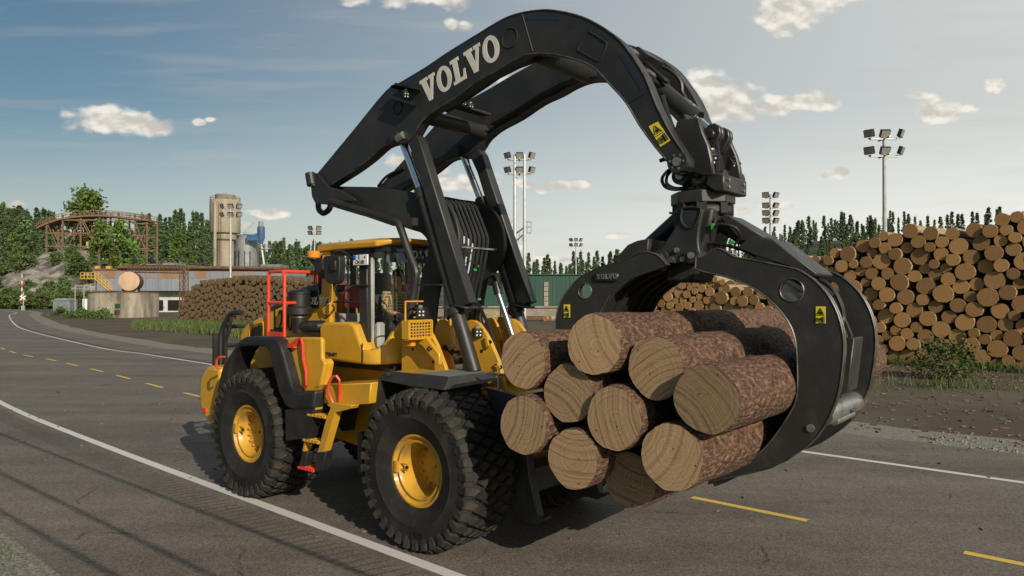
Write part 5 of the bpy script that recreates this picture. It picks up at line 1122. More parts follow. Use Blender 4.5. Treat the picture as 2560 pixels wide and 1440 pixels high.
for i in range(2600):
    k = rs.random()
    if k < .55: t_ = rs.uniform(-6, 11); q = abs(rs.gauss(0, 3.2)); x, y = 18.1 - .695*t_ - .719*q - .2, 29.9 + .719*t_ - .695*q - .2
    elif k < .9: x, y = rs.uniform(-8, 20), 0; o_ = rs.uniform(16.6, 30); s_ = rs.uniform(-14, 6); x, y = sline(s_, o_)
    else: x, y = sline(rs.uniform(-22, 4), rs.uniform(3.0, 16))
    a = rs.random() * 6.28; l_, w_ = rs.uniform(.02, .09), rs.uniform(.008, .03); ca, sa = math.cos(a), math.sin(a)
    if k >= .9: l_ *= .5; w_ *= .5
    lo = [(x + ca*u*l_ - sa*v*w_, y + sa*u*l_ + ca*v*w_, .014) for u, v in ((-1,-1),(1,-.6),(.8,1),(-.9,.7))]; ch.loft([lo, [(p[0], p[1], .014 + rs.uniform(.006, .03)) for p in lo]])
o = ch.build('bark_litter', M['litter'], None, 0); tag(o, 'loose brown bark chips scattered on the verge and before the right log stack', 'bark chips', None, 'stuff')
pebbles('loose_gravel', sp, .018, .055, 'gravel')
# yellow centre dashes and the milled rumble strips
D0, DD = Vector((2.49, 10.34, 0)), Vector((.747, -.665, 0)); CN = offs(US, 4.20, .016)
def along(path):
    d = [0]
    for a, b in zip(path, path[1:]): d.append(d[-1] + (b - a).length)
    return d
CD = along(CN)
def at(path, dist, s):
    for i in range(len(path) - 1):
        if dist[i+1] >= s: return path[i] + (path[i+1] - path[i]) * ((s - dist[i]) / (dist[i+1] - dist[i])), (path[i+1] - path[i]).normalized()
    return path[-1], (path[-1] - path[-2]).normalized()
near = min(range(len(CN)), key=lambda i: (CN[i] - D0).length); s0 = CD[near] + (D0 - CN[near]).dot((CN[near+1] - CN[near]).normalized())
for k in range(-5, 30):
    s = s0 - 1.64 + k * 3.385
    if s < 0: continue
    mb = MB(); A, B = [], []
    for q in range(4):
        p, t = at(CN, CD, s + 1.64 * q / 3); A.append((p.x - t.y * .062, p.y + t.x * .062, .016)); B.append((p.x + t.y * .062, p.y - t.x * .062, .016))
    mb.strip(A, B); mb.build('centre_line_dash', 'lineyellow', None, 0)['kind'] = 'structure'
mb = MB()
for d, w in ((-.38, .32), (8.98, .42)):
    P_ = offs(US, d, .016); L_ = along(P_); s = 1
    while s < L_[-1] * .42:
        p, t = at(P_, L_, s); nrm = Vector((-t.y, t.x, 0)); q = t * .10
        mb.strip([p - nrm * w/2 - t*.022, p + nrm * w/2 + q - t*.022], [p - nrm * w/2 + t*.022, p + nrm * w/2 + q + t*.022]); s += .17
mb.build('rumble_strip', 'groove', None, 0)['kind'] = 'structure'
# rocky knoll at the left
crest = [(-500,700),(-200,690),(0,669),(44,653),(115,636),(155,624),(191,622),(222,634),(240,655),(262,690),(290,738)]
mb = MB(); rows = []
def cr_y(c):
    for (a, ya), (b, yb) in zip(crest, crest[1:]):
        if c <= b: return ya + (yb - ya) * (c - a) / (b - a)
    return crest[-1][1]
NX, NT = 110, 44
for j in range(NT + 1):
    t = j / NT; Y = 188 + 62 * t; row = []
    for i in range(NX + 1):
        c = -500 + 790 * i / NX; x = (c - 1280) / 1800 * Y; zc = 2.92 + (742 - cr_y(c)) / 1800 * 234
        f = min(1, t / .72); f = f * (1.6 - .6 * f); f = f if t < .74 else 1 - (t - .74) * .5
        z = zc * f; z += (noise.noise((x*.16, Y*.16, 1)) * 1.5 + noise.noise((x*.5, Y*.5, 5)) * .7) * min(1, f * 2)
        row.append(mb.bm.verts.new((x, Y, max(z, -.3) if t > 0 else -.3)))
    rows.append(row)
for a, b in zip(rows, rows[1:]):
    for i in range(NX): mb.face([a[i], a[i+1], b[i+1], b[i]])
KN_ = mb.build('rocky_hill', 'rock', None, 40); KN_['kind'] = 'structure'

# ------------------------------------------------------------------ trees and plants
def leaf_mat(name, c1, c2, c3):
    m, n, l, p = nodes_of(name); p.inputs['Roughness'].default_value = .7; p.inputs['Specular IOR Level'].default_value = .25
    g = n.new('ShaderNodeNewGeometry'); oi = n.new('ShaderNodeObjectInfo'); r = n.new('ShaderNodeValToRGB'); l.new(g.outputs['Random Per Island'], r.inputs[0])
    e = r.color_ramp.elements; e[0].color = (*c1, 1); e[1].color = (*c3, 1); x = e.new(.5); x.color = (*c2, 1)
    hs = n.new('ShaderNodeHueSaturation'); l.new(r.outputs[0], hs.inputs['Color']); mr = n.new('ShaderNodeMapRange'); l.new(oi.outputs['Random'], mr.inputs[0]); mr.inputs[3].default_value = .7; mr.inputs[4].default_value = 1.3; l.new(mr.outputs[0], hs.inputs['Value'])
    m2 = n.new('ShaderNodeMapRange'); l.new(oi.outputs['Random'], m2.inputs[0]); m2.inputs[3].default_value = .485; m2.inputs[4].default_value = .52; l.new(m2.outputs[0], hs.inputs['Hue'])
    l.new(hs.outputs[0], p.inputs['Base Color'])
    tr = n.new('ShaderNodeBsdfTranslucent'); l.new(hs.outputs[0], tr.inputs[0]); mx = n.new('ShaderNodeMixShader'); mx.inputs[0].default_value = .18
    l.new(p.outputs[0], mx.inputs[1]); l.new(tr.outputs[0], mx.inputs[2]); l.new(mx.outputs[0], n['Material Output'].inputs[0]); return m
M['needles'] = leaf_mat('spruce_needles', (.050, .086, .036), (.080, .124, .050), (.130, .175, .068))
M['leaves'] = leaf_mat('broad_leaves', (.065, .11, .025), (.105, .165, .036), (.18, .25, .05))
M['shrub'] = leaf_mat('shrub_leaves', (.055, .088, .027), (.09, .135, .038), (.15, .195, .06))
M['grass'] = leaf_mat('grass_blades', (.05, .08, .02), (.085, .12, .034), (.17, .18, .07))
M['trunk'] = MAT('grey_trunk', (.10, .08, .06), .9, col2=(.18, .15, .12), scale=3)
def leafcard(mb, c, s, rnd, droop=0):
    a = Vector((rnd.gauss(0,1), rnd.gauss(0,1), rnd.gauss(0,.6) - droop)).normalized(); b = a.cross(Vector((rnd.gauss(0,1), rnd.gauss(0,1), rnd.gauss(0,1)))).normalized()
    a *= s * rnd.uniform(.6, 1.15); b *= s * rnd.uniform(.4, .7); c = Vector(c)
    vs = [mb.bm.verts.new(c + q) for q in (-a - b*.5, b*.3 - a*.4 + b*.4, a*.9 + b*.5, a, b*-.9 + a*.1)]
    mb.face(vs)
def conifer_mesh(seed, h, rmax, kind):
    rnd = random.Random(seed); mb = MB()
    for i in range(int(h * 8.5)):
        t = rnd.random() ** .9; z = h * (.10 + .90 * t)
        if kind == 0: rr = rmax * (1 - t) ** .62 * (.75 + .35 * math.sin(t * 26 + seed))      # spruce
        else: rr = rmax * (math.sin(math.pi * min(1, t * .93 + .12)) ** .7) * (.7 + .45 * math.sin(t * 19 + seed))      # narrow, tufted
        a = rnd.random() * 6.283; cx, cy = rr * math.cos(a) * rnd.uniform(.35, 1), rr * math.sin(a) * rnd.uniform(.35, 1)
        for k in range(7): leafcard(mb, (cx + rnd.gauss(0, .22), cy + rnd.gauss(0, .22), z + rnd.gauss(0, .24)), .46, rnd, .35)
    for k in range(8): leafcard(mb, (rnd.gauss(0, .08), rnd.gauss(0, .08), h * (.96 + .05 * rnd.random())), .25, rnd)
    crown = mb.mesh('crown', 'needles', 0)
    mb = MB(); mb.tube([(0,0,-1),(0,0,h*.5),(0,0,h*.97)], .2, 6, rs=[.20,.13,.03]); return crown, mb.mesh('trunk', 'trunk')
def broad_mesh(seed, h, rmax, dens=1.0, leaf=.42, mat='leaves', low=.25):
    rnd = random.Random(seed); mb = MB(); tw = MB(); tw.tube([(0,0,-.6),(rnd.gauss(0,.15),rnd.gauss(0,.15),h*.5),(0,0,h*.92)], .2, 7, rs=[.022*h+.03,.014*h+.02,.02])
    for i in range(int(26 * dens)):
        t = rnd.random() ** .8; z = h * (low + (1 - low) * t); rr = rmax * (math.sin(math.pi * (.22 + .72 * t)) ** .8) * rnd.uniform(.45, 1.05); a = rnd.random() * 6.283
        cx, cy = rr * math.cos(a), rr * math.sin(a)
        if i % 3 == 0: tw.tube([(0,0,z*.72),(cx*.5,cy*.5,z*.9),(cx,cy,z)], .05, 4, rs=[.012*h+.01,.008*h+.01,.01])
        sz = rmax * rnd.uniform(.22, .38)
        for k in range(int(26 * dens)): leafcard(mb, (cx + rnd.gauss(0, sz*.62), cy + rnd.gauss(0, sz*.62), z + rnd.gauss(0, sz*.5)), leaf, rnd)
    return mb.mesh('crown', mat, 0), tw.mesh('trunk', 'trunk')
CON = [conifer_mesh(s, 14, r, k) for s, r, k in ((1,1.9,0),(2,1.5,0),(3,1.3,1),(4,1.55,1),(5,1.15,1),(6,2.1,0))]
BRO = [broad_mesh(21, 10, 3.0, 1.25), broad_mesh(22, 9, 2.6, 1.2), broad_mesh(23, 11, 2.5, 1.3)]
SHR = [broad_mesh(31, 4.2, 2.1, 1.1, .34, 'shrub', .10), broad_mesh(32, 3.6, 2.2, 1.1, .32, 'shrub', .08), broad_mesh(33, 5.2, 2.0, 1.1, .36, 'shrub', .1)]
BUSH = [broad_mesh(41, 1.5, 1.2, 1.1, .17, 'shrub', .05), broad_mesh(42, 1.2, 1.1, 1.0, .15, 'shrub', .05)]
def tree(name, proto, loc, s, sz, rz, label, cat, group=None):
    t = thing(name, label, cat, loc, rz, group); t.scale = (s, s, sz)
    for nm, me in zip(('crown', 'trunk'), proto): o = bpy.data.objects.new(nm, me); COL.objects.link(o); o.parent = t
    return t
rt = random.Random(77)
def forest(c0, c1, n, y0, y1, h0, h1, label, group):
    for i in range(n):
        y = y0 + (y1 - y0) * rt.random(); c = c0 + (c1 - c0) * (i + rt.random()) / n; x = (c - 1280) / 1800 * y
        h = rt.uniform(h0, h1) / 14; tree('conifer', rt.choice(CON), (x, y, ground_z(x, y) - .3), h * rt.uniform(.85, 1.15), h, rt.random() * 6.28, label, 'tree', group)
forest(-60, 130, 44, 255, 400, 17, 26, 'dark spruce standing left of the wooden trestle and on the slope behind it', 'spruces behind the wooden trestle')
forest(110, 360, 30, 262, 410, 15, 21, 'dark spruce standing left of the wooden trestle and on the slope behind it', 'spruces behind the wooden trestle')
forest(350, 530, 38, 260, 420, 14, 23, 'narrow spruce on the slope between the trestle and the concrete silo tower', 'spruces between trestle and silo tower')
forest(590, 820, 44, 255, 410, 12, 19, 'narrow spruce on the low ridge right of the silos', 'spruces right of the silos')
forest(815, 1110, 26, 330, 430, 15, 21, 'slim conifer whose top shows just above the cab roof', 'conifers above the cab roof')
forest(1290, 1620, 44, 270, 400, 10, 17, 'dark conifer in the row behind the green hall', 'conifers behind the green hall')
forest(1560, 1900, 30, 280, 430, 9, 16, 'conifer on the wooded hill behind the grapple', 'conifers on the hill behind the grapple')
forest(1860, 2230, 78, 262, 430, 9, 16, 'dark conifer on the hillside above the right log stack', 'conifers on the hillside at the right')
forest(2220, 2620, 26, 360, 430, 11, 18, 'dark conifer on the hillside above the right log stack', 'conifers on the hillside at the right')
# broad-leaved trees near the trestle and the sawmill
BT = [(206,640,245,475,2,'tall mixed-green tree rising above the middle of the wooden trestle'),(222,650,243,484,0,'bright green tree beside the tall one rising above the trestle'),
 (248,690,190,556,2,'light green young tree in front of the right half of the trestle'),(300,700,196,560,1,'olive green tree hiding the right part of the trestle'),(275,700,192,610,0,'short green tree below the middle of the trestle'),
 (330,700,205,610,1,'dark green tree at the foot of the right end of the trestle'),(450,690,190,583,2,'bright yellow-green tree standing alone left of the silo tower'),(33,655,236,585,1,'thin-crowned pine at the left end of the rock'),(355,690,210,640,0,'low green tree left of the two round dishes'),(480,690,200,640,1,'small green tree beside the silo tower foot')]
for (c, yb, Y, yt, k, lab) in BT:
    x = (c - 1280) / 1800 * Y; zt = 2.92 + (742 - yt) / 1800 * Y; zb = 2.92 + (742 - yb) / 1800 * Y; hh = (10, 9, 11)[k]; s = (zt - zb) / hh
    tree('broadleaf_tree', BRO[k], (x, Y, zb), s * .82, s, c, lab, 'tree')
for i in range(64):
    c = rt.uniform(-60, 235); Y = rt.uniform(172, 228) if i % 2 == 0 else rt.uniform(168, 186); yy = rt.random(); 
    x = (c - 1280) / 1800 * Y; f = max(0, (Y - 190) / 45); z = (2.92 + (742 - cr_y(c)) / 1800 * 234) * min(1, f * (1.6 - .6 * f)) if Y > 190 else 0
    s = rt.uniform(.6, 1.05) * (1.5 if i % 6 == 0 else 1); tree('shrub', rt.choice(SHR), (x, Y, z - .3), s, s, rt.random() * 6, 'leafy green shrub on the slope below the rock', 'shrub', 'shrubs on the rocky slope')
for i, (c, yb) in enumerate([(150,790),(176,795),(205,795),(232,796),(262,797),(402,778),(425,780)]):
    x, y = (-60.83,99.22)[0] * 0 + (c - 1280) / 1800 * (2.92 * 1800 / (yb - 742)), 2.92 * 1800 / (yb - 742)
    s = .85 if i < 5 else 1.0; tree('bush', BUSH[i % 2], (x, y, -.1), s, s, i, 'low dark green bush in front of the concrete basin' if i < 5 else 'low bush between the basin and the left log stack', 'bush', 'bushes around the concrete basin' if i < 5 else 'bushes beside the left log stack')
bx_, by_ = (15.38,25.55); tree('bush', broad_mesh(55, 1.5, 1.25, 1.5, .085, 'shrub', .02), (bx_, by_ + .1, -.05), .85, .85, 0, 'leafy green bush growing against the right log stack', 'bush')
# grass
def grass(name, spots, h0, h1, label, w=.012):
    mb = MB(); rnd = random.Random(9)
    for (x, y, k) in spots:
        for i in range(k):
            a = rnd.random() * 6.283; h = rnd.uniform(h0, h1); px_, py_ = x + rnd.gauss(0, .12), y + rnd.gauss(0, .12); dx, dy = math.cos(a) * w, math.sin(a) * w; lx, ly = rnd.gauss(0, h * .3), rnd.gauss(0, h * .3)
            v = [mb.bm.verts.new(q) for q in ((px_-dx,py_-dy,0),(px_+dx,py_+dy,0),(px_+lx*.4+dx*.7,py_+ly*.4+dy*.7,h*.6),(px_+lx,py_+ly,h),(px_+lx*.4-dx*.7,py_+ly*.4-dy*.7,h*.6))]; mb.face(v)
    o = mb.build(name, 'grass', None, 0); tag(o, label, 'grass', None, 'stuff')
rg = random.Random(5); sp = []
for i in range(700):
    c = rg.uniform(330, 700); Y = rg.uniform(56, 76) + (500 - c) * .05; x = (c - 1280) / 1800 * Y
    if c < 430 and rg.random() < .6: continue
    sp.append((x, Y, 12))
grass('grass', sp, .2, .8, 'tall dry green grass in front of the left log stack', .03)
sp = []
for i in range(150):
    f = rg.random(); c = 2175 + 385 * f; x, y = (18.1 - .695 * (3.0 - 7.2 * f) , 29.9 + .719 * (3.0 - 7.2 * f)); sp.append((x - .3 + rg.gauss(0,.2), y - .35 + rg.gauss(0,.2), 14 if f < .22 else 7))
for i in range(60):
    x, y = (14.02,23.3); sp.append((x + rg.gauss(0,.9), y + rg.gauss(0,.5), 4))
grass('grass', sp, .12, .5, 'green grass tufts along the foot of the right log stack', .012)
sp = [(-6.3 + rg.gauss(0,.5) - .3*abs(rg.gauss(0,1)), 8.0 + rg.gauss(0,.7), 20) for i in range(220)]
sp = [q for q in sp if q[0]*.666 + q[1]*.747 < 2.35]
grass('grass', sp, .03, .10, 'short dry grass at the near road edge in the bottom left corner', .005)

# ------------------------------------------------------------------ logs
def log_mesh(seed, r, L_, nseg, nlen, rough, mats, axis_y=True, both=True):
    """one log along +y: bark barrel (slot 0) and sawn ends (slot 1)"""
    rnd = random.Random(seed); mb = MB(); loops = []
    ph = [rnd.random() * 6.28 for _ in range(4)]; kn = [(rnd.random() * 6.28, rnd.uniform(.3, L_ - .3)) for _ in range(9)]
    for j in range(nlen + 1):
        y = L_ * j / nlen; lp = []; tp = 1 - .05 * j / nlen if nlen > 10 else 1; bx_o = .02 * math.sin(y * .9 + seed) - .02 * math.sin(seed) if nlen > 10 else 0
        for k in range(nseg):
            a = 2 * math.pi * k / nseg
            q = 1 + .018 * math.sin(2*a + ph[0]) + .012 * math.sin(3*a + ph[1] + y * .4) + rough * noise.noise((math.cos(a) * 2.2 + seed, math.sin(a) * 2.2, y * 1.3))
            if nlen > 10:
                q += .022 * noise.noise((math.cos(a) * 9 + seed, math.sin(a) * 9, y * 9)); q *= tp
                for (ka, ky) in kn: q += .10 * math.exp(-(((a - ka + math.pi) % (2 * math.pi) - math.pi) ** 2 / .02 + (y - ky) ** 2 / .004))
            lp.append(mb.bm.verts.new((r * q * math.cos(a) + bx_o, y, r * q * math.sin(a))))
        loops.append(lp)
    for a, b in zip(loops, loops[1:]):
        for k in range(nseg): mb.face([a[k], a[(k+1) % nseg], b[(k+1) % nseg], b[k]], 0)
    mb.face(loops[0], 1); mb.face(loops[-1][::-1], 1)
    return mb
# the ten logs in the grapple (and one more lying behind the top one)
held = [(((2.564,-1.75,2.49)), 0.284, 0, 'topmost log in the grapple, its sawn end highest of all'),
 ((1.732,-1.72,2.302), 0.280, 0, 'upper left log in the grapple, nearest the loader above the front wheel'),
 ((2.25,-1.7,2.022), 0.282, 0, 'log held under the topmost one, left of the middle log'),
 ((1.784,-1.78,1.688), 0.288, 0, 'lower left log in the grapple, beside the front tyre'),
 ((2.333,-1.75,1.436), 0.282, 0, 'log low in the bundle with a shadow across its sawn end'),
 ((2.77,-1.75,1.851), 0.284, 0, 'log in the middle of the bundle with sawn ends all around it'),
 ((3.128,-1.66,2.311), 0.274, 0, 'upper right log of the bundle with a large shadow band on its bark'),
 ((3.644,-1.78,2.104), 0.286, 0, 'big log on the right side of the bundle against the grapple tine'),
 ((3.321,-1.75,1.593), 0.290, 0, 'big log at the bottom right of the bundle with bright bark'),
 ((2.76,-1.45,1.252), 0.265, 0, 'lowest log in the grapple, its sawn end in deep shade')]
for i, (p, r, _, lab) in enumerate(held):
    L_ = 4.75 + .14 * ((i * 7) % 4)
    c, s = math.cos(LOADER_RZ), math.sin(LOADER_RZ)
    wx, wy = LOADER_LOC[0] + c * p[0] - s * p[1], LOADER_LOC[1] + s * p[0] + c * p[1]
    t = thing('log', lab, 'log', (wx, wy, p[2]), LOADER_RZ + R((0, .6, -.4, .3, -.5, 0, -1.0, -.6, -2.0, -.5)[i]), 'logs held in the grapple')
    mb = log_mesh(100 + i, r, L_, 56, 110, .05, None)
    bm = mb.bm; ends = [f for f in bm.faces if f.material_index == 1]
    # each sawn end is its own part, a disc just proud of the bark's rim
    loops = [[v.co.copy() for v in f.verts] for f in ends]
    bmesh.ops.delete(bm, geom=ends, context='FACES_ONLY')
    for v in bm.verts:
        if v.co.y < 1e-4 or v.co.y > L_ - 1e-4: v.co.x *= .966; v.co.z *= .966
    mb.build('bark', 'bark', t, 60)
    for vs in loops:
        e = MB(); o = -.002 if vs[0].y < 1 else .002; q = Matrix.Rotation(-i * 1.3, 4, 'Y')
        e.face([e.bm.verts.new(q @ Vector((v.x * .966, o, v.z * .966))) for v in vs])
        ce = e.build('sawn_end', 'cut', t, 0); ce.rotation_euler = (0, i * 1.3, 0); ce.location = (0, vs[0].y, 0)
# stacks of logs: circles dropped one by one into the face outline, each a log of its own
def pack(t0, t1, top, rmin, rmax, n, seed):
    rnd = random.Random(seed); C = []; fails = 0
    while len(C) < n and fails < 200:
        r = rmin + (rmax - rmin) * rnd.random() ** 1.2; best = None
        for _ in range(150):
            t = rnd.uniform(t0 + r, t1 - r); z = r * .9
            for (a, b, q) in C:
                d = abs(a - t)
                if d < r + q: z = max(z, b + math.sqrt((r + q) ** 2 - d * d) * .965)
            if z + r * .75 < top(t) - .08 and (best is None or z < best[1]): best = (t, z)
        if best is None: fails += 1; continue
        C.append((best[0], best[1], r))
    return C
def lerp_tab(tab):
    def f(t):
        if t <= tab[0][0]: return tab[0][1]
        for (a, x), (b, y) in zip(tab, tab[1:]):
            if t <= b: return x + (y - x) * (t - a) / (b - a)
        return tab[-1][1]
    return f
def stack(origin, tdir, axis_az, tab, t0, t1, rmin, rmax, n, L_, seed, mats, label, group, one=0, one_label=None, stag=.10, shr=.96):
    C = pack(t0, t1, lerp_tab(tab), rmin, rmax, n, seed); rnd = random.Random(seed)
    protos = []
    for k in range(7): protos.append(log_mesh(seed * 10 + k, 1.0, 1.0, 14, 1, .06, None).mesh('log', mats, 50))
    ax = Vector((math.sin(R(axis_az)), math.cos(R(axis_az)), 0))
    big = MB(); C.sort(key=lambda c: -c[2])
    for i_, (t, z, r) in enumerate(C):
        r *= shr; o = bpy.data.objects.new('stacked_log', rnd.choice(protos)); COL.objects.link(o)
        d = rnd.uniform(-stag, stag); o.location = (origin[0] + tdir[0]*t + ax.x*d, origin[1] + tdir[1]*t + ax.y*d, z)
        o.scale = (r, L_ * rnd.uniform(.95, 1.05), r); o.rotation_euler = Matrix.Rotation(R(-axis_az), 3, 'Z').to_euler(); 
        o.rotation_euler = (Matrix.Rotation(R(-axis_az), 3, 'Z') @ Matrix.Rotation(rnd.uniform(0, 6.28), 3, 'Y')).to_euler()
        if one and i_ >= one - 1:
            m4 = Matrix.Translation(o.location) @ o.rotation_euler.to_matrix().to_4x4() @ Matrix.Diagonal((*o.scale, 1)); me = o.data; vs = [big.bm.verts.new(m4 @ v.co) for v in me.vertices]
            for p in me.polygons: big.face([vs[i] for i in p.vertices], p.material_index)
            bpy.data.objects.remove(o)
        else: tag(o, label, 'log', group)
    if one and len(C) >= one: tag(big.build('log_stack', mats, None, 50), one_label or label, 'log stack', None, 'stuff')
    return len(C)
nA = stack((18.1, 29.9), (-.695, .719), 46, [(-5.5,6.35),(-2.6,6.35),(-1.96,6.3),(-1.15,6.15),(-.73,5.75),(.14,5.95),(1.36,6.25),(2.4,5.95),(3.3,5.65),(4.4,5.25),(6.25,4.85),(7.3,4.6),(8.0,3.6),(10.3,3.6),(11.5,2.5)], -4.3, 11.4, .20, .385, 299, 5.2, 4, ['bark_pale','cut_warm'], 'warm brown log end in the big stack at the right edge', 'logs of the right stack', shr=1.0)
nB = stack((13.6, 50.0), (-.743, .669), 42, [(-5,4.3),(-1,4.35),(0,4.5),(1.5,4.3),(3,3.6),(5,2.8),(6.5,2.2)], -5, 7, .22, .38, 260, 4.5, 5, ['bark_pale','cut_warm'], 'thin log in the pale stack seen through the grapple opening', 'logs of the stack seen through the grapple', 301 - nA, 'pale stack of thin logs further back, seen through the grapple opening')
nC = stack((-33, 76), (-.743, .669), 42, [(-26,4.4),(-22,4.6),(-18,4.6),(-14,4.9),(-9,5.1),(-5,4.9),(0,4.7),(2.5,3.9),(4.6,2.6),(6,1.0)], -26, 6, .27, .47, 340, 6, 6, ['bark_dark','cut_dark'], 'long dark stack of countless brown logs at the left behind the loader', None, 1, None, .07, .90)
print('stacks', nA, nB, nC)
# loose logs lying in the yard behind the far lift arm
me = log_mesh(900, 1.0, 1.0, 16, 2, .05, None).mesh('log', ['bark_pale', 'cut_warm'], 50)
for (c, yy, Y, r, L_, az, lab) in ((1195,791,47,.42,1.9,100,'pale log lying on top of the three logs behind the yellow frame plate'),(1190,812,47,.42,2.3,100,'pale middle log of the three lying behind the yellow frame plate'),(1188,833,47,.42,2.5,100,'pale bottom log of the three lying behind the yellow frame plate'),
  (1363,807,86,.32,3,35,'left one of two short logs lying in front of the green hall'),(1373,808,86,.32,3,35,'right one of two short logs lying in front of the green hall')):
    x, y, z = (c - 1280) / 1800 * Y, Y, 2.92 + (742 - yy) / 1800 * Y
    o = bpy.data.objects.new('loose_log', me); COL.objects.link(o); o.location = (x, y, z if Y < 60 else r); o.scale = (r, L_, r); o.rotation_euler = (0, 0, R(-az)); tag(o, lab, 'log')

# ------------------------------------------------------------------ sawmill, silos, trestle, masts
M['concrete'] = MAT('concrete', (.33, .29, .22), .9, col2=(.20, .17, .125), scale=.5, detail=8, lo=.42, hi=.7, stretch=(1, 1, .25), fine=.1, bump=.3, bscale=4)
M['concrete_dark'] = MAT('stained_concrete', (.36, .32, .25), .9, col2=(.10, .085, .065), scale=.45, detail=8, lo=.40, hi=.66, stretch=(1.3, 1.3, .22), fine=.12)
M['galv'] = MAT('galvanised_sheet', (.42, .44, .46), .42, .6, col2=(.28, .29, .31), scale=.8, lo=.4, hi=.7)
M['bluegrey'] = MAT('blue_grey_sheet', (.19, .22, .26), .6, col2=(.26, .27, .29), scale=.3, lo=.4, hi=.7, stretch=(2, 2, .3))
M['rust'] = MAT('rusty_steel', (.10, .052, .03), .85, col2=(.17, .095, .055), scale=1.5, lo=.4, hi=.65)
M['rustwall'] = MAT('rust_stained_sheet', (.21, .22, .24), .7, col2=(.26, .14, .075), scale=.35, detail=7, lo=.45, hi=.6, stretch=(1, 1, .3))
M['wood'] = MAT('weathered_timber', (.15, .085, .055), .9, col2=(.22, .14, .09), scale=2, lo=.4, hi=.65)
M['whitewall'] = MAT('white_rendered_wall', (.55, .53, .49), .85, col2=(.33, .31, .28), scale=.35, detail=6, lo=.5, hi=.75)
M['bluepaint'] = MAT('blue_machine_paint', (.05, .13, .27), .5, col2=(.04, .09, .18), scale=.8)
M['stairyellow'] = MAT('yellow_rail_paint', (.55, .37, .04), .5, col2=(.38, .25, .05), scale=2)
M['pole'] = MAT('galvanised_pole', (.50, .51, .50), .45, .4, col2=(.40, .41, .41), scale=2)
M['hallgreen'] = MAT('green_sheet', (.009, .050, .033), .5, col2=(.012, .062, .042), scale=.4, stretch=(6, 6, .3))
M['winpane'] = MAT('old_window_pane', (.30, .30, .26), .25, col2=(.20, .22, .18), scale=2)
M['tankpink'] = MAT('faded_tank_end', (.50, .35, .24), .7, col2=(.40, .25, .16), scale=.8, detail=6, stretch=(1, 1, .4))
M['shed'] = MAT('grey_shed_sheet', (.19, .21, .22), .6, col2=(.15, .16, .17), scale=1.2)
M['deck'] = MAT('platform_concrete', (.26, .23, .19), .9, col2=(.19, .165, .13), scale=.6, fine=.1)
def W3(c, y, Y): return ((c - 1280) / 1800 * Y, Y, 2.92 + (742 - y) / 1800 * Y)
def wpos(c, Y): return (c - 1280) / 1800 * Y
def hz(y, Y): return 2.92 + (742 - y) / 1800 * Y
# concrete silo tower
Y = 180; cx = wpos(562, Y + 3.7); T = thing('silo_tower', 'tall beige concrete silo tower with a fat drum on a narrower shaft', 'silo tower', (cx, Y + 3.7, 0))
mb = MB(); zz = lambda y: hz(y, Y)
mb.lathe([(2.15,0),(2.15,zz(600)),(2.75,zz(596)),(2.85,zz(582)),(3.1,zz(580))],(0,0,0),'z',40); mb.build('shaft', 'concrete', T)
mb = MB(); mb.lathe([(0,zz(580)),(3.55,zz(580)),(3.72,zz(576)),(3.72,zz(499)),(3.6,zz(496)),(0,zz(496))],(0,0,0),'z',48); mb.build('drum', 'concrete', T)
mb = MB(); mb.lathe([(2.45,zz(497)),(2.45,zz(484)),(2.5,zz(483)),(2.3,zz(481)),(0,zz(481))],(0,0,0),'z',32); mb.build('cap', 'concrete', T)
mb = MB(); 
for k in range(18): a = k*2*math.pi/18; mb.tube([(3.6*math.cos(a),3.6*math.sin(a),zz(497)),(3.6*math.cos(a),3.6*math.sin(a),zz(488))],.04,4)
for q in (488,492): mb.tube([(3.6*math.cos(a*2*math.pi/30),3.6*math.sin(a*2*math.pi/30),zz(q)) for a in range(31)],.04,4)
mb.build('railing', 'rust', T)
mb = MB(); mb.cyl((-.95,-3.95,0),(-.95,-3.95,zz(503)),.40,14); mb.build('pipe', 'concrete_dark', T)
mb = MB(); 
for sx in (.0,.6): mb.tube([(sx,-3.98,.5),(sx,-3.98,zz(505))],.05,4)
for k in range(40): mb.tube([(0,-3.98,1+k*.62),(.6,-3.98,1+k*.62)],.03,4)
mb.build('ladder', 'rust', T); mb = MB(); mb.tube([(.2,0,zz(482)),(.2,0,zz(474))],.04,4); mb.tube([(-.2,.3,zz(482)),(-.2,.3,zz(476))],.03,4); mb.build('antenna', 'rust', T)
# galvanised silo
Y = 186; T = thing('metal_silo', 'round galvanised sheet metal silo beside the concrete tower', 'silo', (wpos(614, Y + 3), Y + 3, 0)); zz = lambda y: hz(y, Y); r = 31/1800*Y
prof = []; z0_, z1_ = 0, zz(592)
for k in range(29): z = z1_*k/28; prof += [(r, z), (r + .05, z + .15)]
mb = MB(); mb.lathe(prof + [(r, z1_+.2),(r*.5, z1_+.8),(0, z1_+1.1)],(0,0,0),'z',44); mb.build('shell', 'galv', T)
mb = MB()
for a in (-2.1,-1.75,-1.3,-.9): mb.box((r*1.012*math.cos(a),r*1.012*math.sin(a),z1_*.4),(.25,.25,z1_*.8),Matrix.Rotation(a,3,'Z'))
mb.build('stiffener', 'steel', T)
mb = MB(); 
for k in range(16): a = k*2*math.pi/16; mb.tube([(r*.9*math.cos(a),r*.9*math.sin(a),z1_),(r*.9*math.cos(a),r*.9*math.sin(a),z1_+1.1)],.04,4)
mb.tube([(r*.9*math.cos(a*2*math.pi/20),r*.9*math.sin(a*2*math.pi/20),z1_+1.1) for a in range(21)],.05,4); mb.tube([(0,-r*.8,z1_+.5),(3.0,-r*.6,z1_+4)],.08,5); mb.build('railing', 'pole', T)
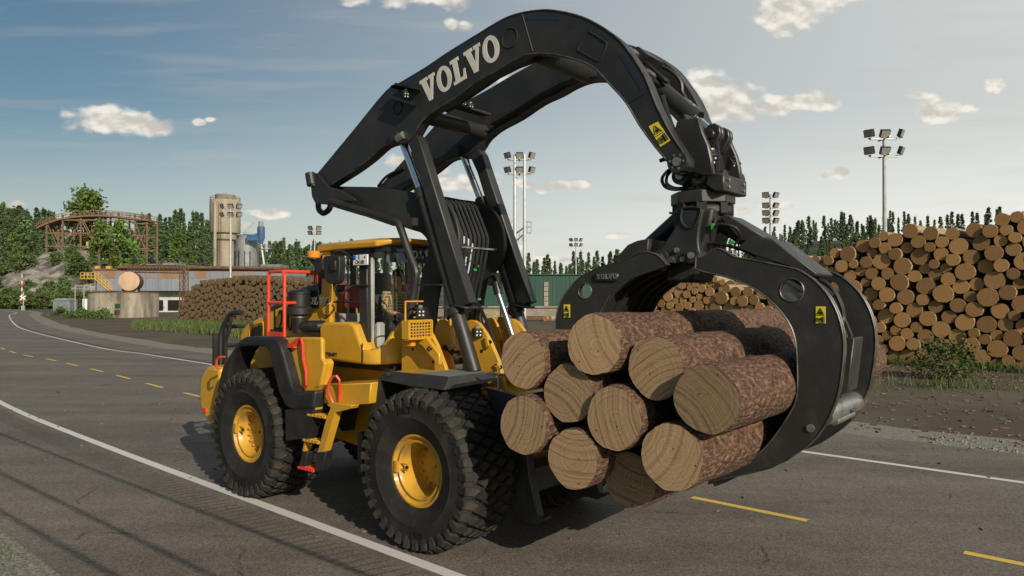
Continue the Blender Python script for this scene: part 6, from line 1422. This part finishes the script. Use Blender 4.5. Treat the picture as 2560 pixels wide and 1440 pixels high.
# blue cyclone
Y = 185; T = thing('dust_cyclone', 'blue dust cyclone on a slanting pale pipe beside the metal silo', 'cyclone', (wpos(652, Y), Y, 0)); zz = lambda y: hz(y, Y)
mb = MB(); mb.lathe([(.75,zz(566)),(.95,zz(568)),(.95,zz(596)),(.4,zz(609)),(.3,zz(611))],(0,0,0),'z',20); mb.box((-1.9,0,zz(594)),(3.2,1.4,1.6)); mb.build('cyclone_body', 'bluepaint', T)
mb = MB(); mb.cyl((-.05,0,zz(567)),(-.05,0,zz(553)),.62,16); mb.build('stack', 'concrete', T)
mb = MB(); mb.cyl((.0,0,zz(609)),(.95,0,zz(672)),.3,12); mb.build('pipe', 'pole', T); mb = MB(); mb.cyl((1.0,0,zz(670)),(1.1,0,.0),.7,10,0,.6); mb.build('pipe_foot', 'rust', T)
mb = MB(); mb.box((1.3,0,zz(622)),(2.4,1.2,.12)); 
for k in range(4): mb.tube([(.3+.7*k,-.6,zz(622)),(.3+.7*k,-.6,zz(613))],.05,4)
mb.tube([(.3,-.6,zz(613)),(2.5,-.6,zz(613))],.05,4); mb.build('catwalk', 'pole', T)
# sawmill hall
Y = 135; T = thing('sawmill_hall', 'long sawmill hall of blue-grey rust-stained sheet over a white ground floor', 'hall', (0, Y, 0)); zz = lambda y: hz(y, Y)
xa, xb = wpos(236, Y), wpos(720, Y); mb = MB(); n = 60
for k in range(n): x0_ = xa + (xb-xa)*k/n; mb.box((x0_+(xb-xa)/n/2, 6 - (.05 if k % 2 else 0), (zz(676)+zz(727))/2), ((xb-xa)/n-.004, 12, zz(676)-zz(727)))
mb.build('upper_wall', 'bluegrey', T, 0); mb = MB(); mb.box(((xa+xb)/2, -.02, zz(676)-.75), (xb-xa, .10, 1.5)); mb.build('rusty_band', 'rustwall', T, 0); mb = MB()
for k in range(1, 15): mb.box((xa + (xb-xa)*k/15, -.12, (zz(676)+zz(727))/2), (.09,.09,zz(676)-zz(727)))
mb.build('wall_batten', 'galv', T)
mb = MB(); mb.box(((xa+xb)/2, 8.2, zz(727)/2-.02), (xb-xa-1, 12, zz(727)-.04)); mb.build('ground_floor', 'whitewall', T); mb = MB()
for c, w_ in ((398,1.4),(436,2.6)): mb.box((wpos(c,137), 2.15, 1.3), (w_,.1,2.0))
mb.build('opening', 'ink', T); mb = MB(); mb.box(((xa+xb)/2, 6, zz(674)), (xb-xa+.3, 12.4, .35)); mb.cyl((wpos(300,Y),-.5,zz(668)),(xb,-.5,zz(671)),.35,10); mb.build('roof_edge', 'rust', T)
for i, c in enumerate((240,268,298)): 
    mb = MB(); mb.box((wpos(c,Y), .5, zz(671)), (.75,.7,.9)); mb.build('vent_box', 'stairyellow', T)
mb = MB()
for c0, c1, h in ((348,372,.9),(390,420,1.1),(425,470,.6),(640,690,.8)): mb.box(((wpos(c0,Y)+wpos(c1,Y))/2, 5, zz(670)+h/2), (wpos(c1,Y)-wpos(c0,Y), 5, h))
mb.build('roof_shed', 'shed', T)
for i, c in enumerate((337, 381)):
    o = thing('round_dish', ('left' if i == 0 else 'right') + ' one of two dark round dishes on the roof of the sawmill hall', 'dish', (wpos(c, 138), 138, hz(676,135)))
    mb = MB(); mb.lathe([(0,-.08),(.5,-.06),(.62,.02),(.62,.1),(0,.12)],(0,0,hz(649,138)-hz(676,135)),'y',24); mb.build('disc', 'steel', o); mb = MB(); mb.tube([(0,.15,-.1),(0,.15,hz(650,138)-hz(676,135))],.06,6); mb.build('mast', 'rust', o)
# lattice gantry in front of the hall
Y = 120; T = thing('lattice_gantry', 'brown rusty lattice gantry spanning in front of the sawmill hall', 'gantry', (0, Y, 0)); zz = lambda y: hz(y, Y); mb = MB(); a, b = wpos(316,Y), wpos(458,Y); n = 16
for yy in (0, 1.2):
    mb.tube([(a,yy,zz(663)),(b,yy,zz(664))],.10,4); mb.tube([(a,yy,zz(680)),(b,yy,zz(682))],.10,4)
    for k in range(n): x0_, x1_ = a+(b-a)*k/n, a+(b-a)*(k+1)/n; mb.tube([(x0_,yy,zz(663)),((x0_+x1_)/2,yy,zz(681)),(x1_,yy,zz(663))],.06,4)
mb.build('girder', 'rust', T); mb = MB(); x0_, x1_ = wpos(450,Y), wpos(462,Y)
for yy in (0,1.2):
    mb.tube([(x0_,yy,zz(664)),(x0_-.1,yy,0)],.10,4); mb.tube([(x1_,yy,zz(664)),(x1_+.1,yy,0)],.10,4)
    for k in range(8): z0_, z1_ = zz(664)*(1-k/8), zz(664)*(1-(k+1)/8); mb.tube([(x0_,yy,z0_),(x1_,yy,z1_)],.06,4); mb.tube([(x1_,yy,z0_),(x0_,yy,z1_)],.06,4)
mb.build('tower_leg', 'rust', T)
# concrete basin, tank, stair, little things
Yb = 99; T = thing('concrete_basin', 'round stained concrete basin with a rusty red rim', 'basin', (wpos(310, Yb+4.6), Yb + 4.6, 0)); hb = hz(729, Yb)
mb = MB(); mb.lathe([(4.55,0),(4.55,hb-.18),(4.3,hb-.18),(4.3,hb-.5),(0,hb-.5)],(0,0,0),'z',64); mb.build('wall', 'concrete_dark', T)
mb = MB(); mb.lathe([(4.6,hb-.18),(4.6,hb),(4.28,hb),(4.28,hb-.18)],(0,0,0),'z',64); mb.build('rim', 'rust', T); mb = MB()
for a in (-2.0,-1.45,-.95): mb.lathe([(.08,-.05),(.13,0),(.08,.05)],(4.58*math.cos(a),4.58*math.sin(a),hb-.95),'y',10)
mb.build('lifting_eye', 'deck', T)
T = thing('control_box', 'small green control box on a post in front of the concrete basin', 'control box', (wpos(294, 97.5), 97.5, 0)); mb = MB(); mb.box((0,0,hz(765,97.5)),(.58,.3,.62)); mb.build('box', 'hallgreen', T, bevel=.02); mb = MB(); mb.tube([(-.1,0,0),(-.1,0,hz(771,97.5))],.05,5); mb.tube([(.1,0,0),(.1,0,hz(771,97.5))],.05,5); mb.build('post', 'rust', T)
T = thing('storage_tank', 'horizontal rusty tank with a faded pinkish end, lying behind the basin', 'tank', (wpos(322, 110), 110, 0), R(22)); zc = hz(703, 110); mb = MB(); mb.lathe([(1.45,0),(1.5,.15),(1.5,6),(1.3,6.3),(0,6.4)],(0,0,zc),'y',40); mb.build('shell', 'rust', T)
mb = MB(); mb.lathe([(1.46,-.002),(1.3,-.06),(0,-.1)],(0,0,zc),'y',40); mb.build('tank_end', 'tankpink', T); mb = MB(); mb.box((0,1,zc/2-.6),(2.2,.4,zc-1.2)); mb.box((0,5,zc/2-.6),(2.2,.4,zc-1.2)); mb.build('saddle', 'concrete_dark', T)
T = thing('steel_stair', 'yellow steel stair with landing and handrails beside the sawmill hall', 'stair', (0, 122, 0)); Y = 122; mb = MB(); zz = lambda y: hz(y, Y)
l0, l1, l2 = wpos(201,Y), wpos(236,Y), wpos(271,Y)
for yy in (0,1.1):
    mb.tube([(l0,yy,zz(697)),(l1,yy,zz(697)),(l2,yy,zz(726))],.12,4)
    for q in (681,689): mb.tube([(l0,yy,zz(q)),(l1,yy,zz(q)),(l2,yy,zz(q+30))],.055,4)
    for k in range(5): x0_ = l0+(l1-l0)*k/4; mb.tube([(x0_,yy,zz(697)),(x0_,yy,zz(681))],.055,4)
    for k in range(1,5): f = k/4; mb.tube([(l1+(l2-l1)*f,yy,zz(697+29*f)),(l1+(l2-l1)*f,yy,zz(681+30*f))],.055,4)
for q in (681,697): mb.tube([(l0,0,zz(q)),(l0,1.1,zz(q))],.06,4)
mb.build('handrail', 'stairyellow', T); mb = MB(); mb.box(((l0+l1)/2,.55,zz(697)),(l1-l0,1.0,.1))
for k in range(14): f = (k+.5)/14; mb.box((l1+(l2-l1)*f,.55,zz(697+29*f)),(.28,1.0,.05))
mb.build('tread', 'stairyellow', T); mb = MB(); mb.box((l0+.3,.5,zz(697)/2),(.15,.15,zz(697)-.05)); mb.box((l1,.5,zz(697)/2),(.15,.15,zz(697)-.05)); mb.build('post', 'rust', T)
T = thing('garden_shed', 'small grey sheet metal shed beside the road bend', 'shed', (wpos(154,141), 141, 0)); w_ = 43/1800*141; h_ = hz(751,141); mb = MB()
for k in range(8): mb.box((-w_/2+w_*(k+.5)/8, 1.2, h_/2), (w_/8-.03, 2.4+(.06 if k%2 else 0), h_))
mb.build('wall', 'shed', T); mb = MB(); mb.prism([(-w_/2-.1,h_+.003),(w_/2+.1,h_+.003),(w_*.25,h_+.4),(-w_*.25,h_+.4)], -.15, 2.6); mb.build('roof', 'bluegrey', T); mb = MB(); mb.box((w_*.28,-.06,h_*.72),(.7,.06,.6)); mb.build('door_panel', 'galv', T)
T = thing('switch_cabinet', 'white electric cabinet under a grey pipe frame', 'cabinet', (wpos(214,108), 108, 0)); mb = MB(); mb.box((0,.4,hz(747,108)/2+.3),(1.0,.7,hz(747,108)-.6)); mb.box((0,.4,.3),(.8,.5,.6)); mb.build('housing', 'platewhite', T, bevel=.03)
T = thing('pipe_frame', 'grey steel pipe frame standing left of the concrete basin', 'frame', (0, 107, 0)); mb = MB(); Y = 107; 
for c in (188,210,228): mb.tube([(wpos(c,Y),0,0),(wpos(c,Y),0,hz(714,Y))],.07,5)
for q in (714,722): mb.tube([(wpos(187,Y),0,hz(q,Y)),(wpos(229,Y),0,hz(q,Y))],.06,5)
mb.build('tubes', 'pole', T)
T = thing('crossing_barrier', 'raised red and white barrier pole with crossed sign and lamps at the railway crossing', 'barrier', (wpos(57,155), 155, 0)); Y = 155; zz = lambda y: hz(y, Y)
for k in range(8):
    mb = MB(); za, zb_ = zz(752)+(zz(686)-zz(752))*k/8, zz(752)+(zz(686)-zz(752))*(k+1)/8; mb.cyl((-.2,0,za),(-.2,0,zb_),.12-.007*k,8); mb.build('pole_band', 'red' if k % 2 == 0 else 'platewhite', T)
mb = MB(); mb.cyl((.15,0,0),(.15,0,zz(730)),.10,8); mb.box((.1,0,.5),(.5,.5,1.0)); mb.build('post', 'pole', T); mb = MB(); mb.box((.15,-.15,zz(745)),(1.5,.05,.25),Matrix.Rotation(R(35),3,'Y')); mb.box((.15,-.2,zz(745)),(1.5,.05,.25),Matrix.Rotation(R(-35),3,'Y')); mb.build('crossed_sign', 'platewhite', T)
mb = MB(); 
for sx in (-.5,.7): mb.cyl((sx,-.2,zz(752)),(sx,.1,zz(752)),.3,12)
mb.build('lamp', 'rust', T)
# wooden trestle
Y = 232; T = thing('wooden_trestle', 'old wooden trestle with a curved track deck standing on the rock', 'trestle', (0, Y, 0)); zz = lambda y: hz(y, Y); X = lambda c: wpos(c, Y)
trk = [(94,568),(115,558),(135,551),(156,545),(201,539),(248,537),(296,540),(337,545),(372,549)]
def ty(c):
    for (a, ya), (b, yb) in zip(trk, trk[1:]):
        if c <= b: return ya + (yb-ya)*(c-a)/(b-a)
    return trk[-1][1]
for yy in (0, 4):
    for c, bot in ((115.6,645),(156,640),(201,662),(248,665),(296,665),(337,660),(367,665)):
        mb = MB(); c2 = c + (10 if yy else 0); mb.box((X(c2), yy, (zz(ty(min(372,c2))-9)+zz(bot))/2), (.42,.42,zz(ty(min(372,c2))-9)-zz(bot))); mb.build('post', 'wood', T)
for y_, c0, c1 in ((583,113,226),(616,113,222),(550,154,372),(589,328,370),(622,322,372),(559,330,371)):
    for yy in (-.3, 4.3): mb = MB(); mb.box(((X(c0)+X(c1))/2, yy, zz(y_ + (1.5 if yy > 0 else 0))), (X(c1)-X(c0), .25, .38)); mb.build('beam', 'wood', T)
for (c0, y0_, c1, y1_) in ((118,560,147,626),(132,575,152,618),(200,550,170,620),(203,550,226,595),(208,552,228,588),(366,560,340,632),(340,560,364,630),(250,550,290,640),(290,550,262,630)):
    mb = MB(); mb.tube([(X(c0),-.2,zz(y0_)),(X(c1),-.2,zz(y1_))],.16,4); mb.build('brace', 'wood', T)
dk = smooth2([(X(c), zz(y)) for c, y in trk], 4); mb = MB()
for (a, b) in zip(dk, dk[1:]): mb.loft([[(a[0],-.8,a[1]),(a[0],4.8,a[1]),(a[0],4.8,a[1]-.55),(a[0],-.8,a[1]-.55)],[(b[0],-.8,b[1]),(b[0],4.8,b[1]),(b[0],4.8,b[1]-.55),(b[0],-.8,b[1]-.55)]])
mb.build('track_deck', 'wood', T, 0); mb = MB()
for yy in (-.8, 4.8):
    for dz in (.7, 1.4): mb.tube([(p[0],yy,p[1]+dz) for p in dk],.09,4)
    for k, p in enumerate(dk): mb.tube([(p[0],yy,p[1]),(p[0],yy,p[1]+1.4)],.10,4)
mb.build('guard_rail', 'wood', T); mb = MB(); mb.box((X(214),2,zz(611)),(1.5,1.4,2.0)); mb.build('orange_hut', 'tankpink', T)
# green hall on its loading platform
Y = 92; T = thing('green_hall', 'long dark green hall with tall narrow windows behind the loader', 'hall', (0, Y, 0)); zz = lambda y: hz(y, Y); a, b = wpos(1120,Y), wpos(1600,Y); mb = MB(); n = 90
for k in range(n): mb.box((a+(b-a)*(k+.5)/n, 5-(.035 if k%2 else 0), (zz(689)+zz(766))/2), ((b-a)/n-.003, 10, zz(689)-zz(766)))
mb.build('wall', 'hallgreen', T, 0); mb = MB(); mb.box(((a+b)/2,5,zz(688)+.08),(b-a+.4,10.5,.16)); mb.build('roof', 'hallgreen', T)
for c in (1284, 1366, 1448, 1530, 1200):
    mb = MB(); w_ = 13/1800*Y; z0_, z1_ = zz(765), zz(704)
    for sx in (-1,1): mb.box((wpos(c,Y)+sx*w_/2,-.08,(z0_+z1_)/2),(.07,.12,z1_-z0_))
    for k in range(6): mb.box((wpos(c,Y),-.075,z0_+(z1_-z0_)*k/5),(w_,.1,.05))
    wf = mb.build('window', 'rust', T); mb = MB(); mb.box((wpos(c,Y),-.045,(z0_+z1_)/2),(w_-.05,.02,z1_-z0_-.05)); mb.build('pane', 'winpane', wf)
T = thing('loading_platform', 'raised concrete loading platform in front of the green hall', 'platform', ((a+b)/2, Y-1.5, 0)); mb = MB(); mb.box((0,0,zz(767)/2+.25),(b-a+4,2.6,zz(767)-.5)); mb.build('wall', 'deck', T, bevel=.03); mb = MB(); mb.box((0,-.1,zz(767)+.02),(b-a+4,2.9,.16)); mb.build('edge_slab', 'concrete', T); mb = MB(); mb.box((0,-1.35,.3),(b-a+4,.2,.5)); mb.build('kerb_beam', 'rust', T)
# loading crane jib with an operator cage
T = thing('loading_jib', 'pale blue lattice jib with a cage and a hanging spout behind the lamp mast', 'jib', (0, 88, 0)); Y = 88; X = lambda c: wpos(c,Y); zz = lambda y: hz(y,Y); mb = MB()
for q0, q1 in ((592,566),(612,582)): mb.tube([(X(1150),0,zz(q0+50)),(X(1278),0,zz(q0)),(X(1312),0,zz(q1))],.07,4); mb.tube([(X(1150),1.2,zz(q0+50)),(X(1278),1.2,zz(q0)),(X(1312),1.2,zz(q1))],.07,4)
for k in range(16): c0 = 1150+k*10; f = k/16; mb.tube([(X(c0),0,zz(642-62*f+4)),(X(c0+5),0,zz(662-62*f)),(X(c0+10),0,zz(642-62*(f+.06)))],.04,4)
mb.build('lattice', 'galv', T); mb = MB()
for q in (553,566,581): mb.tube([(X(1308),0,zz(q)),(X(1328),0,zz(q)),(X(1328),1.2,zz(q)),(X(1308),1.2,zz(q)),(X(1308),0,zz(q))],.04,4)
for c in (1308,1318,1328): mb.tube([(X(c),0,zz(553)),(X(c),0,zz(581))],.04,4)
mb.build('cage', 'pole', T); mb = MB(); mb.cyl((X(1312),.6,zz(583)),(X(1312),.6,zz(598)),.12,8); mb.cyl((X(1312),.6,zz(598)),(X(1312),.6,zz(640)),.20,10); mb.build('spout', 'galv', T)
# floodlight masts
def flood(mb, c, d, s=.5):
    q = Vector(d).normalized().to_track_quat('Y', 'Z').to_matrix(); mb.box(c, (s*1.25, s*.45, s), q, 0); mb.box(Vector(c) + q @ Vector((0, s*.24, 0)), (s*1.1, .03, s*.85), q, 1)
def mast(c, Y, rows, span, heads, label, poles=1, ybase=None, s=.55):
    T = thing('floodlight_mast', label, 'lamp mast', (wpos(c, Y), Y, 0)); zz = lambda y: hz(y, Y); top = zz(rows[0]) + .1; pm = MB()
    xs = [0] if poles == 1 else [-.42, .42]
    for x in xs: pm.tube([(x,0,0),(x,0,top*.5),(x,0,top)], .16, 10, rs=[.17,.15,.12])
    pm.build('pole', 'pole', T)
    for r_ in rows:
        mb = MB(); z = zz(r_); mb.tube([(-span/2,0,z-.35),(span/2,0,z-.35)],.06,5); mb.tube([(0,-span*.35,z-.35),(0,span*.35,z-.35)],.06,5); mb.box((0,0,z-.4),(span*.9,.25,.05)); AR = mb.build('crossarm', 'pole', T)
        for k in range(heads):
            mb = MB(); x = -span/2 + span*k/(heads-1) if heads > 1 else 0; d = ((k-(heads-1)/2)*.9, -.8, -.45); flood(mb, (x, -.1, z), d, s); mb.build('floodlight', ['steel','lens'], AR)
    return T
mast(1299, 62, (388,424), 2.1, 3, 'twin-pole floodlight mast between the boom and the grapple', 2, s=.5)
mast(2213, 50, (333,376), 2.2, 3, 'tall floodlight mast behind the right log stack', 1, s=.52)
mast(1927, 84, (487,513,532,551), 1.2, 2, 'slim floodlight mast with four tiers of lamps right of the grapple rotator', s=.6)
mast(1440, 170, (599,612), 2.4, 3, 'small distant floodlight mast above the green hall', s=.7)
mast(786, 150, (570,582), 1.8, 2, 'distant floodlight mast just left of the cab roof', s=.8)
mast(576, 100, (515,536), 2.4, 3, 'floodlight mast standing in front of the concrete silo tower', s=.6)
# power line running along the road behind the viewpoint: its wires throw the thin shadows on the lane
T = thing('power_line', 'overhead power line on wooden poles along the road', 'power line', (0, 0, 0))
hl = 9.0; k_ = hl / math.tan(R(SUN_EL)); ox, oy = k_ * math.sin(R(SUN_AZ)), k_ * math.cos(R(SUN_AZ))
lines = []
for a, b in ([(-10.9,15.36),(-1.51,7.57)], [(-8.5,11.98),(-3.14,7.57)], [(-6.97,9.84),(-4.16,7.57)]):
    d = Vector((b[0]-a[0], b[1]-a[1], 0)).normalized(); lines.append([(a[0]-d.x*26, a[1]-d.y*26), a, b, (b[0]+d.x*22, b[1]+d.y*22)])
for i, ln in enumerate(lines):
    mb = MB(); dz = 0
    mb.tube(smoothpath([(p[0] + ox, p[1] + oy, hl) for p in ln], 6), .028, 6); mb.build('wire', 'hose', T)
pa_, pb_ = lines[1][0], lines[1][-1]
for p in (pa_, pb_):
    mb = MB(); mb.tube([(p[0]+ox, p[1]+oy, 0),(p[0]+ox, p[1]+oy, hl+.3)], .13, 8); mb.box((p[0]+ox, p[1]+oy, hl-.15), (2.2,.12,.12), Matrix.Rotation(R(40),3,'Z')); mb.build('pole', 'wood', T)


# ------------------------------------------------------------------ parts made of several loose pieces become one object per piece
def split_pieces(names, gap=.012):
    for o in [q for q in bpy.data.objects if q.type == 'MESH' and q.name.split('.')[0] in names]:
        me = o.data; n = len(me.vertices); par = list(range(n))
        def find(i):
            while par[i] != i: par[i] = par[par[i]]; i = par[i]
            return i
        for e in me.edges: par[find(e.vertices[0])] = find(e.vertices[1])
        isl = {}
        for i in range(n): isl.setdefault(find(i), []).append(i)
        bx = []
        for vs in isl.values():
            c = [me.vertices[i].co for i in vs]; bx.append([set(vs), [min(v[k] for v in c) - gap for k in range(3)], [max(v[k] for v in c) + gap for k in range(3)]])
        merged = True
        while merged:
            merged = False
            for i in range(len(bx)):
                for j in range(i + 1, len(bx)):
                    if all(bx[i][1][k] <= bx[j][2][k] and bx[j][1][k] <= bx[i][2][k] for k in range(3)):
                        bx[i][0] |= bx[j][0]; bx[i][1] = [min(a, b) for a, b in zip(bx[i][1], bx[j][1])]; bx[i][2] = [max(a, b) for a, b in zip(bx[i][2], bx[j][2])]; bx.pop(j); merged = True; break
                if merged: break
        if len(bx) < 2: continue
        for vs, _, _ in bx[1:]:
            bm = bmesh.new(); bm.from_mesh(me); bm.verts.ensure_lookup_table(); bmesh.ops.delete(bm, geom=[v for v in bm.verts if v.index not in vs], context='VERTS')
            m2 = me.copy(); bm.to_mesh(m2); bm.free(); c = o.copy(); c.data = m2; COL.objects.link(c)
        bm = bmesh.new(); bm.from_mesh(me); bmesh.ops.delete(bm, geom=[v for v in bm.verts if v.index not in bx[0][0]], context='VERTS'); bm.to_mesh(me); bm.free()
split_pieces({'boom_hoses', 'anti_slip_strip', 'tine_hoses', 'pivot_pin', 'cover_bolts', 'weld_seam', 'access_cover', 'lamp_bracket', 'hose_fitting', 'bolt_holes', 'wiper', 'pin_head', 'tip_hoses', 'frame_hoses', 'pipe_tape', 'pipe_clamp', 'hose_tape', 'grab_handle', 'yoke_pins', 'wall_batten', 'stiffener', 'opening', 'lifting_eye', 'saddle', 'knuckle_opening', 'roof_shed', 'stand_crossbar', 'cross_web', 'wear_rib', 'rear_console', 'post', 'lamp', 'handrail', 'headrest', 'nose_and_ears', 'eyes_and_mouth', 'deck', 'door_trim', 'antenna'})
